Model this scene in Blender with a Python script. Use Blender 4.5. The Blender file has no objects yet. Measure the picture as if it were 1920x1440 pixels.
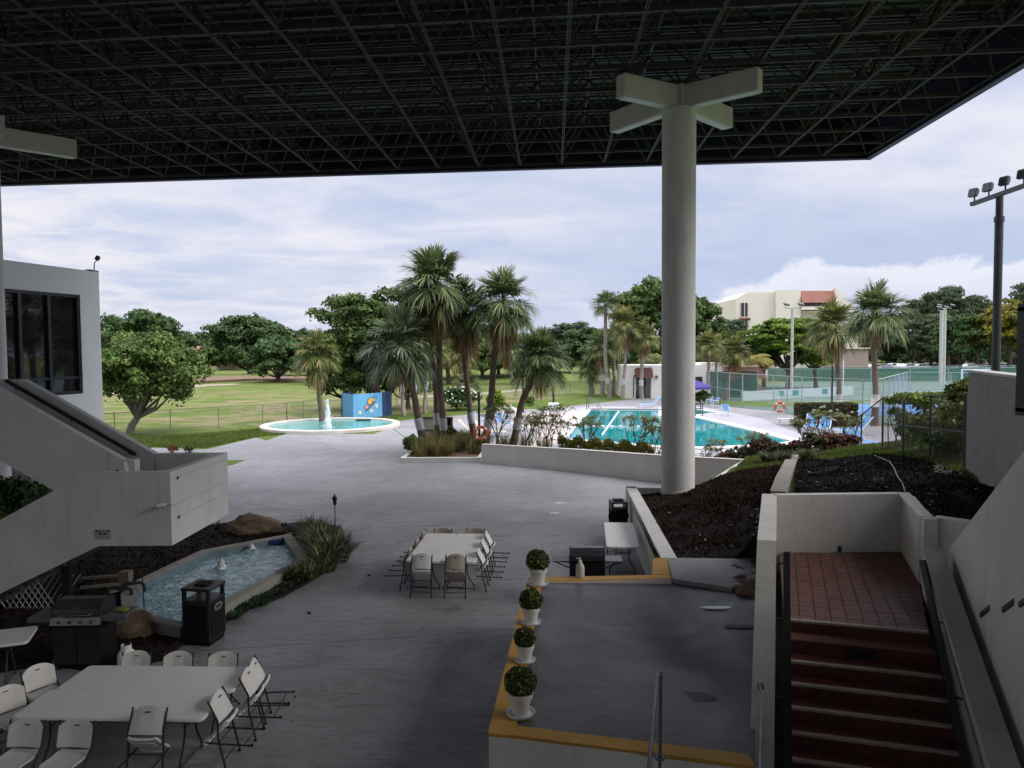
import bpy, bmesh, math, random
import numpy as np
from mathutils import Vector, Matrix, Euler
S = bpy.context.scene
COL = S.collection
R = math.radians
rnd = random.Random(7)

# ------------------------------------------------------------------ camera
CAMZ = 5.3
F_PX = 1400.0
PITCH = math.atan(65 / 1400.0)
ROLL = R(0.4)
cam_d = bpy.data.cameras.new("camera")
cam = bpy.data.objects.new("camera", cam_d)
COL.objects.link(cam)
cam_d.sensor_width = 36
cam_d.lens = 36 * F_PX / 1920
cam_d.clip_start = 0.05
cam_d.clip_end = 3000
_F = Vector((0, math.cos(PITCH), -math.sin(PITCH)))
_R0 = Vector((1, 0, 0))
_U0 = Vector((0, math.sin(PITCH), math.cos(PITCH)))
_Rt = _R0 * math.cos(ROLL) - _U0 * math.sin(ROLL)
_Up = _U0 * math.cos(ROLL) + _R0 * math.sin(ROLL)
CP = Vector((0, 0, CAMZ))
m = Matrix(((_Rt.x, _Up.x, -_F.x, 0), (_Rt.y, _Up.y, -_F.y, 0), (_Rt.z, _Up.z, -_F.z, CAMZ), (0, 0, 0, 1)))
cam.matrix_world = m
S.camera = cam

# ------------------------------------------------------------------ exposure, world, sun
S.view_settings.view_transform = 'Standard'
S.view_settings.look = 'None'
S.view_settings.exposure = 0.75
S.view_settings.gamma = 1.0
S.view_settings.use_curve_mapping = False
S.cycles.max_bounces = 7
S.cycles.diffuse_bounces = 4
S.cycles.glossy_bounces = 3
S.cycles.transparent_max_bounces = 8
S.cycles.use_denoising = True

SUN_EL, SUN_AZ = R(34), R(104)      # azimuth measured from +Y towards +X
sd = bpy.data.lights.new("sun", 'SUN')
sd.energy = 1.2
sd.angle = R(34)
sd.color = (1.0, 0.95, 0.88)
so = bpy.data.objects.new("sun", sd)
COL.objects.link(so)
_dir = Vector((math.sin(SUN_AZ) * math.cos(SUN_EL), math.cos(SUN_AZ) * math.cos(SUN_EL), math.sin(SUN_EL)))
so.rotation_euler = (-_dir).to_track_quat('-Z', 'Y').to_euler()

W = bpy.data.worlds.new("World")
S.world = W
W.use_nodes = True
wt = W.node_tree
wt.nodes.clear()


class NT:
    """tiny helper for node trees"""
    def __init__(s, t): s.t = t
    def n(s, typ, **kw):
        nd = s.t.nodes.new(typ)
        for k, v in kw.items(): setattr(nd, k, v)
        return nd
    def l(s, a, b): s.t.links.new(a, b)
    def put(s, sock, v):
        if hasattr(v, 'is_output') or isinstance(v, bpy.types.NodeSocket): s.l(v, sock)
        else: sock.default_value = v
    def math(s, op, a, b=0.0, c=0.0, clamp=False):
        nd = s.n('ShaderNodeMath', operation=op); nd.use_clamp = clamp
        s.put(nd.inputs[0], a); s.put(nd.inputs[1], b); s.put(nd.inputs[2], c)
        return nd.outputs[0]
    def mix(s, f, a, b, mode='MIX'):
        nd = s.n('ShaderNodeMix', data_type='RGBA', blend_type=mode)
        s.put(nd.inputs[0], f)
        for k, v in ((6, a), (7, b)):
            if isinstance(v, tuple): nd.inputs[k].default_value = (*v[:3], 1)
            else: s.l(v, nd.inputs[k])
        return nd.outputs[2]
    def ramp(s, v, a, b, o0=0.0, o1=1.0, smooth=True):
        nd = s.n('ShaderNodeMapRange')
        if smooth: nd.interpolation_type = 'SMOOTHSTEP'
        s.put(nd.inputs[0], v); nd.inputs[1].default_value = a; nd.inputs[2].default_value = b
        s.put(nd.inputs[3], o0); s.put(nd.inputs[4], o1)
        return nd.outputs[0]
    def noise(s, vec, scale, detail=3, rough=0.5, dist=0.0):
        nd = s.n('ShaderNodeTexNoise')
        if vec is not None: s.l(vec, nd.inputs['Vector'])
        nd.inputs['Scale'].default_value = scale; nd.inputs['Detail'].default_value = detail
        nd.inputs['Roughness'].default_value = rough; nd.inputs['Distortion'].default_value = dist
        return nd.outputs['Fac']
    def comb(s, x, y, z):
        nd = s.n('ShaderNodeCombineXYZ')
        for i, v in enumerate((x, y, z)): s.put(nd.inputs[i], v)
        return nd.outputs[0]


w = NT(wt)
sky = w.n('ShaderNodeTexSky', sky_type='NISHITA')
sky.sun_disc = False
sky.sun_elevation = SUN_EL
sky.sun_rotation = SUN_AZ
sky.air_density = 1.0; sky.dust_density = 2.5; sky.ozone_density = 1.0
tc = w.n('ShaderNodeTexCoord')
sep = w.n('ShaderNodeSeparateXYZ')
w.l(tc.outputs['Generated'], sep.inputs[0])
dx, dy, dz = sep.outputs
zp = w.math('MAXIMUM', dz, 0.0)
den = w.math('ADD', zp, 0.10)
u = w.math('DIVIDE', dx, den); v = w.math('DIVIDE', dy, den)
pl = w.comb(u, v, 0.0)
pl2 = w.comb(w.math('MULTIPLY', u, 0.62), v, 3.7)
n1 = w.noise(pl2, 0.8, 6, 0.55, 0.9)      # big sheets
n2 = w.noise(pl, 2.0, 7, 0.58, 0.7)      # texture
n3 = w.noise(pl2, 0.42, 3, 0.5, 0.2)      # very large light/dark areas
cov = w.ramp(w.math('ADD', w.math('MULTIPLY', n1, 0.62), w.math('MULTIPLY', n2, 0.42)), 0.33, 0.72)
K = 10.0   # background strength is 0.1
def cc(r, g, b): return (r * K * .63, g * K * .63, b * K * .63)
gapcol = w.mix(0.12, cc(0.53, 0.60, 0.80), sky.outputs[0])
shade = w.ramp(n3, 0.3, 0.7)
cloudc = w.mix(shade, cc(0.66, 0.69, 0.82), cc(0.87, 0.85, 0.91))
skyc = w.mix(cov, gapcol, cloudc)
# brighter towards the veiled sun on the left
az = w.math('ARCTAN2', dx, dy)            # 0 = +Y, positive to the right
el = w.math('ARCSINE', dz)
warm = w.math('MULTIPLY', w.ramp(az, -0.30, -0.75), w.ramp(el, 0.36, 0.10))
warmn = w.math('MULTIPLY', warm, w.ramp(n2, 0.30, 0.62))
skyc = w.mix(w.math('MULTIPLY', warmn, 0.8), skyc, cc(1.02, 0.95, 0.92))
# grey-blue gap low on the right, behind the cumulus bank
lowr = w.math('MULTIPLY', w.ramp(az, -0.25, 0.25), w.ramp(el, 0.22, 0.10))
skyc = w.mix(w.math('MULTIPLY', lowr, 0.70), skyc, cc(0.47, 0.56, 0.77))
# cumulus bank
sph = w.comb(w.math('MULTIPLY', az, 1.0), w.math('MULTIPLY', el, 1.3), 1.3)
b1 = w.noise(sph, 7.0, 8, 0.62, 0.3)
b2 = w.noise(sph, 3.2, 2, 0.5, 0.0)
h = w.math('ADD', w.ramp(az, 0.05, 0.60, 0.068, 0.105), w.math('MULTIPLY', w.math('SUBTRACT', b1, 0.5), 0.15))
h = w.math('ADD', h, w.math('MULTIPLY', w.math('SUBTRACT', b2, 0.5), 0.10))
bank = w.ramp(w.math('SUBTRACT', h, el), -0.004, 0.011)
bank = w.math('MULTIPLY', bank, w.ramp(az, 0.02, 0.20))
depth = w.ramp(w.math('SUBTRACT', h, el), 0.0, 0.075)
bankc = w.mix(depth, cc(0.88, 0.88, 0.96), cc(0.55, 0.60, 0.76))
bankc = w.mix(w.math('MULTIPLY', w.ramp(b1, 0.35, 0.65), 0.35), bankc, cc(0.86, 0.86, 0.94))
skyc = w.mix(w.math('MULTIPLY', bank, 0.8), skyc, bankc)
# haze at the horizon
skyc = w.mix(w.ramp(el, 0.06, -0.005, 0.0, 0.55), skyc, cc(0.66, 0.71, 0.85))
# overcast sky gets brighter towards the zenith
skyc = w.mix(w.ramp(el, 0.36, 0.7, 0.0, 0.7), skyc, cc(0.78, 0.76, 0.77))
zen = w.ramp(el, 0.34, 1.1, 1.0, 4.3)
mul = w.n('ShaderNodeVectorMath', operation='SCALE')
w.l(skyc, mul.inputs[0]); w.l(zen, mul.inputs[3])
bg = w.n('ShaderNodeBackground')
w.l(mul.outputs[0], bg.inputs[0]); bg.inputs[1].default_value = 0.1
wo = w.n('ShaderNodeOutputWorld')
w.l(bg.outputs[0], wo.inputs[0])


# ------------------------------------------------------------------ photo pixel -> point of the world
def ray(px, py):
    return _F + _Rt * ((px - 960) / F_PX) + _Up * ((720 - py) / F_PX)
def G(px, py, z=0.0):
    r = ray(px, py); t = (z - CAMZ) / r.z
    return Vector((r.x * t, r.y * t, z))
def D(px, py, Y):
    r = ray(px, py); t = Y / r.y
    return CP + r * t


# ------------------------------------------------------------------ objects
def sstep(a, b, x):
    t = max(0.0, min(1.0, (x - a) / (b - a))); return t * t * (3 - 2 * t)

def tag(o, label=None, cat=None, group=None, kind=None):
    if label: o['label'] = label
    if cat: o['category'] = cat
    if group: o['group'] = group
    if kind: o['kind'] = kind
    return o

def thing(name, label, cat, loc=(0, 0, 0), rz=0.0, group=None, rot=None):
    o = bpy.data.objects.new(name, None); COL.objects.link(o)
    o.empty_display_size = 0.2
    o.location = loc; o.rotation_euler = rot if rot else (0, 0, rz)
    return tag(o, label, cat, group)

def dup(root, loc=None, rz=None, label=None, scale=None, rot=None, parent=None, group=None):
    r = root.copy(); COL.objects.link(r)
    if loc is not None: r.location = loc
    if rz is not None: r.rotation_euler = (0, 0, rz)
    if rot is not None: r.rotation_euler = rot
    if scale is not None: r.scale = (scale,) * 3 if not hasattr(scale, '__len__') else scale
    if label: r['label'] = label
    if group: r['group'] = group
    for ch in root.children:
        c = ch.copy(); COL.objects.link(c); c.parent = r
        for g in ch.children:
            d = g.copy(); COL.objects.link(d); d.parent = c
    return r

def link(name, me, mat=None, parent=None, loc=(0, 0, 0), rot=None, scale=None):
    o = bpy.data.objects.new(name, me); COL.objects.link(o)
    if mat is not None and not me.materials: me.materials.append(mat)
    o.parent = parent; o.location = loc
    if rot: o.rotation_euler = rot
    if scale is not None: o.scale = (scale,) * 3 if not hasattr(scale, '__len__') else scale
    return o

def frame_of(d):
    d = Vector(d).normalized()
    a = Vector((0, 0, 1)) if abs(d.z) < 0.9 else Vector((1, 0, 0))
    u = d.cross(a).normalized(); v = d.cross(u).normalized()
    return u, v

class MB:
    def __init__(s): s.v = []; s.f = []; s.mi = []
    def add(s, vs, fs, mi=0):
        k = len(s.v); s.v += [tuple(x) for x in vs]; s.f += [[i + k for i in f] for f in fs]; s.mi += [mi] * len(fs)
        return s
    def hexa(s, p, mi=0):   # 8 points: bottom 4 ccw, top 4 ccw
        return s.add(p, [(3, 2, 1, 0), (4, 5, 6, 7), (0, 1, 5, 4), (1, 2, 6, 5), (2, 3, 7, 6), (3, 0, 4, 7)], mi)
    def box(s, c, d, rz=0.0, rot=None, mi=0, bev=0.0):
        hx, hy, hz = d[0] / 2, d[1] / 2, d[2] / 2
        M = (Euler(rot).to_matrix() if rot else Matrix.Rotation(rz, 3, 'Z')); c = Vector(c)
        if bev > 0:
            b = min(bev, hx * .9, hy * .9, hz * .9); vs = []
            for z, k in ((-hz, b), (-hz + b, 0), (hz - b, 0), (hz, b)):
                for x, y in ((-hx + k, -hy + b), (-hx + b, -hy + k), (hx - b, -hy + k), (hx - k, -hy + b), (hx - k, hy - b), (hx - b, hy - k), (-hx + b, hy - k), (-hx + k, hy - b)):
                    vs.append(c + M @ Vector((x, y, z)))
            fs = [list(range(7, -1, -1)), list(range(24, 32))]
            for r_ in range(3):
                for i in range(8):
                    j = (i + 1) % 8; fs.append((r_ * 8 + i, r_ * 8 + j, r_ * 8 + 8 + j, r_ * 8 + 8 + i))
            return s.add(vs, fs, mi)
        vs = [c + M @ Vector(q) for q in ((-hx, -hy, -hz), (hx, -hy, -hz), (hx, hy, -hz), (-hx, hy, -hz), (-hx, -hy, hz), (hx, -hy, hz), (hx, hy, hz), (-hx, hy, hz))]
        return s.hexa(vs, mi)
    def bar(s, a, b, w, t=None, mi=0):      # square bar between two points
        a = Vector(a); b = Vector(b); u, v = frame_of(b - a); t = w if t is None else t
        u = u * w / 2; v = v * t / 2
        return s.hexa([a - u - v, a + u - v, a + u + v, a - u + v, b - u - v, b + u - v, b + u + v, b - u + v], mi)
    def tube(s, pts, r, n=8, cap=True, mi=0):
        pts = [Vector(p) for p in pts]; k = len(pts)
        rs = r if hasattr(r, '__len__') else [r] * k
        vs = []; prev = None
        for i, p in enumerate(pts):
            d = (pts[min(i + 1, k - 1)] - pts[max(i - 1, 0)])
            if d.length < 1e-9: d = Vector((0, 0, 1))
            d.normalize()
            if prev is None: u, v = frame_of(d)
            else:
                u = prev - d * prev.dot(d)
                if u.length < 1e-6: u, v = frame_of(d)
                else: u.normalize(); v = d.cross(u)
            prev = u
            for j in range(n):
                a = 2 * math.pi * j / n
                vs.append(p + u * math.cos(a) * rs[i] + v * math.sin(a) * rs[i])
        fs = []
        for i in range(k - 1):
            for j in range(n):
                j2 = (j + 1) % n; fs.append((i * n + j, i * n + j2, (i + 1) * n + j2, (i + 1) * n + j))
        if cap: fs.append(list(range(n - 1, -1, -1))); fs.append([(k - 1) * n + j for j in range(n)])
        return s.add(vs, fs, mi)
    def lathe(s, prof, c=(0, 0, 0), n=20, mi=0):
        c = Vector(c); vs = []; k = len(prof)
        for r_, z in prof:
            for j in range(n):
                a = 2 * math.pi * j / n; vs.append(c + Vector((r_ * math.cos(a), r_ * math.sin(a), z)))
        fs = []
        for i in range(k - 1):
            for j in range(n):
                j2 = (j + 1) % n; fs.append((i * n + j, i * n + j2, (i + 1) * n + j2, (i + 1) * n + j))
        fs.append(list(range(n - 1, -1, -1))); fs.append([(k - 1) * n + j for j in range(n)])
        return s.add(vs, fs, mi)
    def prism(s, poly, z0, z1, mi=0):       # z0/z1 number or list per vertex
        n = len(poly); a0 = z0 if hasattr(z0, '__len__') else [z0] * n; a1 = z1 if hasattr(z1, '__len__') else [z1] * n
        ar = sum(poly[i][0] * poly[(i + 1) % n][1] - poly[(i + 1) % n][0] * poly[i][1] for i in range(n))
        if ar < 0: poly = list(poly)[::-1]; a0 = list(a0)[::-1]; a1 = list(a1)[::-1]
        vs = [(p[0], p[1], a0[i]) for i, p in enumerate(poly)] + [(p[0], p[1], a1[i]) for i, p in enumerate(poly)]
        fs = [list(range(n - 1, -1, -1)), list(range(n, 2 * n))] + [(i, (i + 1) % n, n + (i + 1) % n, n + i) for i in range(n)]
        return s.add(vs, fs, mi)
    def vprism(s, pts, off, mi=0):          # any planar polygon of 3D points, extruded by vector off
        n = len(pts); off = Vector(off); vs = [Vector(p) for p in pts] + [Vector(p) + off for p in pts]
        return s.add(vs, [list(range(n - 1, -1, -1)), list(range(n, 2 * n))] + [(i, (i + 1) % n, n + (i + 1) % n, n + i) for i in range(n)], mi)
    def wall(s, a, b, t, z0a, z1a, z0b=None, z1b=None, mi=0):   # upright wall a->b, thickness to the LEFT of travel
        a = Vector((a[0], a[1])); b = Vector((b[0], b[1])); d = (b - a).normalized(); n_ = Vector((-d.y, d.x)) * t
        z0b = z0a if z0b is None else z0b; z1b = z1a if z1b is None else z1b
        P = [(a.x, a.y), (b.x, b.y), (b.x + n_.x, b.y + n_.y), (a.x + n_.x, a.y + n_.y)]
        return s.prism(P, [z0a, z0b, z0b, z0a], [z1a, z1b, z1b, z1a], mi)
    def build(s, name, mat, parent=None, smooth=False, origin=None, world=False, loc=None, rot=None):
        o0 = Vector(origin) if origin is not None else (Vector(parent.location) if (world and parent is not None) else None)
        vs = s.v if o0 is None else [(x - o0.x, y - o0.y, z - o0.z) for x, y, z in s.v]
        me = bpy.data.meshes.new(name); me.from_pydata(vs, [], s.f)
        mats = mat if isinstance(mat, (list, tuple)) else [mat]
        for q in mats: me.materials.append(q)
        if len(mats) > 1: me.polygons.foreach_set('material_index', s.mi)
        bm = bmesh.new(); bm.from_mesh(me); bmesh.ops.recalc_face_normals(bm, faces=bm.faces); bm.to_mesh(me); bm.free()
        if smooth:
            me.polygons.foreach_set('use_smooth', [True] * len(me.polygons))
            try: me.set_sharp_from_angle(angle=R(40))
            except Exception: pass
        me.update()
        o = bpy.data.objects.new(name, me); COL.objects.link(o)
        o.parent = parent
        if origin is not None and parent is None: o.location = o0
        if loc is not None: o.location = loc
        if rot is not None: o.rotation_euler = rot
        return o

def npmesh(name, V, Fq, mats, smooth=False, mi=None):
    me = bpy.data.meshes.new(name); V = np.asarray(V, dtype=np.float32); Fq = np.asarray(Fq, dtype=np.int32)
    k = Fq.shape[1]
    me.vertices.add(len(V)); me.vertices.foreach_set('co', V.ravel())
    me.loops.add(Fq.size); me.loops.foreach_set('vertex_index', Fq.ravel())
    me.polygons.add(len(Fq)); me.polygons.foreach_set('loop_start', np.arange(0, Fq.size, k, dtype=np.int32))
    if smooth: me.polygons.foreach_set('use_smooth', np.ones(len(Fq), dtype=bool))
    for q in (mats if isinstance(mats, (list, tuple)) else [mats]): me.materials.append(q)
    if mi is not None: me.polygons.foreach_set('material_index', np.asarray(mi, dtype=np.int32))
    me.update(calc_edges=True); me.validate()
    return me

def quads(C, U_, V_):    # centres, half-vectors
    C = np.asarray(C); n = len(C)
    P = np.stack([C - U_, C - V_ , C + U_, C + V_], 1).reshape(-1, 3)     # rhombus
    return P, np.arange(4 * n).reshape(n, 4)


# ------------------------------------------------------------------ materials
def base(name, rough=0.7, spec=0.3, metal=0.0):
    mt = bpy.data.materials.new(name); mt.use_nodes = True
    t = NT(mt.node_tree); b = mt.node_tree.nodes['Principled BSDF']
    b.inputs['Roughness'].default_value = rough; b.inputs['Metallic'].default_value = metal
    b.inputs['Specular IOR Level'].default_value = spec
    return mt, t, b
def coords(t, mode='Object'):
    if mode == 'World': return t.n('ShaderNodeNewGeometry').outputs['Position']
    return t.n('ShaderNodeTexCoord').outputs[mode]
def bump(t, b, hgt, strength, dist=0.01):
    nd = t.n('ShaderNodeBump'); nd.inputs['Strength'].default_value = strength; nd.inputs['Distance'].default_value = dist
    t.l(hgt, nd.inputs['Height']); t.l(nd.outputs[0], b.inputs['Normal']); return nd
def M(name, c, c2=None, rough=0.7, spec=0.3, metal=0.0, scale=3.0, bs=0.0, bscale=60.0, mode='World', fine=0.0, bdist=0.006, isl=0.0):
    """base colour c drifting to c2 by noise; optional fine speckle; bump relief"""
    mt, t, b = base(name, rough, spec, metal)
    co = coords(t, mode)
    if c2 is None: c2 = tuple(x * 0.86 for x in c)
    col = t.mix(t.ramp(t.noise(co, scale, 5, 0.62), 0.3, 0.72), c, c2)
    if fine > 0:
        f = t.noise(co, scale * 22, 3, 0.6)
        col = t.mix(t.math('MULTIPLY', t.ramp(f, 0.35, 0.7), fine), col, tuple(x * 0.45 for x in c))
    if isl > 0:
        rp = t.n('ShaderNodeNewGeometry').outputs['Random Per Island']
        hs = t.n('ShaderNodeHueSaturation'); t.l(col, hs.inputs['Color'])
        t.l(t.ramp(rp, 0, 1, 1 - isl, 1 + isl, False), hs.inputs['Value']); col = hs.outputs[0]
    t.l(col, b.inputs['Base Color'])
    if bs > 0: bump(t, b, t.noise(co, bscale, 4, 0.6), bs, bdist)
    return mt
def leafmat(name, c, c2, c3=None, trans=0.25, rough=0.55, scale=0.7, isl=0.35):
    mt, t, b = base(name, rough, 0.25)
    geo = t.n('ShaderNodeNewGeometry'); rp = geo.outputs['Random Per Island']
    col = t.mix(t.ramp(t.noise(geo.outputs['Position'], scale, 3, 0.6), 0.35, 0.68), c, c2)
    if c3: col = t.mix(t.ramp(rp, 0.82, 0.95), col, c3)
    hs = t.n('ShaderNodeHueSaturation'); t.l(col, hs.inputs['Color'])
    t.l(t.ramp(rp, 0, 1, 1 - isl, 1 + isl, False), hs.inputs['Value'])
    t.l(hs.outputs[0], b.inputs['Base Color'])
    tr = t.n('ShaderNodeBsdfTranslucent'); t.l(hs.outputs[0], tr.inputs[0])
    mx = t.n('ShaderNodeMixShader'); mx.inputs[0].default_value = trans
    out = mt.node_tree.nodes['Material Output']
    t.l(b.outputs[0], mx.inputs[1]); t.l(tr.outputs[0], mx.inputs[2]); t.l(mx.outputs[0], out.inputs[0])
    return mt

def stucco(name, c, c2, bs=0.8, sc=45.0, dirt=0.0, rough=0.85):
    mt, t, b = base(name, rough, 0.2); co = coords(t, 'World')
    col = t.mix(t.ramp(t.noise(co, 0.9, 5, 0.65), 0.3, 0.75), c, c2)
    if dirt > 0:
        sp = t.n('ShaderNodeSeparateXYZ'); t.l(co, sp.inputs[0])
        st = t.comb(t.math('MULTIPLY', sp.outputs[0], 5.0), t.math('MULTIPLY', sp.outputs[1], 5.0), t.math('MULTIPLY', sp.outputs[2], 0.35))
        col = t.mix(t.math('MULTIPLY', t.ramp(t.noise(st, 1.0, 4, 0.7), 0.52, 0.8), dirt), col, tuple(x * 0.45 for x in c))
    t.l(col, b.inputs['Base Color'])
    hg = t.math('ADD', t.noise(co, sc, 4, 0.65, 0.4), t.math('MULTIPLY', t.noise(co, sc * 0.3, 2, 0.5), 0.6))
    bump(t, b, hg, bs, 0.012)
    return mt

# concrete paving: streaks, stains, wet dull patches
def concrete(name, c, c2, stain, rough=0.42, streak=1.0):
    mt, t, b = base(name, rough, 0.35); co = coords(t, 'World')
    sp = t.n('ShaderNodeSeparateXYZ'); t.l(co, sp.inputs[0])
    big = t.noise(co, 0.16, 6, 0.62, 0.6)
    col = t.mix(t.ramp(big, 0.36, 0.64), c, c2)
    strv = t.comb(t.math('MULTIPLY', sp.outputs[0], 0.22), t.math('MULTIPLY', sp.outputs[1], 0.95), 0.0)
    s1 = t.noise(strv, 1.6, 7, 0.7, 1.1)
    col = t.mix(t.math('MULTIPLY', t.ramp(s1, 0.54, 0.74), 0.55 * streak), col, stain)
    s2 = t.noise(co, 2.3, 6, 0.72, 0.8)
    col = t.mix(t.math('MULTIPLY', t.ramp(s2, 0.56, 0.8), 0.35), col, tuple(min(1, x * 1.35) for x in c))
    s3 = t.noise(co, 38, 3, 0.6)
    col = t.mix(t.math('MULTIPLY', t.ramp(s3, 0.5, 0.75), 0.18), col, stain)
    br = t.comb(t.math('MULTIPLY', sp.outputs[0], 1.1), t.math('MULTIPLY', sp.outputs[1], 4.2), 0.0)
    s4 = t.noise(br, 1.7, 8, 0.78, 1.6)
    col = t.mix(t.math('MULTIPLY', t.ramp(s4, 0.50, 0.60), 0.42 * streak), col, stain)
    col = t.mix(t.math('MULTIPLY', t.ramp(s4, 0.47, 0.38), 0.20 * streak), col, tuple(min(1, x * 1.5) for x in c))
    s5 = t.noise(co, 0.45, 6, 0.7, 1.4)
    col = t.mix(t.math('MULTIPLY', t.ramp(s5, 0.60, 0.66), 0.40 * streak), col, tuple(x * 0.62 for x in c))
    rust = t.noise(co, 0.30, 4, 0.6, 0.8)
    col = t.mix(t.math('MULTIPLY', t.ramp(rust, 0.62, 0.72), 0.22 * streak), col, (0.17, 0.12, 0.09))
    vo = t.n('ShaderNodeTexVoronoi', feature='DISTANCE_TO_EDGE'); vo.inputs['Scale'].default_value = 0.23
    wv = t.n('ShaderNodeVectorMath', operation='ADD'); nz = t.n('ShaderNodeTexNoise'); nz.inputs['Scale'].default_value = 1.3; nz.inputs['Detail'].default_value = 6
    t.l(co, nz.inputs['Vector']); sc_ = t.n('ShaderNodeVectorMath', operation='SCALE'); t.l(nz.outputs['Color'], sc_.inputs[0]); sc_.inputs[3].default_value = 1.1
    t.l(co, wv.inputs[0]); t.l(sc_.outputs[0], wv.inputs[1]); t.l(wv.outputs[0], vo.inputs['Vector'])
    crack = t.math('MULTIPLY', t.ramp(vo.outputs['Distance'], 0.0035, 0.0008), t.ramp(t.noise(co, 0.5, 3), 0.45, 0.6))
    col = t.mix(t.math('MULTIPLY', crack, 0.65), col, tuple(x * 0.3 for x in c))
    t.l(col, b.inputs['Base Color'])
    t.l(t.ramp(t.noise(co, 0.7, 5, 0.65, 0.5), 0.3, 0.7, rough * 0.85, rough * 1.25), b.inputs['Roughness'])
    bump(t, b, t.noise(co, 30, 5, 0.6), 0.25, 0.004)
    return mt

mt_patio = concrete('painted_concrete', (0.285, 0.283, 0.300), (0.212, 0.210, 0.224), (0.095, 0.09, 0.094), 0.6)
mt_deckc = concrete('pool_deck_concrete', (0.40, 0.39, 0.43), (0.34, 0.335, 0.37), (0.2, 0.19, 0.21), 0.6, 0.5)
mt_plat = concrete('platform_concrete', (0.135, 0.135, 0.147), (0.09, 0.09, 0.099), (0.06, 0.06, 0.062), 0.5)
mt_joint = M('joint_dark', (0.05, 0.05, 0.055), rough=0.9)
mt_coping = M('coping_white', (0.72, 0.69, 0.65), (0.6, 0.56, 0.52), rough=0.7, scale=1.2, fine=0.2)
mt_sanddeck = M('pinkish_deck', (0.52, 0.44, 0.41), (0.45, 0.39, 0.37), rough=0.75, scale=0.8, fine=0.25)
mt_stucco = stucco('stucco_white', (0.76, 0.75, 0.72), (0.66, 0.65, 0.62), .9, 42, .42)
mt_stucco_d = stucco('stucco_worn', (0.5, 0.5, 0.48), (0.38, 0.38, 0.36), 1.0, 28, 0.5)
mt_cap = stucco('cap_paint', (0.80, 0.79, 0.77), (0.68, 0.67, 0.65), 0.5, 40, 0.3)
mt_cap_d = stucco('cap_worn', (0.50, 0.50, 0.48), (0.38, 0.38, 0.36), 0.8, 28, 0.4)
mt_wall = stucco('low_wall_paint', (0.76, 0.72, 0.67), (0.67, 0.63, 0.59), 0.4, 35, 0.18)
mt_col = stucco('column_stucco', (0.70, 0.69, 0.66), (0.62, 0.61, 0.585), 1.0, 40, .40)
mt_yel = M('yellow_paint', (0.60, 0.33, 0.055), (0.44, 0.24, 0.05), rough=0.6, scale=1.6, fine=0.35, bs=0.4, bscale=40)
mt_black = M('black_metal', (0.012, 0.012, 0.015), (0.02, 0.02, 0.024), rough=0.42, spec=0.5)
mt_blackm = M('black_matte', (0.010, 0.010, 0.011), rough=0.85, spec=0.2)
mt_steel = M('galvanised', (0.20, 0.21, 0.21), (0.13, 0.14, 0.14), rough=0.45, metal=0.7, scale=8)
mt_fgreen = M('fence_green', (0.10, 0.16, 0.15), (0.07, 0.11, 0.10), rough=0.6)
mt_fpale = M('fence_pale', (0.34, 0.40, 0.40), (0.25, 0.3, 0.3), rough=0.6)
mt_frame = M('frame_paint', (0.072, 0.074, 0.074), (0.046, 0.048, 0.049), rough=0.6, scale=2.5, isl=0.15)
mt_roofdeck = M('deck_sheet', (0.135, 0.180, 0.195), (0.085, 0.118, 0.132), rough=0.55, scale=0.5)
mt_seam = M('deck_seam', (0.16, 0.18, 0.18), rough=0.6)
mt_fascia = M('fascia_navy', (0.018, 0.022, 0.045), rough=0.7)
mt_lip = M('fascia_lip', (0.075, 0.065, 0.16), rough=0.5)
mt_grass = None
# ------------------------------------------------------------------ ground
def grassmat(name, c, c2, dry, dryamt, fine=1.0):
    mt, t, b = base(name, 0.9, 0.1); co = coords(t, 'World')
    sp = t.n('ShaderNodeSeparateXYZ'); t.l(co, sp.inputs[0])
    col = t.mix(t.ramp(t.noise(co, 0.22, 5, 0.6), 0.35, 0.65), c, c2)
    a = t.noise(t.comb(t.math('MULTIPLY', sp.outputs[0], 0.16), t.math('MULTIPLY', sp.outputs[1], 0.20), 0.0), 1.0, 9, 0.80, 1.2)
    near = t.ramp(sp.outputs[1], 75, 120, 1.0, 0.35)
    col = t.mix(t.math('MULTIPLY', t.math('MULTIPLY', t.ramp(a, 0.45, 0.56), near), dryamt), col, dry)
    f1 = t.noise(co, 1.1, 8, 0.75)
    col = t.mix(t.math('MULTIPLY', t.ramp(f1, 0.45, 0.7), 0.5 * fine), col, tuple(x * 0.45 for x in c))
    f2 = t.noise(co, 9.0, 4, 0.7)
    col = t.mix(t.math('MULTIPLY', t.ramp(f2, 0.48, 0.7), 0.4 * fine), col, tuple(min(1, x * 1.5) for x in c))
    t.l(col, b.inputs['Base Color'])
    bump(t, b, t.math('ADD', f1, f2), 0.6, 0.08)
    return mt
mt_grass = grassmat('meadow_grass', (0.125, 0.178, 0.034), (0.080, 0.125, 0.026), (0.25, 0.195, 0.12), 1.0)
mt_lawn = grassmat('lawn_grass', (0.095, 0.145, 0.028), (0.065, 0.108, 0.022), (0.2, 0.2, 0.06), 0.3)
mt_dirt = M('dirt', (0.23, 0.15, 0.11), (0.15, 0.10, 0.075), rough=0.95, scale=0.25, fine=0.3)
mt_sand = M('sandy_path', (0.34, 0.30, 0.25), (0.24, 0.22, 0.15), rough=0.95, scale=0.3)
mt_asphalt = M('asphalt', (0.10, 0.10, 0.11), (0.075, 0.075, 0.08), rough=0.9, scale=0.3)
mt_courtg = M('court_green', (0.10, 0.16, 0.135), (0.085, 0.13, 0.115), rough=0.8, scale=0.4)
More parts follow.
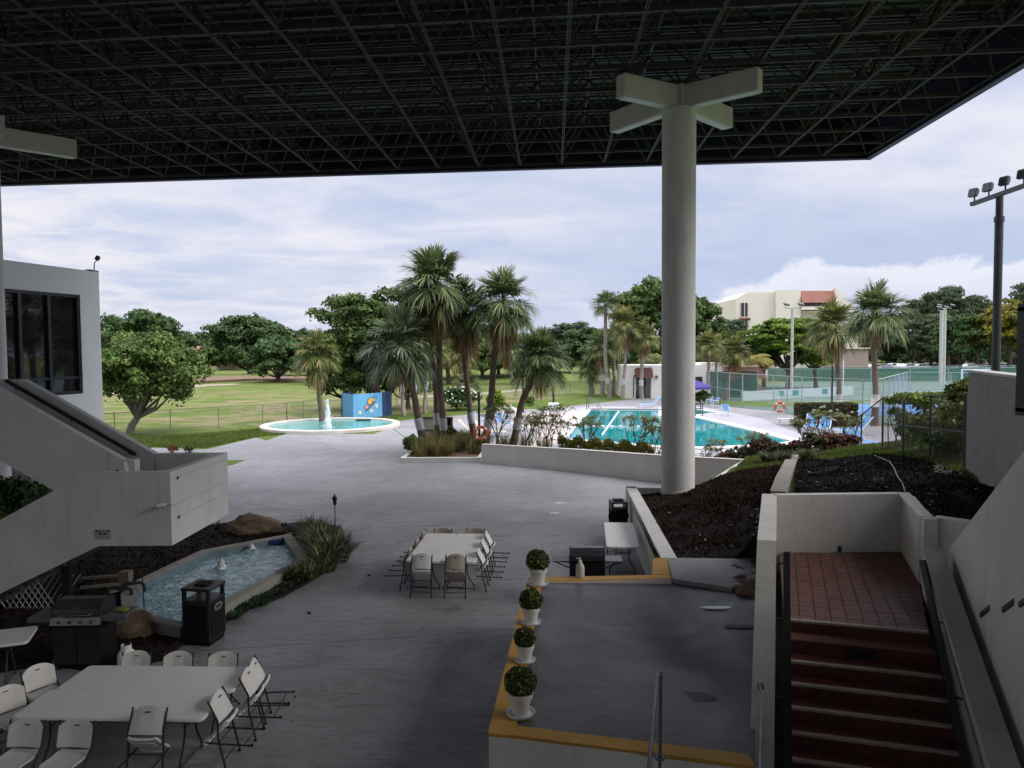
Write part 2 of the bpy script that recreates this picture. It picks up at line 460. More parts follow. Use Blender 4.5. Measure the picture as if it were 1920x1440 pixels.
mt_courtb = M('court_blue', (0.07, 0.20, 0.46), (0.06, 0.17, 0.40), rough=0.8, scale=0.4)
mt_line = M('line_white', (0.75, 0.75, 0.76), rough=0.8)
mt_mulch = M('mulch', (0.020, 0.013, 0.010), (0.010, 0.008, 0.008), rough=0.95, scale=6, bs=1.0, bscale=35, bdist=0.03)
mt_mulch2 = M('mulch_dark', (0.011, 0.010, 0.011), (0.007, 0.007, 0.008), rough=0.95, scale=6, bs=1.0, bscale=35, bdist=0.03)
mt_chip = M('mulch_chip', (0.045, 0.026, 0.018), (0.018, 0.012, 0.009), rough=0.95, spec=0.05, scale=4, isl=0.9)
mt_chip2 = M('mulch_chip_black', (0.026, 0.023, 0.022), (0.010, 0.010, 0.010), rough=0.95, spec=0.05, scale=4, isl=0.9)
mt_pale = M('pale_stone', (0.42, 0.38, 0.35), (0.3, 0.27, 0.25), rough=0.9, scale=6, isl=0.3)

def in_poly(x, y, P):
    c = False; n = len(P); j = n - 1
    for i in range(n):
        if (P[i][1] > y) != (P[j][1] > y) and x < (P[j][0] - P[i][0]) * (y - P[i][1]) / (P[j][1] - P[i][1]) + P[i][0]: c = not c
        j = i
    return c
def sheet(name, pts, z, mat, thick=0.0, kind='structure', parent=None):
    b_ = MB(); P = [(p[0], p[1]) for p in pts]
    if thick: b_.prism(P, z - thick, z)
    else: b_.add([(x, y, z) for x, y in P], [list(range(len(P)))])
    o = b_.build(name, mat, parent)
    # faces must look up
    me = o.data
    if not thick and me.polygons[0].normal.z < 0: me.flip_normals()
    if kind: o['kind'] = kind
    return o
def GP(l, z=0.0): return [G(x, y, z) for x, y in l]

# ground sheet, gently rising mounds far away
N = 90
xs = np.concatenate([np.linspace(-900, -160, 12), np.linspace(-150, 150, 61), np.linspace(160, 900, 12)])
ys = np.concatenate([np.linspace(-60, 30, 8), np.linspace(36, 260, 60), np.linspace(275, 1500, 14)])
def gz(x, y):
    z = -0.03
    z += 0.8 * math.exp(-(((x - 8) / 20) ** 2 + ((y - 140) / 30) ** 2)) * sstep(90, 115, y)
    z += 0.5 * math.exp(-(((x + 55) / 30) ** 2 + ((y - 150) / 14) ** 2))
    return z
V = [(x, y, gz(x, y)) for y in ys for x in xs]; nx = len(xs)
Fq = [(j * nx + i, j * nx + i + 1, (j + 1) * nx + i + 1, (j + 1) * nx + i) for j in range(len(ys) - 1) for i in range(nx - 1)]
g = link('ground', npmesh('ground', V, Fq, mt_grass, True)); g['kind'] = 'structure'

# mown lawn inside the fence (darker, fresher grass)
sheet('lawn', GP([(-700, 870), (-300, 815), (190, 822), (405, 806), (640, 786), (760, 776), (900, 760), (1170, 735), (1330, 731), (1400, 760), (1100, 790), (870, 815), (480, 850), (200, 880), (-700, 960)]), -0.024, mt_lawn)
sheet('dirt_strip', [Vector((p.x, p.y, 0)) for p in GP([(340, 716), (420, 707), (470, 704), (520, 709), (600, 704), (600, 711), (540, 717), (480, 714), (400, 717.5), (340, 722)])], 0.40, mt_dirt, 0.35)
sheet('cart_path', GP([(200, 734), (330, 722.5), (440, 719.5), (452, 721), (335, 728), (215, 741)]), 0.02, mt_sand)
sheet('sandy_track', GP([(750, 744), (905, 736), (1010, 726), (1120, 712), (1200, 701), (1200, 704), (1120, 716), (1012, 730), (905, 740), (750, 748)]), 0.0, mt_sand)

# ---- concrete patio: big slabs with open joints over a dark bed
patio_px = [(-900, 900), (-200, 868), (120, 852), (290, 839.5), (385, 843), (480, 821), (500, 826), (540, 812), (700, 814), (742, 797), (752, 789), (800, 783.5), (868, 778), (948, 769), (1012, 767), (1100, 758), (1190, 748), (1222, 742), (1300, 748), (1330, 757), (1392, 765), (1450, 771), (1503, 781), (1617, 795), (1700, 806)]
P = [Vector((p.x, p.y)) for p in GP(patio_px)]
P += [Vector((26, 33)), Vector((26, 9)), Vector((12, 2)), Vector((12, -8)), Vector((-30, -8))]
pond_px = [(378, 1031), (545, 1000), (580, 1047), (430, 1131), (337, 1177), (232, 1153), (226, 1113), (252, 1090), (312, 1061)]
sheet('patio_bed', P, -0.016, mt_joint)
def clip(poly, p0, nrm):
    out = []; n = len(poly)
    for i in range(n):
        a, b2 = poly[i], poly[(i + 1) % n]; da = (a - p0).dot(nrm); db = (b2 - p0).dot(nrm)
        if da >= 0: out.append(a)
        if da * db < 0: out.append(a + (b2 - a) * (da / (da - db)))
    return out
JL = [((0, 1246), (1100, 1171)), ((0, 1012), (1170, 974)), ((0, 884), (903, 871))]      # long joints across the patio
lines = []
for a, b2 in JL:
    A = G(*a); B = G(*b2); d = Vector((B.x - A.x, B.y - A.y)).normalized(); lines.append((Vector((A.x, A.y)), Vector((-d.y, d.x))))
bands = []
for k in range(len(lines) + 1):
    Q = P
    if k > 0: p0, nn = lines[k - 1]; Q = clip(Q, p0 + nn * 0.008, nn)
    if k < len(lines): p0, nn = lines[k]; Q = clip(Q, p0 - nn * 0.008, -nn)
    bands.append(Q)
for k, Q in enumerate(bands):
    o = sheet('patio_slab', Q, 0.0 if k < 3 else 0.0, mt_patio if k < 3 else mt_patio)
# diagonal joint by the fountain as a recessed dark strip
jb = MB(); jb.bar(G(738, 804.5, 0.003), G(766, 825, 0.003), 0.05, 0.004)
o = jb.build('expansion_joint', mt_joint); o['kind'] = 'structure'
# pinkish pool surround and pale deck
sheet('pool_surround', GP([(1012, 771), (1100, 762), (1300, 762), (1330, 766), (1420, 783), (1520, 820), (1540, 836), (1480, 850), (1200, 850), (1000, 830), (1010, 812), (1066, 784)]), 0.004, mt_deckc)
sheet('beige_surround', GP([(985, 779), (1104, 768), (1048, 832), (985, 840), (1015, 806), (950, 796)]), 0.008, mt_sanddeck)

# ---- round fountain pool
def mat_water(name, c, c2, rough=0.04, bs=0.25, sc=3.0, spec=0.5, foam=0.0, dist=0.05):
    mt, t, b = base(name, rough, spec); co = coords(t, 'World'); b.inputs['IOR'].default_value = 1.33
    n_ = t.noise(co, sc, 4, 0.6, 0.8)
    col = t.mix(t.ramp(t.noise(co, 0.35, 3, 0.6, 0.5), 0.35, 0.65), c, c2)
    if foam > 0:
        col = t.mix(t.math('MULTIPLY', t.ramp(t.noise(co, sc * 1.7, 5, 0.7, 1.5), 0.55, 0.72), foam), col, (0.62, 0.68, 0.72))
    t.l(col, b.inputs['Base Color']); bump(t, b, n_, bs, dist)
    return mt
mt_waterF = mat_water('fountain_water', (0.10, 0.34, 0.31), (0.13, 0.40, 0.36), 0.08, 0.35, 4.0, foam=0.15)
mt_waterP = mat_water('pool_water', (0.01, 0.22, 0.25), (0.015, 0.30, 0.33), 0.015, 0.05, 2.0, 0.6, dist=0.012)
mt_waterS = mat_water('pond_water', (0.14, 0.26, 0.31), (0.22, 0.36, 0.42), 0.07, 0.9, 4.2, 0.8, foam=0.10, dist=0.12)
mt_foam = M('spray_foam', (0.86, 0.89, 0.93), (0.70, 0.76, 0.82), rough=0.6, scale=9, bs=1.0, bscale=14, bdist=0.05)
fc = (G(480, 806) + G(747, 799)) * 0.5
ft_r = (G(480, 806) - G(747, 799)).length / 2
fc = Vector((fc.x, (G(613, 786.5).y + G(613, 817).y) / 2, 0))
fp = thing('fountain_pool', 'large round turquoise pool with a white rim and tall jet on the patio', 'fountain', fc)
MB().lathe([(ft_r, 0.0), (ft_r, 0.20), (ft_r - .04, 0.23), (ft_r - 0.46, 0.23), (ft_r - 0.5, 0.20), (ft_r - 0.5, 0.0)], (0, 0, 0), 72).build('rim', mt_coping, fp, True)
MB().lathe([(ft_r - 0.46, 0.02), (ft_r - 0.46, 0.12)], (0, 0, 0), 72).build('water', mt_waterF, fp)
def jet(b_, c, hgt, r0, seed, n=14, tip=0.12):
    rr = random.Random(seed); prof = []
    for i in range(n + 1):
        k = i / n; prof.append((r0 * ((1 - k) ** 0.75) * (0.75 + 0.5 * rr.random()) + tip * r0 * (1 - k), hgt * k))
    c = Vector(c); nn = 12; vs = []
    for r_, z in prof:
        for j in range(nn):
            a = 2 * math.pi * j / nn; q = r_ * rr.uniform(0.7, 1.25); vs.append(c + Vector((q * math.cos(a), q * math.sin(a), z + rr.uniform(-.03, .03) * hgt)))
    fs = [(i * nn + j, i * nn + (j + 1) % nn, (i + 1) * nn + (j + 1) % nn, (i + 1) * nn + j) for i in range(n) for j in range(nn)]
    fs.append([(n) * nn + j for j in range(nn)]); b_.add(vs, fs)
    for q in range(90 if hgt > 1 else 0):
        a = rr.uniform(0, 6.28); z = rr.random() ** 1.3 * hgt; d = r0 * (1.1 - z / hgt * 0.7) * rr.uniform(0.6, 1.9); s_ = rr.uniform(.01, .03) * (hgt / 1.6)
        p = c + Vector((d * math.cos(a), d * math.sin(a), z)); b_.box(p, (s_, s_, s_ * 2.2))
jb = MB(); jet(jb, (G(615, 806).x - fc.x, G(615, 806).y - fc.y, 0.1), 2.02, 0.25, 3)
jb.build('water_jet', mt_foam, fp, True)
MB().box((1.6, 3.2, 0.16), (1.1, 0.35, 0.08), 0.1, bev=0.03).build('intake_cover', mt_blackm, fp)

# ---- swimming pool
pool_px = [(1108, 769), (1236, 769.5), (1290, 780), (1400, 806), (1484, 828), (1440, 834), (1310, 839), (1240, 837), (1062, 823)]
pin = GP(pool_px, 0.02)
cx = sum(p.x for p in pin) / len(pin); cy = sum(p.y for p in pin) / len(pin)
sp_ = thing('swimming_pool', 'large teal swimming pool with white coping and a lane rope beyond the low wall', 'swimming pool', (cx, cy, 0))
sheet('water', [Vector((p.x, p.y, 0)) for p in pin], 0.016, mt_waterP, kind=None).parent = sp_
bpy.context.view_layer.update()
for o in sp_.children: o.location = (-cx, -cy, 0)
cb = MB(); n = len(pin)
def off_poly(pts, d):
    out = []; n = len(pts)
    ar = sum(pts[i].x * pts[(i + 1) % n].y - pts[(i + 1) % n].x * pts[i].y for i in range(n)); sg = 1 if ar > 0 else -1
    for i in range(n):
        a, b2, c = pts[i - 1], pts[i], pts[(i + 1) % n]
        d1 = Vector((b2.x - a.x, b2.y - a.y)).normalized(); d2 = Vector((c.x - b2.x, c.y - b2.y)).normalized()
        n1_ = Vector((d1.y, -d1.x)) * sg; n2_ = Vector((d2.y, -d2.x)) * sg; mm = (n1_ + n2_)
        k = d / max(0.35, mm.length_squared / 2); q = mm * (k / 1.0)
        out.append(Vector((b2.x + q.x, b2.y + q.y)))
    return out
def ring(b_, pts, w_, z0, z1, mi=0):
    o_ = off_poly(pts, w_); n = len(pts)
    for i in range(n):
        j = (i + 1) % n
        b_.prism([(pts[i].x, pts[i].y), (pts[j].x, pts[j].y), (o_[j].x, o_[j].y), (o_[i].x, o_[i].y)], z0, z1, mi)
ring(cb, pin, 0.75, -0.02, 0.07)
cb.build('coping', mt_coping, sp_, world=True)
mt_tile = M('waterline_tile', (0.02, 0.03, 0.05), (0.04, 0.05, 0.07), rough=0.3, scale=12)
mt_depth = M('depth_plate', (0.6, 0.6, 0.6), rough=0.5)
tb = MB(); 
for a, b2 in ((0, 1),): tb.bar(pin[a] + Vector((0, .15, .06)), pin[b2] + Vector((0, .15, .06)), .1, .12)
tb.build('waterline_tile', mt_tile, sp_, world=True)
def text_mesh(name, s, size, mat, parent, loc, rot, ext=0.004, align='CENTER'):
    cu = bpy.data.curves.new(name, 'FONT'); cu.body = s; cu.size = size; cu.extrude = ext; cu.align_x = align; cu.align_y = 'CENTER'
    ob = bpy.data.objects.new(name + '_tmp', cu); COL.objects.link(ob); bpy.context.view_layer.update()
    me = bpy.data.meshes.new_from_object(ob.evaluated_get(bpy.context.evaluated_depsgraph_get()))
    bpy.data.objects.remove(ob); me.materials.clear(); me.materials.append(mat)
    return link(name, me, None, parent, loc, rot)
pa = G(1136, 767, 0.07) - Vector((cx, cy, 0))
MB().box(pa + Vector((0, -.25, .02)), (2.0, .5, .03)).build('depth_marker', mt_depth, sp_)
lb = MB()
a = G(1160, 771, .05); b2 = G(1129, 815, .05)
for k in range(60):
    p = a.lerp(b2, k / 59); lb.box(p, (.11, .16, .08), bev=.03)
lb.build('lane_rope', mt_line, sp_, world=True)['kind'] = 'stuff'
lb = MB(); a = G(1098, 799, .05); b2 = G(1560 - 330, 800, .05); lb.tube([a, b2], .03, 6)
for k in range(9):
    p = a.lerp(b2, k / 8); lb.box(p, (.22, .22, .12), bev=.03)
lb.build('safety_rope', mt_line, sp_, world=True)
def handrail(name, base_p, dirv, h, L, mat, parent):
    d = Vector(dirv).normalized(); p = Vector(base_p)
    b_ = MB(); b_.tube([p, p + Vector((0, 0, h * .8)), p + d * .12 + Vector((0, 0, h)), p + d * L * .6 + Vector((0, 0, h * .8)), p + d * L + Vector((0, 0, 0))], .04, 6)
    return b_.build(name, mat, parent, True, world=True)
handrail('pool_handrail', G(1100, 771), (0.5, -1, 0), 1.1, 2.2, mt_steel, sp_)
handrail('pool_handrail', G(1104, 769), (0.5, -1, 0), 1.1, 2.2, mt_steel, sp_)
sp2 = GP([(1244, 766), (1296, 766.5), (1348, 775), (1300, 778.5), (1244, 780)], 0.02)
c2 = sum(sp2, Vector()) / 5
w2 = thing('small_pool', 'small blue wading pool with a ladder beside the column', 'swimming pool', (c2.x, c2.y, 0))
q = MB(); q.prism([(p.x, p.y) for p in sp2], 0.0, 0.02); q.build('water', mt_waterP, w2, world=True)
q = MB(); ring(q, sp2, 0.4, -.02, .07); q.build('coping', mt_coping, w2, world=True)
q = MB()
for xx in (1304, 1317):
    p = G(xx, 782); q.tube([p + Vector((0, 0, 0)), p + Vector((0, 0, 1.1)), p + Vector((0.1, 0.7, 1.25)), p + Vector((.1, 1.2, .2))], .045, 6)
for z in (.35, .65): q.bar(G(1304, 782) + Vector((0, 0, z)), G(1317, 782) + Vector((0, 0, z)), .06)
q.build('ladder', mt_steel, w2, True, world=True)

# ------------------------------------------------------------------ right-hand terrain (raised planting ground)
def tz(x, y):
    xl_ = 2.86 + .07 * (y - 14.9); xc_ = 6.2 + .431 * (y - 17.2)
    k = (x - xl_) / max(.8, xc_ - xl_)
    f = sstep(14.6, 19.0, y); side = sstep(xc_ - .8, xc_, x); f = f + (1 - f) * side
    z = 1.06 + 0.77 * sstep(0, 1, k) * f + 0.14 * max(0, min(x - xc_, 5)) - 0.06 * max(0, y - 19)
    z *= 1 - sstep(27.5, 34, y) * sstep(6.5, 8.5, x)
    if y > 27.5: z *= 1 - sstep(28.5, 33, y)
    z += 0.03 * math.sin(x * 1.9 + y * 0.7) * math.sin(y * 1.3)
    return max(z, 0.005)
def GT(px, py, n=9):
    z = 1.6
    for _ in range(n):
        p = G(px, py, z); z = 0.5 * z + 0.5 * tz(p.x, p.y)
    p = G(px, py, z); return p
def terrain(name, poly, cell, off, mat, noise=0.0):
    poly = [(p[0], p[1]) for p in poly]; x0 = min(p[0] for p in poly); x1 = max(p[0] for p in poly); y0 = min(p[1] for p in poly); y1 = max(p[1] for p in poly)
    rr = random.Random(5); idx = {}; vs = []; fs = []
    bm = bmesh.new()
    nx_, ny_ = int((x1 - x0) / cell) + 2, int((y1 - y0) / cell) + 2
    g_ = [[bm.verts.new((x0 + i * cell, y0 + j * cell, 0)) for i in range(nx_)] for j in range(ny_)]
    for j in range(ny_ - 1):
        for i in range(nx_ - 1): bm.faces.new((g_[j][i], g_[j][i + 1], g_[j + 1][i + 1], g_[j + 1][i]))
    # cut along the outline so the edges are clean
    for i in range(len(poly)):
        a, b_ = Vector(poly[i]), Vector(poly[(i + 1) % len(poly)]); d = (b_ - a)
        if d.length < 1e-4: continue
        nrm = Vector((-d.y, d.x, 0)).normalized(); lo = Vector((min(a.x, b_.x) - cell * 1.5, min(a.y, b_.y) - cell * 1.5)); hi = Vector((max(a.x, b_.x) + cell * 1.5, max(a.y, b_.y) + cell * 1.5))
        geom = [f for f in bm.faces if lo.x <= f.calc_center_median().x <= hi.x and lo.y <= f.calc_center_median().y <= hi.y]
        ge = list({e for f in geom for e in f.edges}) + list({v_ for f in geom for v_ in f.verts}) + geom
        bmesh.ops.bisect_plane(bm, geom=ge, plane_co=(a.x, a.y, 0), plane_no=nrm)
    kill = [f for f in bm.faces if not in_poly(f.calc_center_median().x, f.calc_center_median().y, poly)]
    bmesh.ops.delete(bm, geom=kill, context='FACES')
    for v_ in bm.verts: v_.co.z = tz(v_.co.x, v_.co.y) + off + (noise * rr.uniform(-1, 1))
    me = bpy.data.meshes.new(name); bm.to_mesh(me); bm.free(); me.materials.append(mat)
    me.polygons.foreach_set('use_smooth', [True] * len(me.polygons))
    o = link(name, me); o['kind'] = 'structure'; return o
WA = Vector((G(1173, 912, 1.1).x, G(1173, 912, 1.1).y))
T_poly = [(3.42, 22.45), (5.68, 22.55), (8.6, 28.0), (9.2, 33.8), (32, 33.8), (32, 8), (9.5, 8), (8.9, 11.0), (6.75, 11.75), (7.42, 13.98), (4.80, 13.85), (4.74, 14.62), (2.90, 14.84)]
terrain('planted_slope', T_poly, 0.5, -0.07, mt_lawn)
def gt2(l): return [GT(*q) for q in l]
mulL = [Vector((3.44, 22.42, 0)), Vector((5.66, 22.5, 0))] + gt2([(1348, 893), (1400, 880), (1472, 872), (1458, 905), (1453, 935)]) + [Vector((4.86, 13.9, 0)), Vector((4.76, 14.60, 0)), Vector((2.92, 14.82, 0))]
mulR = gt2([(1492, 872), (1497, 861), (1560, 863), (1640, 853.5), (1700, 857), (1750, 870), (1800, 888), (1862, 915), (1900, 945)]) + [Vector((9.0, 11.2, 0)), Vector((6.8, 11.8, 0)), Vector((7.45, 14.0, 0)), Vector((5.3, 13.95, 0))]
terrain('mulch_bed', mulL, 0.35, 0.008, mt_mulch, 0.012)
terrain('mulch_bed', mulR, 0.35, 0.010, mt_mulch2, 0.012)
def scatter(name, poly, n, size, mat, zf, flat=0.5, seed=1, asp=0.35, aniso=None):
    rs = np.random.RandomState(seed); P_ = [(p[0], p[1]) for p in poly]; pts = []
    x0 = min(p[0] for p in P_); x1 = max(p[0] for p in P_); y0 = min(p[1] for p in P_); y1 = max(p[1] for p in P_)
    while len(pts) < n:
        x, y = rs.uniform(x0, x1), rs.uniform(y0, y1)
        if in_poly(x, y, P_) and not (aniso and in_poly(x, y, aniso)): pts.append((x, y, zf(x, y)))
    C = np.array(pts); s_ = rs.uniform(size * .5, size * 1.4, n)[:, None]
    a = rs.uniform(0, 6.283, n); tl = rs.normal(0, flat, n)
    U_ = np.stack([np.cos(a), np.sin(a), tl], 1) * s_
    V_ = np.stack([-np.sin(a), np.cos(a), rs.normal(0, flat, n)], 1) * s_ * asp
    C[:, 2] += np.abs(tl) * s_[:, 0] * 0.6 + .006
    v_, f_ = quads(C, U_, V_)
    o = link(name, npmesh(name, v_, f_, mat)); tag(o, kind='stuff'); return o
o = scatter('mulch_chips', mulL, 34000, .032, mt_chip, tz, seed=1); tag(o, 'brown shredded wood mulch round the foot of the column', 'mulch')
o = scatter('mulch_chips', mulR, 34000, .034, mt_chip2, tz, seed=2); tag(o, 'black shredded mulch on the slope behind the tiled landing', 'mulch')

# small shards of pale stone in the beds
def pebbles(name, pts, size, mat, label, seed=4):
    rr = random.Random(seed); b_ = MB()
    for p in pts:
        s_ = size * rr.uniform(.5, 1.5); a = rr.uniform(0, 3.14)
        bb = MB(); b_.box((p.x, p.y, p.z + s_ * .2), (s_ * 1.3, s_, s_ * .6), rot=(rr.uniform(-.4, .4), rr.uniform(-.4, .4), a), bev=s_ * .2)
    o = b_.build(name, mat); tag(o, label, 'stones', kind='stuff'); return o
pl_ = [GT(rnd.uniform(1752, 1812), rnd.uniform(872, 892)) for _ in range(110)]
pl_ += [GT(rnd.gauss(1220, 6), rnd.gauss(978, 4)) for _ in range(16)] + [GT(rnd.uniform(1200, 1420), rnd.uniform(935, 1035)) for _ in range(26)]
pl_ += [GT(rnd.gauss(1418, 3), rnd.uniform(955, 1005)) for _ in range(16)] + [GT(rnd.uniform(1500, 1840), rnd.uniform(868, 960)) for _ in range(60)]
pebbles('stone_chips', pl_, .045, mt_pale, 'scattered pale stone chips lying on the dark mulch')

# concrete curb strip dividing the two mulch beds
cb = MB(); A = GT(1487, 858); B = GT(1459, 930); d = (B - A); d.z = 0; d.normalize(); n_ = Vector((-d.y, d.x, 0)) * 0.18
for k in range(9):
    p = A.lerp(B, k / 9); q = A.lerp(B, (k + 1) / 9) - d * .004
    cb = MB(); z0 = tz(p.x, p.y) + .11; z1 = tz(q.x, q.y) + .11
    cb.prism([(p.x - n_.x, p.y - n_.y), (p.x + n_.x, p.y + n_.y), (q.x + n_.x, q.y + n_.y), (q.x - n_.x, q.y - n_.y)], [z0 - .4, z0 - .4, z1 - .4, z1 - .4], [z0, z0, z1, z1])
    if k == 0: curb = thing('garden_curb', 'rough pale concrete curb strip running between the two mulch beds', 'curb', (A.x, A.y, z0 - .2))
    cb.build('curb_block', M('curb_rough', (0.40, 0.36, 0.33), (0.27, 0.25, 0.23), rough=0.95, scale=9, bs=1, bscale=40, bdist=.02) if k == 0 else bpy.data.materials['curb_rough'], curb, world=True)

# ------------------------------------------------------------------ low white walls
wl = MB()
pts = [(G(903, 867.5), .875), (G(1080, 885), .98), (G(1230, 903.7), 1.08)]
E = G(1393, 862, 1.15)
pts.append((Vector((E.x, E.y, 0)), 1.15))
t = thing('low_patio_wall', 'long white low wall with a thin cap in front of the pool shrubs', 'wall', (pts[0][0].x, pts[0][0].y, 0))
cp = MB()
for i in range(3):
    a, za = pts[i]; b2, zb = pts[i + 1]
    wl.wall(a, b2, .2, -.05, za - .03, -.05, zb - .03)
    cp.wall(a + Vector((0, -.02, 0)), b2 + Vector((0, -.02, 0)), .25, za - .03, za, zb - .03, zb)
wl.build('wall_body', mt_wall, t, world=True); cp.build('wall_cap', mt_coping, t, world=True)
C1 = G(1312, 912, 1.13); C2 = G(1173, 912, 1.13); C3 = G(1240, 1046, 1.13)
t = thing('bed_retaining_wall', 'white retaining wall edging the mulch bed round the column', 'wall', (C2.x, C2.y, 0))
wl = MB(); cp = MB()
seq = [(E, 1.15), (C1, 1.13), (C2, 1.13), (C3, 1.13)]
for i in range(3):
    a, za = seq[i]; b2, zb = seq[i + 1]
    wl.wall((a.x, a.y), (b2.x, b2.y), .2 if i < 2 else .28, -.05, za - .04, -.05, zb - .04)
    cp.wall((a.x, a.y), (b2.x, b2.y), .23 if i < 2 else .31, za - .04, za, zb - .04, zb)
wl.build('wall_body', mt_wall, t, world=True); cp.build('wall_cap', mt_cap, t, world=True)

# ------------------------------------------------------------------ grey platform with yellow edge
ZP = 1.13
a0 = G(992, 1090, ZP); a1 = G(1257, 1082, ZP); a2 = G(1250, 1046, ZP); n0 = G(920, 1372, ZP); n1_ = G(1412, 1425, ZP)
rr0 = G(1420, 1110, ZP)
pf = thing('concrete_platform', 'raised grey concrete platform with yellow painted edges above the patio', 'platform', (a0.x, a0.y, 0))
out = [(n0.x, n0.y), (n1_.x, n1_.y), (rr0.x + .1, rr0.y), (a1.x + .1, a1.y - .05), (a0.x, a0.y)]
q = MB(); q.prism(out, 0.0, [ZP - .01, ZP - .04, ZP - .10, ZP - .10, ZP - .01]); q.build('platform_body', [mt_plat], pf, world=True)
# white outer faces
q = MB(); q.wall(a0 + Vector((-.02, 0.02, 0)), n0 + Vector((-.02, -.02, 0)), .025, 0, ZP - .03); q.build('side_face', mt_stucco, pf, world=True)
q = MB(); q.wall(n0 + Vector((-.02, -.045, 0)), n1_ + Vector((0, -.045, 0)), .03, 0, ZP - .03, 0, ZP - .05); q.build('front_face', mt_stucco, pf, world=True)
# yellow strips
yl = MB()
n_in = G(963, 1362, ZP)
yl.prism([(a0.x - .03, a0.y + .05), (n0.x - .03, n0.y - .04), (n0.x + .26, n0.y - .09), (a0.x + .24, a0.y - .02)], ZP - .035, ZP + .004)
yl.build('yellow_side_strip', mt_yel, pf, world=True)
yl = MB(); dn = (n1_ - n0).normalized()
yl.prism([(n0.x + .262, n0.y - .0902), (n1_.x, n1_.y - .06), (n1_.x, n1_.y + .16), (n0.x + .262, n0.y + .13)], [ZP - .04, ZP - .07, ZP - .07, ZP - .04], [ZP + .004, ZP - .026, ZP - .026, ZP + .004])
yl.build('yellow_front_strip', mt_yel, pf, world=True)
q = MB(); q.prism([(a0.x + .242, a0.y - .02), (a1.x, a1.y - .09), (a1.x + .02, a1.y + .13), (a0.x + .0, a0.y + .20)], ZP - .2, ZP - .012); q.build('kerb', mt_wall, pf, world=True)
yl = MB(); yl.prism([(a0.x + .242, a0.y - .01), (a1.x, a1.y - .07), (a1.x + .02, a1.y + .14), (a0.x - .02, a0.y + .21)], ZP - .012, ZP + .006)
yl.build('yellow_kerb_top', mt_yel, pf, world=True)
yl = MB(); y3 = G(1250, 1078, ZP); y4 = G(1228, 1047, ZP); yl.prism([(a1.x + .02, a1.y + .142), (a1.x - .30, a1.y + .17), (y4.x - .04, y4.y), (a2.x, a2.y + .02)], ZP - .04, ZP + .006)
yl.build('yellow_corner_top', mt_yel, pf, world=True)
q = MB(); s1_ = G(1228, 1047, 1.12); s2_ = G(1405, 1047, 1.16); s3 = G(1425, 1085, 1.1); s4 = G(1372, 1106, 1.06); s5 = G(1262, 1082, 1.12)
q.prism([(a2.x + .01, a2.y + .05), (s2_.x, s2_.y), (s3.x, s3.y), (s4.x, s4.y), (a1.x + .03, a1.y - .06)], .8, [1.12, 1.15, 1.10, 1.10, 1.12])
q.build('upper_slab', M('slab_grey', (0.36, 0.35, 0.36), (0.27, 0.26, 0.27), rough=.6, scale=1.5, fine=.3), pf, world=True)
# broken earth beside the slab
q = MB(); rr = random.Random(3)
ed = thing('earth_patch', 'bare brown broken earth between the slab and the stair wall', 'dirt', (s3.x, s3.y, 1.0))
for k in range(60):
    p = G(rnd.uniform(1375, 1420), rnd.uniform(1052, 1112), 1.07); s_ = rnd.uniform(.06, .28)
    q.box(p, (s_ * 1.4, s_, s_ * .35), rot=(rnd.uniform(-.3, .3), rnd.uniform(-.3, .3), rnd.uniform(0, 3)), bev=.03)
e = q.build('earth_clod', mt_dirt, ed, world=True); e['kind'] = 'stuff'
# puddles / wet glossy spots
mt_wet = M('wet_film', (0.07, 0.07, 0.08), (0.05, 0.05, 0.055), rough=0.06, spec=0.9)
mt_damp = M('damp_film', (0.085, 0.08, 0.078), (0.06, 0.058, 0.058), rough=0.6, spec=0.3, scale=5)
def blob(cx_, cy_, rx, ry, n=22, seed=1, rot=0.0):
    rr = random.Random(seed); o_ = []
    for i in range(n):
        a = 6.283 * i / n; k = .9 + .09 * math.sin(a * 3 + seed) + .07 * math.sin(a * 5 + seed * 2) + rr.uniform(-.04, .04); x, y = rx * k * math.cos(a), ry * k * math.sin(a)
        o_.append(Vector((cx_ + x * math.cos(rot) - y * math.sin(rot), cy_ + x * math.sin(rot) + y * math.cos(rot))))
    return o_
for i, (px, py, rx, ry) in enumerate([(1343, 1137, .27, .07), (1392, 1172, .34, .08), (1298, 1308, .30, .16)]):
    p = G(px, py, ZP - .05); sheet('puddle', blob(p.x, p.y, rx, ry, 30, seed=i), ZP - .040 if i == 2 else ZP - .064, mt_wet if i == 0 else mt_damp)
for i, (px, py, rx, ry) in enumerate([(1050, 943, .22, .1), (1040, 962, .2, .09)]):
    p = G(px, py); sheet('paint_patch', blob(p.x, p.y, rx, ry, seed=9 + i), .004, mt_coping)
# ------------------------------------------------------------------ canopy roof (space frame)
ZR = 12.9
def GR(px, py): return G(px, py, ZR)
def up_hit(px, py, z):
    r = ray(px, py); t_ = (z - CAMZ) / r.z; return CP + r * t_
RC = up_hit(1630, 292, ZR); RL = up_hit(0, 343, ZR); RT = up_hit(1920, 115, ZR)
e1 = (RC - RL); e1.z = 0; e1.normalize()
e2 = (RC - RT); e2.z = 0; e2.normalize()
MOD = 1.72; NI, NJ = 34, 22; HT = 1.25
def node(i, j, z=ZR): p = RC - e1 * (MOD * (i + .12)) - e2 * (MOD * (j + .12)); p.z = z; return p
roof = thing('canopy_roof', 'huge dark steel space-frame canopy roof over the patio', 'roof', (RC.x, RC.y, ZR))
for j in range(NJ + 1):
    b_ = MB()
    b_.bar(node(0, j), node(NI, j), .05, .045); b_.bar(node(0, j) + Vector((0, 0, .06)), node(NI, j) + Vector((0, 0, .06)), .018, .07)
    b_.build('bottom_chord', mt_frame, roof, world=True)
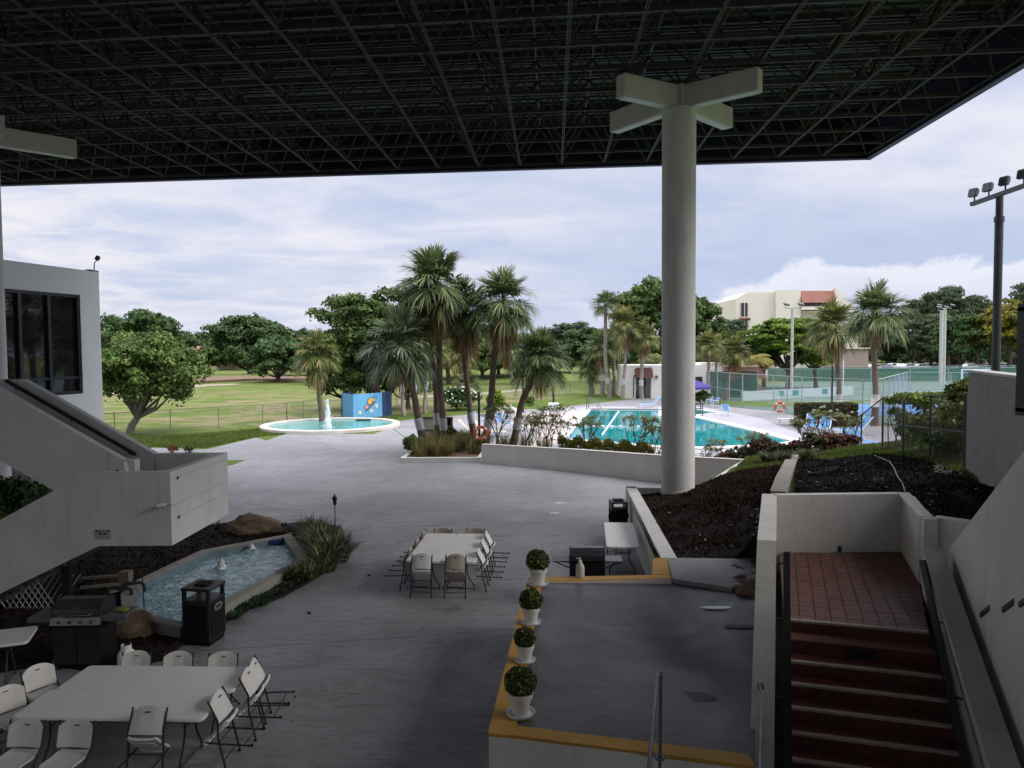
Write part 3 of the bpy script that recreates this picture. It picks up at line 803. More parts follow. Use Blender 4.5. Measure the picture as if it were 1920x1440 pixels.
for i in range(NI + 1):
    b_ = MB(); b_.bar(node(i, 0, ZR + .003), node(i, NJ, ZR + .003), .03, .04)
    o_ = e1 * .055; b_.bar(node(i, 0, ZR + .003) + o_, node(i, NJ, ZR + .003) + o_, .024, .04)
    b_.build('bottom_chord', mt_frame, roof, world=True)
for j in range(NJ):
    b_ = MB(); b_.bar(node(.5, j + .5, ZR + HT), node(NI - .5, j + .5, ZR + HT), .08, .06); b_.build('top_chord', mt_frame, roof, world=True)
for i in range(NI):
    b_ = MB(); b_.bar(node(i + .5, .5, ZR + HT + .005), node(i + .5, NJ - .5, ZR + HT + .005), .06, .05); b_.build('top_chord', mt_frame, roof, world=True)
# diagonal struts
dm = []
for (di, dj) in ((-.5, -.5), (.5, -.5), (.5, .5), (-.5, .5)):
    a = Vector((0, 0, 0)); b2 = node(di, dj, ZR) - node(0, 0, ZR); b2.z = -HT
    q = MB(); q.bar(a, b2, .042, .03); u_, v_ = frame_of(b2); q.bar(a + u_ * .03, b2 + u_ * .03, .016, .05)
    me = bpy.data.meshes.new('diagonal_strut'); me.from_pydata(q.v, [], q.f); me.materials.append(mt_frame); dm.append((me, b2, q))
cand = []
inv = cam.matrix_world.inverted()
for i in range(NI):
    for j in range(NJ):
        p = node(i + .5, j + .5, ZR + HT)
        for k in range(4):
            c_ = p + dm[k][1] * .5; cc_ = inv @ c_
            dep = -cc_.z; vis = dep > 1 and abs(cc_.x / dep) < 960 / F_PX and abs(cc_.y / dep) < 720 / F_PX
            cand.append((0 if vis else 1, (c_ - CP).length, i, j, k, p))
cand.sort(key=lambda q: (q[0], q[1]))
for c_ in cand[:300]:
    o = link('diagonal_strut', dm[c_[4]][0], None, roof, c_[5] - roof.location)
rest = MB()
for c_ in cand[300:]:
    q = dm[c_[4]][2]; p = c_[5]; rest.add([(x + p.x, y + p.y, z + p.z) for x, y, z in q.v], q.f)
o = rest.build('diagonal_strut', mt_frame, roof, world=True); o['kind'] = 'stuff'
# deck sheets and purlins
zd = ZR + HT + .32
for j in range(NJ):
    b_ = MB(); p = node(-.12, j - .10, zd); q_ = node(NI, j - .10, zd); r_ = node(NI, j + .87, zd); s_ = node(-.12, j + .87, zd)
    b_.hexa([p, q_, r_, s_] + [x + Vector((0, 0, .05)) for x in (p, q_, r_, s_)]); b_.build('deck_panel', mt_roofdeck, roof, world=True)
    b_ = MB(); b_.bar(node(-.12, j + .885, zd + .0), node(NI, j + .885, zd), .035, .06); b_.build('deck_seam', mt_seam, roof, world=True)
    b_ = MB(); b_.bar(node(-.1, j + .5, zd - .09), node(NI, j + .5, zd - .09), .09, .14); b_.build('purlin', mt_frame, roof, world=True)
    for f_ in (.0, .25, .75): b_ = MB(); b_.bar(node(-.1, j + f_, zd - .05), node(NI, j + f_, zd - .05), .04, .07); b_.build('purlin', mt_frame, roof, world=True)
b_ = MB(); p = node(-.14, -.14, zd + .06); q_ = node(NI + .2, -.14, zd + .06); r_ = node(NI + .2, NJ + .2, zd + .06); s_ = node(-.14, NJ + .2, zd + .06)
b_.hexa([p, q_, r_, s_] + [x + Vector((0, 0, .1)) for x in (p, q_, r_, s_)]); b_.build('roof_membrane', mt_blackm, roof, world=True)
# fascia on front and right edges
FZ0, FZ1 = ZR - .10, zd + .25
def fas(a, b2, name='fascia', t_=.06):
    q = MB(); q.wall(a, b2, t_, FZ0, FZ1); q.build(name, mt_fascia, roof, world=True)
    q = MB(); q.wall(a, b2, t_ + .16, FZ0 - .05, FZ0 - .002); q.build('fascia_lip', mt_lip, roof, world=True)
fas(node(-.16, -.16), node(NI + .2, -.16))
fas(node(-.16, NJ + .2), node(-.16, -.165))

# ------------------------------------------------------------------ columns with cross heads
mt_arm = M('arm_paint', (0.62, 0.62, 0.58), (0.54, 0.54, 0.51), rough=.7, scale=1.2)
mt_armb = M('arm_soffit', (0.60, 0.66, 0.66), (0.52, 0.58, 0.58), rough=.5)
def column(base, ztop, label, arms, rad=.485):
    t = thing('column', label, 'column', base, group='round concrete columns')
    z0 = base[2] - .5
    MB().lathe([(rad, -.5), (rad, ztop - base[2])], (0, 0, 0), 48).build('shaft', mt_col, t, True)
    MB().lathe([(rad + .015, -.5), (rad + .015, .04), (rad + .004, .07)], (0, 0, 0), 48).build('base_band', mt_col, t, True)
    za = ztop - base[2]
    for (dx_, dy_) in arms:
        d = Vector((dx_, dy_, 0)); L = d.length; d.normalize(); a = math.atan2(d.y, d.x)
        q = MB(); q.box(d * (L / 2 + .1) + Vector((0, 0, za + .34)), (L - .2, .36, .62), a, bev=.015); o = q.build('arm', mt_arm, t)
        q = MB(); q.box(d * (L / 2 + .18) + Vector((0, 0, za + .022)), (L - .5, .30, .012), a); q.build('arm_soffit', mt_armb, o)
    q = MB(); q.box((0, 0, za + .34), (.5, .5, .64), R(45)); q.build('hub', mt_arm, t)
    q = MB()
    top = []
    for (dx_, dy_) in arms:
        for s_ in (.45, .95): top.append((dx_ * s_, dy_ * s_))
    for (x, y) in top: q.box((x, y, za + .68), (.25, .25, .08))
    q.build('bearing_plate', mt_black, t)
    return t
ARMS = [(1.84, -1.5), (-1.86, -1.1), (-1.57, 2.3), (1.97, 1.95)]
cb_ = D(1271, 905, 21.9)
column((cb_.x, 21.9, 1.1), 12.15, 'tall round stucco column standing in the brown mulch bed', ARMS)
column((-17.40, 24.9, 0.0), 12.15, 'round stucco column at the far left behind the white staircase', [(1.30, -1.05)] + ARMS[1:])

# ------------------------------------------------------------------ added wall behind the camera (never in view), shuts out light from behind
bb = thing('unseen_back_wall', 'added white stucco wall with dark windows, unseen behind the viewer', 'building', (0, -7, 0))
q = MB(); q.box((0, 0, 6.4), (60, .4, 12.8)); q.build('wall', mt_stucco, bb)
for k in range(8):
    q = MB(); q.box((-24 + k * 6.8, .22, 5.2), (4.5, .1, 2.6)); q.build('window', mt_black, bb)
q = MB(); q.box((0, 3.4, 3.45), (40, 6.4, .3)); o = q.build('balcony_slab', mt_plat, bb)

# ------------------------------------------------------------------ left office building
mt_glass = M('dark_glass', (0.012, 0.014, 0.016), (0.02, 0.022, 0.024), rough=0.03, spec=0.9, scale=.4)
mt_navy = M('navy_frame', (0.015, 0.016, 0.03), (0.02, 0.02, 0.035), rough=.4, spec=.5)
mt_office = stucco('office_wall', (0.87, 0.87, 0.87), (0.83, 0.83, 0.83), .25, 60, .1)
OB = D(185, 510, 31.3)
dirO = Vector((0.225, 0.974, 0)).normalized(); nO = Vector((dirO.y, -dirO.x, 0))      # nO points right/out of the visible face
ZO = OB.z
def on_face(px, py, off=0.0):           # pixel -> point on the visible office face plane
    r = ray(px, py); p0 = Vector((OB.x, OB.y, 0)) + nO * off
    t_ = (p0 - CP).dot(nO) / r.dot(nO); return CP + r * t_
ob = thing('office_building', 'white two-storey office building with a wide dark window at far left', 'building', (OB.x, OB.y, 0))
L0 = -14.0
w0 = on_face(8, 540); w1_ = on_face(150, 553); w2_ = on_face(153, 738)
def sO(p): return (p - Vector((OB.x, OB.y, 0))).dot(dirO)
sa, sb = sO(w0) - 2.3, sO(w1_); zt_, zb_ = w1_.z, w2_.z
def facebox(b_, s0, s1, z0, z1, o0, o1):
    A = Vector((OB.x, OB.y, 0)) + dirO * s0; B = Vector((OB.x, OB.y, 0)) + dirO * s1
    b_.prism([(A.x + nO.x * o0, A.y + nO.y * o0), (B.x + nO.x * o0, B.y + nO.y * o0), (B.x + nO.x * o1, B.y + nO.y * o1), (A.x + nO.x * o1, A.y + nO.y * o1)], z0, z1)
ZG = 3.3     # underside of upper storey
q = MB(); facebox(q, L0, sa, ZG, ZO, -12, 0); facebox(q, sb, 0, ZG, ZO, -12, 0); facebox(q, sa, sb, zt_, ZO, -12, 0); facebox(q, sa, sb, ZG, zb_, -12, 0)
facebox(q, -3.4, 0, 0, ZG, -12, 0)
q.build('wall', mt_office, ob, world=True)
q = MB(); facebox(q, L0, -3.4, 0, ZG, -12, -2.0); q.build('ground_floor_wall', mt_navy, ob, world=True)
fr = MB()
for s_ in (sa, sb - .12): facebox(fr, s_, s_ + .12, zb_, zt_, -.25, -.04)
facebox(fr, sa, sb, zt_ - .12, zt_, -.25, -.045); facebox(fr, sa, sb, zb_, zb_ + .12, -.25, -.045)
m1 = sO(on_face(40, 600)); m2 = sO(on_face(95, 600)); zt2 = on_face(120, 709).z
for s_ in (m1, m2): facebox(fr, s_ - .07, s_ + .07, zb_ + .12, zt_ - .12, -.25, -.05)
facebox(fr, sa + .12, sb - .12, zt2 - .05, zt2 + .05, -.24, -.07)
win = fr.build('window', mt_navy, ob, world=True)
edges = [sa, m1, m2, sb]
for i in range(3):
    for (z0, z1) in ((zb_ + .1, zt2 - .02), (zt2 + .02, zt_ - .1)):
        q = MB(); facebox(q, edges[i] + .05, edges[i + 1] - .05, z0, z1, -.20, -.17); o = q.build('pane', mt_glass, None)
        o.parent = win; o.location = -Vector(ob.location)
q = MB(); p = on_face(181, 509); q.box((p.x - .2, p.y, p.z + .03), (.25, .6, .05)); q.tube([p + Vector((-.1, 0, 0)), p + Vector((-.08, 0, .35)), p + Vector((.02, 0, .45))], .02, 6)
q.box(p + Vector((.06, 0, .55)), (.16, .16, .2), rot=(0, .5, 0), bev=.03); fl = q.build('floodlight', mt_black, ob, world=True)
# letter board in the shaded ground floor
bdir = math.atan2(dirO.y, dirO.x)
p = on_face(38, 897, -1.9)
text_mesh('wall_letter', 'B', 1.0, mt_line, ob, p - Vector((OB.x, OB.y, 0)) + Vector((.04, 0, 0)), (R(90), R(-90), bdir), .02)

# ------------------------------------------------------------------ left staircase
ls = thing('white_staircase', 'white stucco staircase with a boxed half landing above the small pond', 'staircase', (-7.0, 14.7, 0))
ZLT, ZLB, ZU = 2.92, 1.45, 4.68
Y0, Y1, Y2 = 14.68, 16.25, 17.55
xr = -6.78; xl = -8.44
# landing box: near, right and far parapets, slab
q = MB(); q.box(((xl + xr) / 2, (Y0 + Y2) / 2, 1.65), (xr - xl - .02, Y2 - Y0 - .02, .36)); q.build('landing_slab', mt_stucco, ls, world=True)
q = MB(); q.prism([(xl, Y0), (xr, Y0), (xr, Y0 + .2), (xl, Y0 + .2)], ZLB, ZLT); q.build('landing_parapet', mt_stucco, ls, world=True)
q = MB(); q.prism([(xr, Y0 + .004), (xr + .04, Y2), (xr - .16, Y2), (xr - .2, Y0 + .2)], ZLB, ZLT - .003); q.build('landing_parapet', mt_stucco, ls, world=True)
q = MB(); q.prism([(xl + .1, Y2 - .2), (xr + .036, Y2 - .2), (xr + .036, Y2 + .0), (xl + .1, Y2)], ZLB, ZLT - .006); q.build('landing_parapet', mt_stucco, ls, world=True)
# upper flight (climbs to the left), between Y1 and Y2
sl = (ZU - ZLT) / (11.35 - 8.37)
def flight_wall(y, t_, x_bot, x_top, ztop0, slope, depth, flat=0.0):
    pts = [Vector((x_bot, y, ztop0)), Vector((x_top, y, ztop0 + slope * (x_bot - x_top))), Vector((x_top, y, ztop0 + slope * (x_bot - x_top) - depth)), Vector((x_bot, y, ztop0 - depth))]
    return MB().vprism(pts, (0, t_, 0))
q = MB(); q.vprism([Vector((-8.37, Y2 - .2, ZLT)), Vector((-11.38, Y2 - .2, ZU)), Vector((-17, Y2 - .2, ZU)), Vector((-17, Y2 - .2, 3.2)), Vector((-11.38, Y2 - .2, 3.1)), Vector((-8.37, Y2 - .2, 1.4))], (0, .2, 0)); q.build('flight_parapet', mt_stucco, ls, world=True)
q = MB(); yy = Y1 + .02
q.vprism([Vector((-8.55, yy, ZLT + .02)), Vector((-11.6, yy, ZLT + .02 + 3.05 * sl)), Vector((-17, yy, ZLT + .02 + 3.05 * sl)), Vector((-17, yy, 3.15)), Vector((-11.6, yy, 3.15)), Vector((-8.55, yy, 1.40))], (0, .2, 0)); q.build('flight_parapet', mt_stucco, ls, world=True)
q = MB(); q.box((-8.42, Y1 + .12, 2.42), (.28, .24, 1.04)); q.build('newel_pillar', mt_stucco, ls, world=True)
def steps(name, x0, dirx, n, z0, run, rise, ya, yb, mat):
    for k in range(n):
        xa = x0 + dirx * run * k; xb = xa + dirx * run; z = z0 + rise * (k + 1)
        q = MB(); q.box(((xa + xb) / 2, (ya + yb) / 2, z - abs(rise) / 2 - .08), (run, yb - ya, abs(rise) + .16)); q.build(name, mat, ls, world=True)
steps('step', -8.45, -1, 10, 1.83, .30, .177, Y1 + .22, Y2 - .2, mt_plat)
steps('step', -8.45, -1, 9, 1.83 + .0, .30, -.17, Y0 + .2, Y1, mt_plat)
q = MB(); q.box((-14.3, (Y1 + Y2) / 2 + .1, 3.45), (5.6, 1.1, .28)); q.build('upper_slab', mt_stucco, ls, world=True)
# lower flight (descends to the left) near and far parapets
for yy, t_ in ((Y0 + .002, .198), (Y1 - .14, .14)):
    q = MB(); q.vprism([Vector((xl, yy, ZLT - .004)), Vector((-11.8, yy, ZLT - 3.36 * .535)), Vector((-12.0, yy, .95)), Vector((-12.0, yy, 0.0)), Vector((-11.3, yy, 0.0)), Vector((xl + .2, yy, ZLB))], (0, t_, 0)); q.build('flight_parapet', mt_stucco, ls, world=True)
q = MB(); q.box((-9.1, Y0 + .35, .7), (.16, .14, 1.5)); q.build('support_post', mt_black, ls, world=True)
# handrails
def rail(name, pts, r_, mat, parent, brackets=(), off=(0, .12, 0)):
    q = MB(); q.tube(pts, r_, 8)
    for b_ in brackets:
        p = Vector(pts[0]).lerp(Vector(pts[-1]), b_); q.tube([p, p + Vector((0, 0, -.07)), p + Vector(off) + Vector((0, 0, -.07))], .015, 6)
    return q.build(name, mat, parent, True, world=True)
rail('handrail', [(-8.75, Y2 - .3, 2.92), (-11.7, Y2 - .3, 2.92 + 2.95 * sl)], .045, mt_black, ls, (.05, .5, .93))
rail('handrail', [(-8.5, Y1 - .25, 2.75), (-9.4, Y1 - .25, 2.27)], .03, mt_black, ls, (.3,))
mt_conduit = M('painted_conduit', (0.40, 0.40, 0.39))
# conduits, camera and notice on the landing box
q = MB()
for (z_, y_a) in ((2.78, .3), (2.25, 0.0), (1.98, .25)):
    q.tube([(xr + .015, Y0 + y_a, z_), (xr + .045, Y2, z_ - .02 + .0)], .005, 5)
q.tube([(xr - .3, Y0 - .012, 2.26), (xr + .012, Y0 - .012, 2.26), (xr + .014, Y0 + .1, 2.255)], .008, 5)
q.build('conduit', mt_conduit, ls, world=True)
for z_ in (2.78, 1.98): q = MB(); q.box((xr + .03, Y0 + .28, z_ - .02), (.02, .035, .06)); q.build('junction_box', mt_black, ls, world=True)
p = Vector((xr - .17, Y0 - .1, 2.27))
sc = thing('security_camera', 'small white bullet security camera on the landing wall', 'camera', p)
q = MB(); q.tube([(.08, .08, 0), (.02, .02, .01), (-.06, -.02, -.015)], .042, 12); q.build('housing', mt_coping, sc, True)
q = MB(); q.tube([(-.058, -.019, -.014), (-.072, -.024, -.017)], .034, 12); q.build('lens', mt_black, sc, True)
p = D(193, 1000, Y0 - .012)
sg = thing('wall_notice', 'small white warning notice on the near face of the staircase landing', 'sign', p)
q = MB(); q.box((0, 0, -.02), (.30, .01, .19)); q.build('plate', M('notice_grey', (0.42, 0.42, 0.42), rough=.6), sg)
q = MB(); q.box((0, -.008, .05), (.28, .006, .035)); q.build('header_band', mt_black, sg)
text_mesh('notice_text', 'WARNING', .045, mt_line, sg, (0, -.012, .05), (R(90), 0, 0), .001)
q = MB(); q.lathe([(.028, 0), (.028, .004)], (0, 0, 0), 14); q2 = MB()
for x_ in (-.05, .04): q2 = MB(); q2.box((x_, -.008, -.01), (.05, .006, .04), bev=.002); q2.build('pictogram', mt_black, sg)

# lattice panel leaning under the stair
lt = thing('lattice_panel', 'white plastic lattice panel under the lower stair flight', 'lattice', (-9.9, 15.1, 0))
for sgn in (1, -1):
    for k in range(9):
        a = Vector((-.5 + k * .13, -.01 * sgn, 0.02)); b2 = a + Vector((.5 * sgn, 0, .75))
        q = MB(); q.bar(a, b2, .028, .008); q.build('slat', mt_coping, lt)

# ------------------------------------------------------------------ right staircase (tiled)
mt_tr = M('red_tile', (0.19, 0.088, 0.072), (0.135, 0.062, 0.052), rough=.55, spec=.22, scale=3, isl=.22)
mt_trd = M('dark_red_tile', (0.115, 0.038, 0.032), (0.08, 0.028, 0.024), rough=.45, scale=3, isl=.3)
mt_grout = M('grout', (0.16, 0.12, 0.11), rough=.9)
mt_nose = M('nosing', (0.42, 0.36, 0.32), (0.31, 0.265, 0.24), rough=.7, scale=3, fine=.3)
ZL = 1.54
LNL = G(1471, 1160, ZL); LNR = G(1741, 1184, ZL); LBL = G(1462, 1036, ZL); LBR = G(1690, 1033, ZL); LRM = G(1722, 1091, ZL)
st = thing('tiled_staircase', 'red tiled outdoor stairs between white stucco walls rising to a landing', 'staircase', (LNL.x, LNL.y, 0))
nd = (LNR - LNL).normalized(); wdt = (LNR - LNL).length
vd = Vector((math.sin(R(19.6)), math.cos(R(19.6)), 0))       # going away, up the flight
land = [LNL, LNR, LRM, LBR, LBL]
q = MB(); q.prism([(p.x, p.y) for p in land], 1.2, ZL - .012); q.build('landing_bed', mt_grout, st, world=True)
# landing tiles
ts = .205; lp = [(p.x, p.y) for p in land]
def P3(a, b_, z): p = LNL + nd * a + vd * b_; return (p.x, p.y, z)
cnt = 0
for jj in range(0, 18):
    for ii in range(0, 16):
        a, b_ = ii * ts, jj * ts
        corners = [Vector(P3(a + .004 + .0, b_ + .004, 0)[:2]), Vector(P3(a + ts - .008, b_ + .004, 0)[:2]), Vector(P3(a + ts - .008, b_ + ts - .008, 0)[:2]), Vector(P3(a + .004, b_ + ts - .008, 0)[:2])]
        poly = corners
        for k in range(5):
            p0 = Vector(lp[k]); p1 = Vector(lp[(k + 1) % 5]); d_ = (p1 - p0).normalized(); poly = clip(poly, p0, Vector((-d_.y, d_.x))) if poly else []
        if len(poly) >= 3 and abs(sum(poly[i].x * poly[(i + 1) % len(poly)].y - poly[(i + 1) % len(poly)].x * poly[i].y for i in range(len(poly)))) > .006:
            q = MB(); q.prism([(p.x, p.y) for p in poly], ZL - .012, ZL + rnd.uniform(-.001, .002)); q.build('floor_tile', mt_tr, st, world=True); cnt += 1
# flight of steps
RUN, RISE, NS = .30, .17, 9
for k in range(NS):
    z = ZL - RISE * (k + 1); yb0 = -RUN * k; wk = wdt * (1 + .0 * k)
    A = LNL + vd * yb0; B = LNR + vd * yb0 + nd * .03 * k; A2 = A - vd * RUN; B2 = B - vd * RUN
    q = MB(); q.prism([(A2.x, A2.y), (B2.x, B2.y), (B.x, B.y), (A.x, A.y)], z - RISE - .05, z - .012)
    sp_o = q.build('step', mt_grout, st, world=True)
    A = A - vd * 0; ww = (B - A).length; nt = int(ww / ts + .5); tw = ww / nt
    off = Vector((st.location.x, st.location.y, 0))
    for i in range(nt):
        # riser tile, standing just in front of the grout of the step above
        p0 = A + nd * (i * tw + .004); p1 = A + nd * ((i + 1) * tw - .004)
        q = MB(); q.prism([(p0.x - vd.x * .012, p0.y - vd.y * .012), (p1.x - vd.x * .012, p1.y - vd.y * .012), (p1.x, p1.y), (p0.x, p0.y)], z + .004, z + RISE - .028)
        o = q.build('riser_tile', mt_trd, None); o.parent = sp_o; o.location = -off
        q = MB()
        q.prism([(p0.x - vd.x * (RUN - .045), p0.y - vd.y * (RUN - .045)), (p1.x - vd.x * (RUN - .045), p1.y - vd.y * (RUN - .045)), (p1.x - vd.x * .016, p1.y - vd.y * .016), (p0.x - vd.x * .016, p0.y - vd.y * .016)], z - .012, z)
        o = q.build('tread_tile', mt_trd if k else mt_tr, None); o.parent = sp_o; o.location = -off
    q = MB(); zz = z + RISE
    q.prism([((A - vd * .03).x, (A - vd * .03).y), ((B - vd * .03).x, (B - vd * .03).y), ((B + vd * .035).x, (B + vd * .035).y), ((A + vd * .035).x, (A + vd * .035).y)], zz - .026, zz + .004)
    if k != 1: q.build('nosing', mt_nose, st, world=True)
    else: q.build('nosing', mt_trd, st, world=True)
# dark metal grille on the second riser
A = LNL - vd * RUN * 1 + nd * .78
q = MB()
for i in range(6):
    z = ZL - RISE * 2 + .02 + i * .022; q.bar(A - vd * .03 + Vector((0, 0, z - A.z)), A - vd * .03 + nd * .36 + Vector((0, 0, z - A.z)), .012, .012)
q.build('drain_grille', mt_black, st, world=True)
# left parapet: flat beside the landing, sloping beside the flight
pl0 = G(1450, 930, 2.6)
WL = LNL - nd * .14 
ZT = 2.6
def pline(u_, v_): return LNL + nd * u_ + vd * v_
far_v = (G(1450, 931, 2.6) - LNL).dot(vd)
far_v = 3.55
def slopewall(name, u0, u1, zflat, v_flat0, v_flat1, v_end, slope, zb, mat, drop=0.0, cap=None, parent=None):
    a = pline(u0, v_flat0); b_ = pline(u0, v_flat1); c_ = pline(u0, v_end)
    offv = nd * (u1 - u0)
    z_end = zflat - slope * (v_flat1 - v_end)
    q = MB(); q.vprism([Vector((a.x, a.y, zb)), Vector((a.x, a.y, zflat)), Vector((b_.x, b_.y, zflat)), Vector((c_.x, c_.y, z_end)), Vector((c_.x, c_.y, zb))], offv)
    o = q.build(name, mat, parent, world=True)
    if cap:
        q = MB(); e_ = offv.normalized() * .012; th = .03
        q.vprism([Vector((a.x, a.y, zflat + .002)) - e_, Vector((b_.x, b_.y, zflat + .002)) - e_, Vector((b_.x, b_.y, zflat + th)) - e_, Vector((a.x, a.y, zflat + th)) - e_], offv + e_ * 2); q.build('parapet_cap', cap[0], parent, world=True)
        q = MB(); q.vprism([Vector((b_.x, b_.y, zflat + .002)) - e_, Vector((c_.x, c_.y, z_end + .002)) - e_, Vector((c_.x, c_.y, z_end + th)) - e_, Vector((b_.x, b_.y, zflat + th)) - e_], offv + e_ * 2); q.build('parapet_cap', cap[1], parent, world=True)
    return o
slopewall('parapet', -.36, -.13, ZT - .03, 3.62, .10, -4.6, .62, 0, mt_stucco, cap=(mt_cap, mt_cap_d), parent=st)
# back wall of landing, right return wall
def seg(name, a, b_, t_, z0, z1, mat, cap=mt_cap):
    q = MB(); q.wall(a, b_, t_, z0, z1 - .03); q.build(name, mat, st, world=True)
    q = MB(); q.wall(a, b_, t_ , z1 - .028, z1); q.build('parapet_cap', cap, st, world=True)
seg('landing_wall', Vector((LBL.x - .1, LBL.y, 0)), Vector((LBR.x, LBR.y, 0)), .18, 1.2, ZT, mt_stucco)
nR = Vector((LRM.x, LRM.y, 0)); 
q = MB(); dR = (Vector((LBR.x, LBR.y, 0)) - nR)
q.wall(nR, Vector((LBR.x, LBR.y + .0, 0)), -.20, 1.2, ZT - .03); q.build('landing_wall', mt_stucco, st, world=True)
q = MB(); q.wall(nR, Vector((LBR.x, LBR.y + .18, 0)), -.20, ZT - .028, ZT + .001); q.build('parapet_cap', mt_cap, st, world=True)
eR = D(1822, 978, 11.35)
seg('return_wall', Vector((nR.x + .19, nR.y - .07, 0)), Vector((eR.x, eR.y, 0)), .2, 1.0, ZT - .004, mt_stucco)
q = MB(); q.box((nR.x + .1, nR.y - .1, 1.9), (.2, .16, 1.38), R(-12)); q.build('wall_end', mt_stucco, st, world=True)
# right low parapet following the flight
def plane_pt(px, py, p0, dirv):
    n_ = Vector((dirv.y, -dirv.x, 0)); r = ray(px, py); t_ = (p0 - CP).dot(n_) / r.dot(n_); return CP + r * t_
pr0 = Vector((6.22, 11.2, 2.2)); vr = Vector((math.sin(R(19.4)), math.cos(R(19.4)), 0))
pr1 = plane_pt(1857, 1440, pr0, vr); pr1b = pr0 + (pr1 - pr0) * 1.5
offw = Vector((vr.y, -vr.x, 0)) * .26
q = MB(); q.vprism([pr0 + Vector((0, 0, -1.5)), pr0, pr1b, Vector((pr1b.x, pr1b.y, -.1))], offw); q.build('parapet', mt_stucco, st, world=True)
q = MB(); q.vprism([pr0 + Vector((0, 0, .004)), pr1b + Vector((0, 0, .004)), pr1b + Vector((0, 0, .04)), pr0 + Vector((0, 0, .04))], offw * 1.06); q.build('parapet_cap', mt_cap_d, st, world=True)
# inner curb plane between the parapet and the steps
# handrails: dark square section
def zrail(u0, v0, v1, h0, slope, name='handrail', w_=.075):
    a = pline(u0, v0); b_ = pline(u0, v1); a = Vector((a.x, a.y, h0)); b_ = Vector((b_.x, b_.y, h0 - slope * (v0 - v1)))
    q = MB(); q.bar(a, b_, w_, .05)
    for k in (.03, .2, .4, .6, .8):
        p = a.lerp(b_, k); s_ = -1 if u0 < 1 else 1
        q.bar(p, p + nd * .16 * s_ + Vector((0, 0, -.04)), .022)
    q.build(name, mt_black, st, world=True)
zrail(.02, .05, -4.8, 2.45, .60, w_=.085)
ra = D(1730, 1052, 11.0); rb = D(1812, 1440, 7.75)
q = MB(); q.bar(ra, ra + (rb - ra) * 1.2, .09, .05)
for k in (.08, .36, .72, 1.0):
    p = ra.lerp(rb, k); q.bar(p, p + Vector((.14, 0, -.05)), .02)
q.build('handrail', mt_black, st, world=True)
# big side wall of the upper flight
bw0 = Vector((6.66, 11.3, 2.18)); bw1 = plane_pt(1920, 845, bw0, vr); slp = (bw1 - bw0)
bwt = bw0 + slp * 2.3
us = thing('upper_stair_wall', 'big sloping stucco side wall of the upper stair flight at right', 'wall', (bw0.x, bw0.y, 0))
q = MB(); q.vprism([Vector((bw0.x, bw0.y, 0)), bw0, bwt, Vector((bwt.x, bwt.y, 0))], Vector((vr.y, -vr.x, 0)) * .25); q.build('wall_body', mt_stucco, us, world=True)
def louvre(px, py, L=.42):
    c_ = plane_pt(px, py, bw0, vr); nn = Vector((-vr.y, vr.x, 0)); sd_ = (slp.normalized()) * -1
    q = MB(); 
    for k in range(9):
        a = c_ + sd_ * (L * (k / 8 - .5)); a2 = a + Vector((0, 0, -.055)); q.vprism([a + nn * .003, a + sd_ * .03 + nn * .003, a2 + sd_ * .03 + nn * .003, a2 + nn * .003], nn * .018)
    q.build('louvre_light', mt_steel, us, world=True)
    q = MB(); a = c_ - sd_ * L * .5; b_ = c_ + sd_ * L * .55; q.vprism([a + Vector((0, 0, .012)) + nn * .001, b_ + Vector((0, 0, .012)) + nn * .001, b_ + Vector((0, 0, -.068)) + nn * .001, a + Vector((0, 0, -.068)) + nn * .001], nn * .008)
    q.build('louvre_recess', mt_blackm, us, world=True)
louvre(1848, 1142); louvre(1892, 1131); louvre(1925, 1120)

# vertical metal handrails in the foreground
r1 = G(1237, 1262, ZP)
hr = thing('platform_handrail', 'thin dark double pipe handrail rising from the platform front edge', 'handrail', (1.55, 7.6, ZP))
q = MB(); tp = D(1238, 1262, 6.6); 
q.tube([D(1240, 1262, 6.65), D(1236, 1260, 6.55), D(1232, 1266, 6.3), D(1217, 1440, 4.9), D(1200, 1600, 4.2)], .016, 8); q.build('rail_pipe', mt_steel, hr, True, world=True)
q = MB(); q.tube([D(1239, 1266, 6.65), D(1237, 1440, 6.65), D(1236, 1560, 6.65)], .016, 8); q.lathe([(.05, 0), (.05, .015)], D(1237, 1422, 6.65), 12); q.build('post_pipe', mt_steel, hr, True, world=True)
hr = thing('wall_handrail', 'short steel pipe handrail fixed to the top of the left stair parapet', 'handrail', D(1426, 1290, 8.3))
q = MB(); q.tube([D(1424, 1285, 8.4), D(1428, 1300, 8.25), D(1424, 1440, 6.7), D(1420, 1600, 5.6)], .016, 8); q.build('rail_pipe', mt_steel, hr, True, world=True)
q = MB(); q.tube([D(1421, 1287, 8.42), D(1431, 1287, 8.42)], .035, 10); q.build('end_flange', mt_steel, hr, True, world=True)

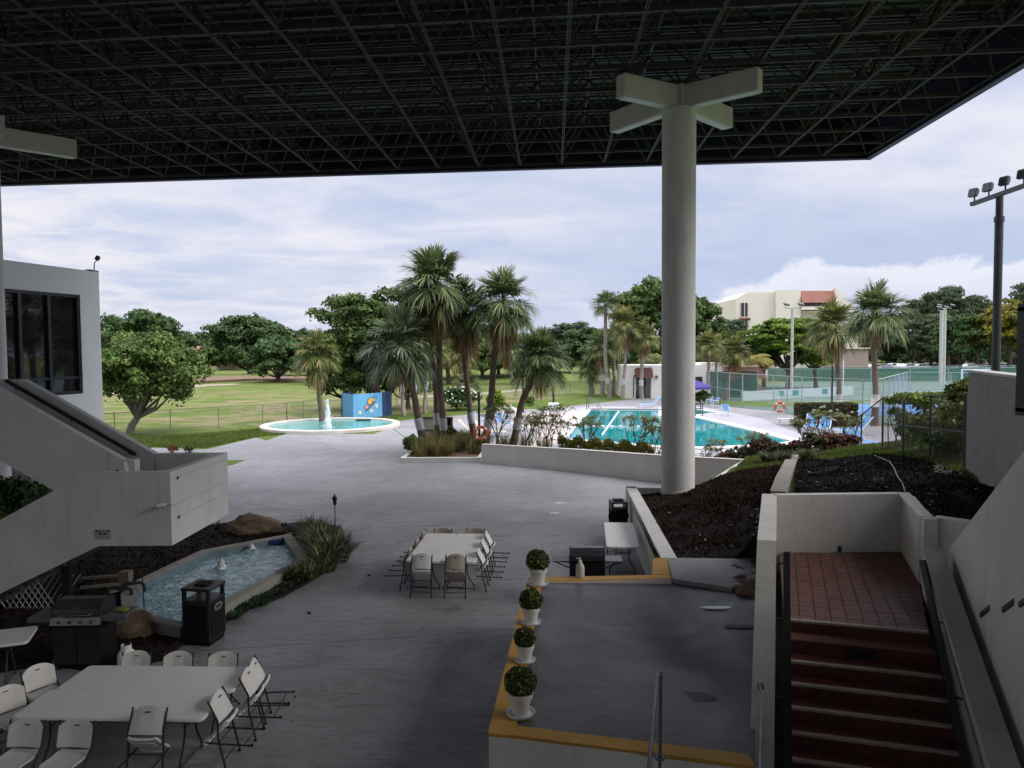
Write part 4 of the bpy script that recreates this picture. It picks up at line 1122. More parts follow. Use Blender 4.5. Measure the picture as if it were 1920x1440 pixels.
# grey textured block wall at right
mtb, tt, bb_ = base('scored_block', .9, .15); co = coords(tt, 'Object')
sp3 = tt.n('ShaderNodeSeparateXYZ'); tt.l(co, sp3.inputs[0])
vv = tt.comb(tt.math('MULTIPLY', sp3.outputs[1], 1.0), sp3.outputs[2], 0.0)
br = tt.n('ShaderNodeTexBrick'); tt.l(vv, br.inputs['Vector']); br.inputs['Scale'].default_value = 1.0; br.inputs['Brick Width'].default_value = .09; br.inputs['Row Height'].default_value = .055
br.inputs['Mortar Size'].default_value = .005; br.offset = .37
nn_ = tt.noise(co, 3, 5, .7)
cl = tt.mix(tt.ramp(nn_, .3, .7), (0.46, 0.46, 0.46), (0.37, 0.37, 0.37))
rm = tt.math('MULTIPLY', br.outputs['Fac'], tt.ramp(tt.noise(co, 9, 4, .7), .45, .6))
cl = tt.mix(tt.math('MULTIPLY', rm, .55), cl, (0.09, 0.09, 0.10)); tt.l(cl, bb_.inputs['Base Color'])
bump(tt, bb_, tt.math('SUBTRACT', tt.noise(co, 50, 4, .6), rm), .6, .01)
gw0 = Vector((10.4, 17.0, 1.9)); gdir = vr
gw = thing('scored_block_wall', 'grey scored block wall with a pale coping at the right edge', 'wall', (gw0.x, gw0.y, 1.5))
L_ = 9.0; a = gw0; b_ = gw0 - gdir * L_
gm = MB(); gm.box((.15, -L_ / 2, 1.56), (.3, L_, 3.30)); o = gm.build('wall_body', mtb, gw, rot=(0, 0, -R(19.4)))
gm = MB(); gm.box((.15, -L_ / 2, 3.235), (.34, L_ + .04, .05)); gm.build('coping', mt_cap, gw, rot=(0, 0, -R(19.4)))
# hanging black frame at the very right edge
hf = thing('hanging_sign_frame', 'black metal box frame hanging at the right edge of view', 'sign frame', D(1935, 670, 3.0))
q = MB(); z0_, z1_ = D(1915, 772, 3.0).z - D(1935, 670, 3.0).z, D(1915, 576, 3.0).z - D(1935, 670, 3.0).z
xa = D(1913, 670, 3.0).x - D(1935, 670, 3.0).x
for x_ in (xa + .02, xa + .28): q.box((x_, 0, (z0_ + z1_) / 2), (.03, .06, z1_ - z0_))
for z_ in (z0_, z1_): q.box((xa + .15, 0, z_), (.29, .06, .03))
q.build('frame', mt_black, hf)
q = MB(); q.box((xa + .15, 0, (z0_ + z1_) / 2), (.23, .02, z1_ - z0_ - .03)); q.build('panel', mt_stucco_d, hf)
q = MB(); q.tube([(xa + .26, 0, z1_), (xa + .26, 0, 7.5)], .012, 6); q.build('hanger_rod', mt_black, hf)
# ------------------------------------------------------------------ folding chairs
mt_plw = M('chair_plastic', (0.78, 0.76, 0.72), (0.72, 0.70, 0.66), rough=.45, spec=.4, mode='Object', scale=4, bs=.15, bscale=120)
mt_plt = M('chair_plastic_tan', (0.44, 0.38, 0.33), (0.38, 0.33, 0.28), rough=.5, spec=.35, mode='Object', scale=4, bs=.15, bscale=120)
mt_plg = M('chair_plastic_grey', (0.66, 0.66, 0.67), (0.6, 0.6, 0.61), rough=.5, spec=.35, mode='Object', scale=4, bs=.15, bscale=120)
mt_tbl = M('table_plastic', (0.82, 0.80, 0.77), (0.76, 0.74, 0.71), rough=.4, spec=.4, mode='Object', scale=2, bs=.2, bscale=140, fine=.14)
mt_legs = M('leg_metal', (0.03, 0.03, 0.034), (0.02, 0.02, 0.022), rough=.45, spec=.5)
mt_slot = M('slot_black', (0.01, 0.01, 0.01))

def curved_panel(w, h, t, bow, arch, nx=12, nz=6, rec=True):
    """backrest: width w, height h, bowed by `bow`, arched top by `arch`; z from 0"""
    vs = []; fs = []
    for side in (0, 1):
        for j in range(nz + 1):
            for i in range(nx + 1):
                x = (i / nx - .5) * w; k = (2 * x / w)
                top = h - arch * (abs(k) ** 2.6); z = top * j / nz
                edge = 1.0 if 0 < i < nx and 0 < j < nz else 0.55
                y = -bow * (1 - k * k) + (-t / 2 if side == 0 else t / 2) * edge
                if rec and abs(k) < .32 and nz * .25 < j < nz * .95: y += .008
                vs.append((x, y, z))
    n1 = (nx + 1) * (nz + 1)
    for s_ in (0, 1):
        for j in range(nz):
            for i in range(nx):
                a = s_ * n1 + j * (nx + 1) + i; f = (a, a + 1, a + nx + 2, a + nx + 1); fs.append(f if s_ == 0 else f[::-1])
    def e(a, b_): fs.append((a, b_, b_ + n1, a + n1))
    for i in range(nx): e(i + 1, i); e(nz * (nx + 1) + i, nz * (nx + 1) + i + 1)
    for j in range(nz): e(j * (nx + 1), (j + 1) * (nx + 1)); e((j + 1) * (nx + 1) + nx, j * (nx + 1) + nx)
    return vs, fs
def make_chair(mat, name='folding_chair'):
    t = thing(name, 'x', 'chair')
    lean = R(14)
    q = MB(); vs, fs = curved_panel(.43, .33, .028, .045, .085); q.add(vs, fs)
    o = q.build('backrest', mat, t, True); o.location = (0, -.135, .50); o.rotation_euler = (lean, 0, 0)
    q = MB(); q.box((0, -.027, .255), (.07, .012, .014)); q.box((0, -.062, .255), (.07, .008, .014)); h_ = q.build('handle_slot', mt_slot, o)
    # seat with rolled front
    q = MB(); prof = [(-.20, .0), (-.12, -.012), (.02, -.014), (.14, -.004), (.19, -.008), (.205, -.03)]
    nx_ = 10; vs = []; fs = []
    for s_ in (0, 1):
        for j, (y, z) in enumerate(prof):
            ww = .40 - .05 * (j == 0) - .015 * (j == len(prof) - 1)
            for i in range(nx_ + 1):
                k = i / nx_ - .5; vs.append((k * ww, y, .445 + z + .02 * (2 * k) ** 4 - (.03 if s_ else 0)))
    n1 = (nx_ + 1) * len(prof)
    for s_ in (0, 1):
        for j in range(len(prof) - 1):
            for i in range(nx_):
                a = s_ * n1 + j * (nx_ + 1) + i; fs.append((a, a + 1, a + nx_ + 2, a + nx_ + 1))
    for i in range(nx_):
        fs.append((i, i + 1, i + 1 + n1, i + n1)); a = (len(prof) - 1) * (nx_ + 1) + i; fs.append((a, a + 1, a + 1 + n1, a + n1))
    for j in range(len(prof) - 1):
        a = j * (nx_ + 1); fs.append((a, a + nx_ + 1, a + nx_ + 1 + n1, a + n1)); a += nx_; fs.append((a, a + nx_ + 1, a + nx_ + 1 + n1, a + n1))
    q.add(vs, fs); seat = q.build('seat', mat, t, True)
    q = MB()
    for k in range(4): q.box((0, -.12 + k * .075, .408), (.30, .02, .022))
    q.build('seat_rib', mat, seat)
    for s_ in (-1, 1):
        q = MB(); q.tube([(s_ * .217, -.225, .80), (s_ * .222, -.15, .53), (s_ * .222, .0, .36), (s_ * .225, .20, .0)], .0135, 8); q.build('leg', mt_legs, t, True)
        q = MB(); q.tube([(s_ * .20, .17, .425), (s_ * .203, .02, .27), (s_ * .205, -.26, .0)], .012, 8); q.build('leg', mt_legs, t, True)
        q = MB(); q.tube([(s_ * .225, .192, .03), (s_ * .225, .205, .0)], .018, 8); q.tube([(s_ * .205, -.25, .02), (s_ * .205, -.268, .0)], .016, 8); q.build('foot_cap', mt_slot, t)
    q = MB(); q.tube([(-.224, .14, .105), (.224, .14, .105)], .009, 6); q.build('crossbar', mt_legs, t)
    q = MB(); q.tube([(-.204, -.19, .08), (.204, -.19, .08)], .009, 6); q.build('crossbar', mt_legs, t)
    q = MB(); q.tube([(-.222, .03, .315), (.222, .03, .315)], .009, 6); q.build('crossbar', mt_legs, t)
    return t
protos = {}
def chair(kind, foot, head, tilt, label, group):
    """foot: ground point under the middle of the front feet; head: heading (deg) of the sitter, 0=+Y; tilt forward in deg"""
    first = kind not in protos
    if first: protos[kind] = make_chair({'w': mt_plw, 't': mt_plt, 'g': mt_plg}[kind])
    rot = Euler((-R(tilt), 0, -R(head)))
    loc = Vector(foot) - rot.to_matrix() @ Vector((0, .2, 0))
    if first:
        o = protos[kind]; o.location = loc; o.rotation_euler = rot; o['label'] = label; o['group'] = group; return o
    return dup(protos[kind], loc, rot=rot, label=label, group=group)

# ------------------------------------------------------------------ folding tables
def make_table(L=2.44, Wd=.76):
    t = thing('folding_table', 'x', 'table')
    def rr_poly(hx, hy, r_, n=5):
        o_ = []
        for cx_, cy_, a0_ in ((hx - r_, hy - r_, 0), (-hx + r_, hy - r_, 90), (-hx + r_, -hy + r_, 180), (hx - r_, -hy + r_, 270)):
            for k in range(n + 1):
                a = R(a0_ + 90 * k / n); o_.append((cx_ + r_ * math.cos(a), cy_ + r_ * math.sin(a)))
        return o_
    q = MB(); A = rr_poly(L / 2 - .008, Wd / 2 - .008, .07); B = rr_poly(L / 2, Wd / 2, .075); n = len(A)
    vs = [(x, y, .742) for x, y in A] + [(x, y, .732) for x, y in B] + [(x, y, .702) for x, y in B] + [(x, y, .695) for x, y in A]
    fs = [list(range(n)), list(range(4 * n - 1, 3 * n - 1, -1))]
    for k in range(3):
        for i in range(n): fs.append((k * n + i, (k + 1) * n + i, (k + 1) * n + (i + 1) % n, k * n + (i + 1) % n))
    q.add(vs, fs); q.build('tabletop', mt_tbl, t, True)
    for s_ in (-1, 1):
        x0 = s_ * (L / 2 - .34)
        for yy in (-1, 1):
            q = MB(); q.tube([(x0, yy * .14, .70), (x0, yy * .15, .40), (x0, yy * .20, .26), (x0 , yy * .30, .12), (x0 , yy * .30, .0)], .014, 8); q.build('leg', mt_legs, t, True)
        q = MB(); q.tube([(x0, -.145, .5), (x0, .145, .5)], .01, 6); q.tube([(x0, -.30, .05), (x0, .30, .05)], .01, 6); q.tube([(x0, 0, .5), (x0 - s_ * .42, 0, .70)], .009, 6); q.build('leg_brace', mt_legs, t, True)
    q = MB()
    for yy in (-1, 1): q.box((0, yy * (Wd / 2 - .04), .685), (L - .3, .02, .025))
    q.build('rail', mt_legs, t)
    return t
tb0 = make_table()
def place_table(a, b_, label, group, side=1, gap=0.0, first=False, L=2.44):
    """a->b is the long edge (ground points of the tabletop edge); side +1: table lies left of a->b"""
    a = Vector((a[0], a[1])); b_ = Vector((b_[0], b_[1])); d = (b_ - a).normalized(); n_ = Vector((-d.y, d.x)) * side
    c_ = (a + b_) / 2 + n_ * (.38 + gap)
    loc = (c_.x, c_.y, 0); rz = math.atan2(d.y, d.x)
    if first: o = tb0; o.location = loc; o.rotation_euler = (0, 0, rz); o['label'] = label; o['group'] = group; return o, c_, d, n_
    return dup(tb0, loc, rz, label, group=group), c_, d, n_
GT1 = 'white folding tables set out on the patio'
fa = G(16, 1344, .74); fb = G(383, 1349, .74)
fm = (fa + fb) / 2; fd = (fb - fa).normalized(); fa = fm - fd * 1.22; fb = fm + fd * 1.22
o, c1, d1, n1v = place_table(fa, fb, 'white folding table nearest the viewer, lower one of the foreground pair', GT1, 1, 0, True)
o, c2_, _, _ = place_table(fa + Vector((n1v.x, n1v.y, 0)) * .775 + fd * .06, fb + Vector((n1v.x, n1v.y, 0)) * .775 + fd * .06, 'white folding table behind the nearest one, grill side of the foreground pair', GT1)
# middle pair: long edges run away from the viewer
ma = G(826, 1052, .74); mb = G(857, 1001, .74); md = (mb - ma).normalized(); mmid = (ma + mb) / 2; ma = mmid - md * 1.22; mb = mmid + md * 1.22
o, cA, dM, _ = place_table(ma, mb, 'left folding table of the central pair, beside the pond planting', GT1, 1, .005)
o, cB, _, nM = place_table(ma, mb, 'right folding table of the central pair, nearer the potted plants', GT1, -1, .005)
# table by the retaining wall, behind the second grill
ta = G(1199, 1025, .74); tb_ = G(1187, 981, .74); td = (tb_ - ta).normalized(); tm = (ta + tb_) / 2
place_table(tm - td * 1.15, tm + td * 1.15, 'white folding table standing along the white retaining wall', GT1, 1)
ta = G(48, 1208, .74); tb_ = G(76, 1168, .74)
td = (tb_ - ta); td.z = 0; td.normalize(); nx_ = Vector((-td.y, td.x, 0))
mid = (ta + tb_) / 2; lt_c = mid + nx_ * 1.22
dup(tb0, (lt_c.x, lt_c.y, 0), math.atan2(nx_.y, nx_.x), 'white folding table cut by the left edge beside the gas grill', group=GT1)

GC = 'folding chairs round the white tables'
def W2(v2): return Vector((v2.x, v2.y, 0))
hd = math.degrees(math.atan2(d1.y, d1.x))           # table direction angle (ccw from +X)
def along(c_, d_, n_, s_, t_): return Vector((c_.x + d_.x * s_ + n_.x * t_, c_.y + d_.y * s_ + n_.y * t_, 0))
def px_at(px, c_, d_, n_, t_):   # parameter along d so that the point at offset t_ projects to column px (height .8)
    best = None
    for k in range(-200, 200):
        p = along(c_, d_, n_, k * .01, t_); rr_ = p + Vector((0, 0, .8)) - CP
        dep = rr_.dot(_F); x = 960 + rr_.dot(_Rt) / dep * F_PX
        if best is None or abs(x - px) < best[0]: best = (abs(x - px), k * .01)
    return best[1]
# far side, facing the viewer
for px, lab in ((236, 'white folding chair on the far side of the front tables, before the gas grill'), (317, 'middle one of three white folding chairs along the far side of the front tables'), (402, 'white folding chair at the far right corner of the foreground tables, below the black bin')):
    s_ = px_at(px, c2_, d1, n1v, .42); p = along(c2_, d1, n1v, s_, .30)
    chair('w', p, 180 - hd, 0, lab, GC)
# left end, facing right, turned slightly
for px, py, hh, lab in ((76, 1266, 122, 'white folding chair at the left end of the farther foreground table'), (16, 1308, 124, 'white folding chair at the left end of the nearer foreground table, cut by the frame')):
    bc_ = G(px, py, .68); dv = Vector((math.sin(R(hh)), math.cos(R(hh)), 0)); chair('w', (bc_.x + dv.x * .335, bc_.y + dv.y * .335, 0), hh, 0, lab, GC)
# right end: tipped forward against the table ends, plus one behind the corner
p = along(c1, d1, n1v, 1.22 + .21, .02); chair('w', p, -90 - hd + 0, 42, 'white folding chair tipped against the right end of the nearest table', GC)
p = along(c2_, d1, n1v, 1.22 + .25, -.05); chair('w', p, -90 - hd - 4, 42, 'white folding chair tipped against the right end of the farther foreground table', GC)
p = along(c2_, d1, n1v, 1.22 + .22, .28); chair('w', p, -90 - hd - 8, 42, 'half hidden white folding chair behind the tipped one at the far right corner', GC)
# near side
s_ = px_at(275, c1, d1, n1v, -.45); p = along(c1, d1, n1v, s_, -.38 - .20); chair('g', p, -hd, 42, 'grey white folding chair tipped against the near edge of the nearest table', GC)
p = G(150, 1478, 0); chair('g', (-5.38, 8.52, 0), 184, 0, 'white folding chair turned away from the nearest table, right one of the bottom left two', GC)
chair('g', (-6.00, 8.54, 0), 184, 0, 'white folding chair turned away from the nearest table at the bottom left corner', GC)
# central group
am = math.degrees(math.atan2(dM.y, dM.x))            # direction of the long side
hM = 90 - am
cM = (cA + cB) / 2
nMv = Vector((nM.x, nM.y))                           # points right
def mp(s_, t_): return Vector((cM.x + dM.x * s_ + nMv.x * t_, cM.y + dM.y * s_ + nMv.y * t_, 0))
chair('t', mp(-1.22 - .20, .34), hM, 42, 'tan folding chair tipped against the near end of the central tables', GC)
chair('g', mp(-1.22 - .19, -.40), hM, 42, 'pale grey folding chair tipped against the near end of the central tables', GC)
chair('t', mp(1.22 - .16, -.40), hM + 180, 0, 'left of the two tan folding chairs at the far end of the central tables', GC)
chair('t', mp(1.22 - .12, .42), hM + 180, 0, 'right of the two tan folding chairs at the far end of the central tables', GC)
for k, (s_, lab) in enumerate(((-.72, 'nearest tipped chair along the left side of the central tables'), (.05, 'middle tipped chair along the left side of the central tables'), (.80, 'farthest tipped chair along the left side of the central tables'))):
    chair('t', mp(s_, -.76 - .20), hM + 90, 42, lab, GC)
for k, (s_, lab) in enumerate(((-.70, 'nearest tipped chair along the right side of the central tables'), (.10, 'middle tipped chair along the right side of the central tables'), (.85, 'farthest tipped chair along the right side of the central tables'))):
    chair('w', mp(s_, .76 + .20), hM - 90, 42, lab, GC)

# ------------------------------------------------------------------ grill
mt_lid = M('grill_lid', (0.09, 0.095, 0.10), (0.06, 0.065, 0.07), rough=.32, metal=.5, mode='Object', scale=5)
mt_panel = M('grill_panel', (0.22, 0.20, 0.20), (0.17, 0.16, 0.16), rough=.32, metal=.7, mode='Object', scale=5)
mt_shelf = M('grill_shelf', (0.16, 0.165, 0.18), (0.12, 0.125, 0.135), rough=.4, metal=.4, mode='Object')
def make_grill():
    t = thing('gas_grill', 'x', 'grill')
    q = MB(); q.box((0, 0, .42), (.72, .50, .70), bev=.01); o = q.build('cabinet', mt_blackm, t)
    q = MB(); q.box((-.18, -.258, .42), (.34, .014, .62), bev=.004); q.box((.18, -.258, .42), (.34, .014, .62), bev=.004); q.build('door', mt_black, o)
    pr = [(-.25, .90), (-.27, .96), (-.25, 1.03), (-.18, 1.10), (-.06, 1.14), (.10, 1.14), (.20, 1.10), (.25, 1.0), (.25, .90)]
    q = MB(); q.vprism([Vector((-.34, y, z)) for y, z in pr], (.68, 0, 0)); lid = q.build('lid', mt_lid, t)
    q = MB()
    for x_ in (-.355, .34): q.vprism([Vector((x_, y * 1.04, (z - .9) * 1.03 + .895)) for y, z in pr], (.016, 0, 0))
    q.build('lid_side', mt_black, lid)
    q = MB(); q.tube([(-.24, -.265, .955), (-.22, -.315, .95), (.22, -.315, .95), (.24, -.265, .955)], .012, 8); q.build('lid_handle', mt_steel, lid, True)
    q = MB(); q.lathe([(.032, 0), (.032, .01)], (0, 0, 0), 16); g_ = q.build('thermometer', mt_steel, lid); g_.location = (0, -.245, 1.045); g_.rotation_euler = (R(48), 0, 0)
    q = MB(); q.vprism([Vector((-.37, -.25, .90)), Vector((-.37, -.30, .78)), Vector((-.37, -.24, .76)), Vector((-.37, -.20, .90))], (.74, 0, 0)); cp_ = q.build('control_panel', mt_panel, t)
    for k in range(4):
        q = MB(); q.lathe([(.028, 0), (.028, .008), (.018, .012), (.018, .03)], (0, 0, 0), 14); q.box((0, 0, .034), (.036, .01, .012)); kn = q.build('knob', mt_steel, cp_, True); kn.location = (-.24 + .16 * k, -.278, .835); kn.rotation_euler = (R(113), 0, 0)
    q = MB(); q.box((0, .0, .80), (.70, .48, .16)); q.build('firebox', mt_blackm, t)
    for s_ in (-1, 1):
        q = MB(); q.box((s_ * .55, 0, .88), (.36, .46, .03), bev=.008); q.box((s_ * .55, -.225, .855), (.36, .02, .07)); q.build('side_shelf', mt_shelf, t)
        
        for y_ in (-.18, .18): q = MB(); q.bar((s_ * .37, y_, .74), (s_ * .68, y_, .865), .02); q.build('shelf_bracket', mt_black, t)
        for yy in (-.2, .2):
            q = MB(); q.tube([(s_ * .30 - .015, yy, .04), (s_ * .30 + .015, yy, .04)], .04, 12); q.build('caster', mt_black, t)
    return t
g1 = make_grill(); p = D(158, 1200, 12.55)
g1.location = (p.x + .05, 12.5, 0); g1.rotation_euler = (0, 0, R(2)); g1.scale = (1.1, 1.1, 1.0); g1['label'] = 'black gas grill with four knobs beside the pond, left of the tables'; g1['group'] = 'gas grills'
p = D(1101, 1060, 15.5)
dup(g1, (p.x, 15.55, 0), R(178), 'black gas grill seen from behind in the corner of the platform and retaining wall', 1.0)
# yellow-green cloth on grill shelf
q = MB()
rs = random.Random(2)
cl_ = thing('folded_cloth', 'small yellow green cloth lying on the side shelf of the near grill', 'cloth', tuple(g1.matrix_basis @ Vector((.56, .02, .9))), R(-10))
q.box((0, 0, .012), (.20, .14, .02), bev=.006); q.box((.02, .01, .03), (.15, .11, .016), .3, bev=.005)
q.build('cloth', M('lime_cloth', (0.30, 0.33, 0.04), (0.22, 0.25, 0.03), rough=.9), cl_, True)

# propane tank
p = G(238, 1257, 0)
pt = thing('propane_tank', 'white propane tank on the ground between the grill and the chairs', 'gas tank', p); pt.scale = (.88,) * 3
MB().lathe([(.10, 0), (.11, .03), (.15, .08), (.155, .14), (.155, .30), (.14, .36), (.09, .40), (.04, .415)], (0, 0, 0), 22).build('body', mt_plw, pt, True)
q = MB()
for k in range(10):
    if k in (2, 3): continue
    a = k * .628; a2 = a + .63
    q.hexa([(.095 * math.cos(a), .095 * math.sin(a), .39), (.095 * math.cos(a2), .095 * math.sin(a2), .39), (.10 * math.cos(a2), .10 * math.sin(a2), .39), (.10 * math.cos(a), .10 * math.sin(a), .39)] + [(.085 * math.cos(a), .085 * math.sin(a), .50), (.085 * math.cos(a2), .085 * math.sin(a2), .50), (.09 * math.cos(a2), .09 * math.sin(a2), .50), (.09 * math.cos(a), .09 * math.sin(a), .50)])
q.build('collar', mt_plw, pt)
q = MB(); q.box((0, 0, .44), (.05, .05, .07)); q.lathe([(.03, .47), (.03, .49)], (0, 0, 0), 12); q.build('valve', mt_black, pt)

# ------------------------------------------------------------------ waste bins
def make_bin(w_=.62, d_=.62, h_=1.06, plate=True):
    t = thing('waste_bin', 'x', 'bin')
    bh = h_ * .74
    q = MB(); q.box((0, 0, .04), (w_ * .92, d_ * .92, .08)); q.build('base', mt_blackm, t)
    q = MB(); q.box((0, 0, .06 + bh / 2), (w_, d_, bh - .04), bev=.012); o = q.build('body', mt_black, t)
    for (x_, y_, a, b_) in ((0, -d_ / 2 - .004, w_ * .84, .012), (0, d_ / 2 + .004, w_ * .84, .012)):
        q = MB(); q.box((x_, y_, .06 + bh * .48), (a, b_, bh * .80), bev=.004); q.build('side_panel', mt_blackm, o)
    for s_ in (-1, 1):
        q = MB(); q.box((s_ * (w_ / 2 + .004), 0, .06 + bh * .48), (.012, d_ * .84, bh * .8), bev=.004); q.build('side_panel', mt_blackm, o)
    for sx in (-1, 1):
        for sy in (-1, 1):
            q = MB(); q.box((sx * (w_ / 2 - .035), sy * (d_ / 2 - .035), (.04 + bh + h_ - .05) / 2 + .005), (.06, .06, h_ - .05 - .04 - bh + .01)); q.build('corner_post', mt_black, t)
    q = MB(); q.box((0, 0, h_ - .03), (w_ + .03, d_ + .03, .055), bev=.015); tp = q.build('top', mt_black, t)
    q = MB(); q.box((0, 0, h_ + .012), (w_ * .45, d_ * .45, .03), bev=.01); q.build('ash_tray', mt_blackm, tp)
    if plate:
        q = MB(); n = 20; vs = [(0, 0, 0)]
        pts_ = [(math.cos(6.283 * k / n) * .14, math.sin(6.283 * k / n) * .075) for k in range(n)]
        q.vprism([Vector((w_ / 2 + .012, x, .66 + y)) for x, y in pts_], (.006, 0, 0)); pl = q.build('emblem_plate', M('emblem_grey', (0.16, 0.17, 0.18), rough=.5), o)
        q = MB()
        for k in range(3): q.tube([(w_ / 2 + .02, -.08 + .05 * k, .63), (w_ / 2 + .02, -.06 + .05 * k, .69), (w_ / 2 + .02, -.04 + .05 * k, .64), (w_ / 2 + .02, -.02 + .05 * k, .69)], .006, 5)
        q.build('emblem_mark', mt_black, pl)
    return t
b1 = make_bin(.54, .54, 1.05); p = G(392, 1196); b1.location = (p.x - .03, p.y - .12, 0); b1.rotation_euler = (0, 0, R(-9)); b1['label'] = 'black square waste bin with an oval emblem between pond and tables'; b1['group'] = 'waste bins'
p = G(1147, 984)
b2 = thing('waste_bin', 'slim black waste bin by the retaining wall near the column', 'bin', (p.x, 20.9, 0), R(3), 'waste bins')
q = MB(); q.box((0, 0, .40), (.46, .46, .78), bev=.012); q.build('body', mt_blackm, b2)
for s_ in (-1, 1): q = MB(); q.box((s_ * .20, 0, .88), (.06, .46, .18)); q.build('side_cheek', mt_black, b2)
q = MB(); q.box((0, 0, .99), (.47, .47, .05), bev=.012); tp_ = q.build('top', mt_black, b2)
q = MB(); q.box((0, 0, 1.035), (.28, .26, .04), bev=.01); q.build('ash_tray', mt_blackm, tp_)
for s_ in (-1, 1): q = MB(); q.lathe([(.0, -.12), (.05, -.08), (.06, .0), (.03, .10), (0, .13)], (s_ * .235, -.06, .60), 8); q.build('liner_corner', mt_blackm, b2, True)

# ------------------------------------------------------------------ jug on the kerb
p = G(1087, 1083, ZP + .006); p = G(1088, 1084, ZP)
jg = thing('plastic_jug', 'translucent white pump bottle standing on the yellow kerb', 'bottle', (p.x, p.y + .03, ZP + .006))
mj, tj, bj = base('jug_plastic', .25, .4); bj.inputs['Base Color'].default_value = (.75, .76, .66, 1); bj.inputs['Transmission Weight'].default_value = .35; bj.inputs['IOR'].default_value = 1.2
MB().lathe([(.075, 0), (.08, .01), (.08, .18), (.072, .22), (.04, .265), (.03, .28)], (0, 0, 0), 20).build('body', mj, jg, True)
q = MB(); q.lathe([(.032, .28), (.032, .305), (.012, .31), (.012, .345)], (0, 0, 0), 14); q.box((-.025, 0, .35), (.075, .022, .014)); q.build('pump_cap', mt_plw, jg, True)

# ------------------------------------------------------------------ potted boxwood
mt_box = leafmat('boxwood_leaf', (0.055, 0.095, 0.020), (0.030, 0.055, 0.014), (0.24, 0.25, 0.05), .15, .5, 6, .6)
mt_pot = M('pot_white', (0.68, 0.68, 0.67), (0.58, 0.58, 0.56), rough=.55, mode='Object', scale=5, fine=.12)
mt_soil = M('soil', (0.02, 0.014, 0.01))
def leafball(n, rx, rz_, size, seed, jitter=.12):
    rs = np.random.RandomState(seed); d = rs.normal(size=(n, 3)); d /= np.linalg.norm(d, axis=1)[:, None]
    r_ = (1 - np.abs(rs.normal(0, jitter, n)))[:, None] * (1 + .10 * np.sin(d[:, :1] * 7 + 1) * np.cos(d[:, 1:2] * 6))
    C = d * r_ * np.array([rx, rx, rz_])
    a = rs.normal(size=(n, 3)); U_ = np.cross(d + rs.normal(0, .6, (n, 3)), a); U_ /= np.linalg.norm(U_, axis=1)[:, None]
    V_ = np.cross(d + rs.normal(0, .6, (n, 3)), U_); V_ /= np.linalg.norm(V_, axis=1)[:, None]
    s_ = rs.uniform(.6, 1.3, n)[:, None] * size
    return quads(C, U_ * s_, V_ * s_ * .6)
v_, f_ = leafball(2600, .175, .165, .017, 5, .10); ball_me = npmesh('foliage_ball', v_, f_, mt_box)
def make_pot():
    t = thing('potted_boxwood', 'x', 'potted plant')
    MB().lathe([(.0, 0.0), (.15, .0), (.165, .035), (.155, .035), (.14, .014), (0, .014)], (0, 0, 0), 26).build('saucer', mt_pot, t, True)
    o = MB().lathe([(.09, .015), (.125, .205), (.14, .205), (.145, .26), (.13, .262), (.125, .235), (0, .235)], (0, 0, 0), 28).build('pot', mt_pot, t, True)
    MB().lathe([(0, .236), (.124, .24)], (0, 0, 0), 20).build('soil', mt_soil, o)
    link('foliage_ball', ball_me, None, t, (0, 0, .37))
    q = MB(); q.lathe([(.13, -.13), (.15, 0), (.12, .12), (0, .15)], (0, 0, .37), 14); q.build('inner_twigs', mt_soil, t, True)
    return t
pot0 = make_pot()
for k, (px, py, s_, lab) in enumerate([(976, 1350, 1.02, 'largest looking round boxwood pot, nearest on the yellow platform edge'), (985, 1246, .86, 'second potted boxwood from the near corner of the yellow edge'), (996, 1174, .96, 'third potted boxwood from the near corner, smaller white pot'), (1009, 1101, 1.16, 'farthest potted boxwood on the far corner of the yellow edge')]):
    p = G(px, py, ZP); L_ = (p.x, p.y + .12 * s_, ZP + .006 - .0)
    if k == 0: pot0.location = L_; pot0.scale = (s_,) * 3; pot0['label'] = lab; pot0['group'] = 'potted boxwoods on the platform edge'
    else:
        o = dup(pot0, L_, k * 1.3, lab, s_, group='potted boxwoods on the platform edge')
        for c_ in o.children:
            if c_.name.startswith('foliage'): c_.scale = ((1.06, .95, .92), (.94, 1.04, 1.10), (1.08, 1.02, .90))[k - 1]; c_.rotation_euler = (.2 * k, .1, k)

# ------------------------------------------------------------------ pond with rim, jets, rocks, pump bench
ZW = .27
pond = GP(pond_px, ZW); pc = sum(pond, Vector()) / len(pond)
pd = thing('garden_pond', 'low polygonal pond with concrete rim and bubbling jets by the staircase', 'pond', (pc.x, pc.y, 0))
mt_rim = M('pond_rim', (0.40, 0.38, 0.34), (0.28, 0.27, 0.24), rough=.85, scale=1.5, fine=.35, bs=.5, bscale=30)
mt_basin = M('pond_basin', (0.20, 0.26, 0.27), (0.14, 0.19, 0.2), rough=.7, scale=2)
inner = off_poly([Vector((p.x, p.y, 0)) for p in pond], -.24)
q = MB(); n = len(pond)
for i in range(n):
    j = (i + 1) % n
    q.prism([(pond[i].x, pond[i].y), (pond[j].x, pond[j].y), (inner[j].x, inner[j].y), (inner[i].x, inner[i].y)], 0.0, ZW)
q.build('rim', mt_rim, pd, world=True)
inner2 = off_poly([Vector((p.x, p.y, 0)) for p in pond], -.26)
q = MB()
for i in range(n):
    j = (i + 1) % n
    q.prism([(inner[i].x, inner[i].y), (inner[j].x, inner[j].y), (inner2[j].x, inner2[j].y), (inner2[i].x, inner2[i].y)], 0.0, ZW - .02)
q.build('basin_liner', mt_basin, pd, world=True)
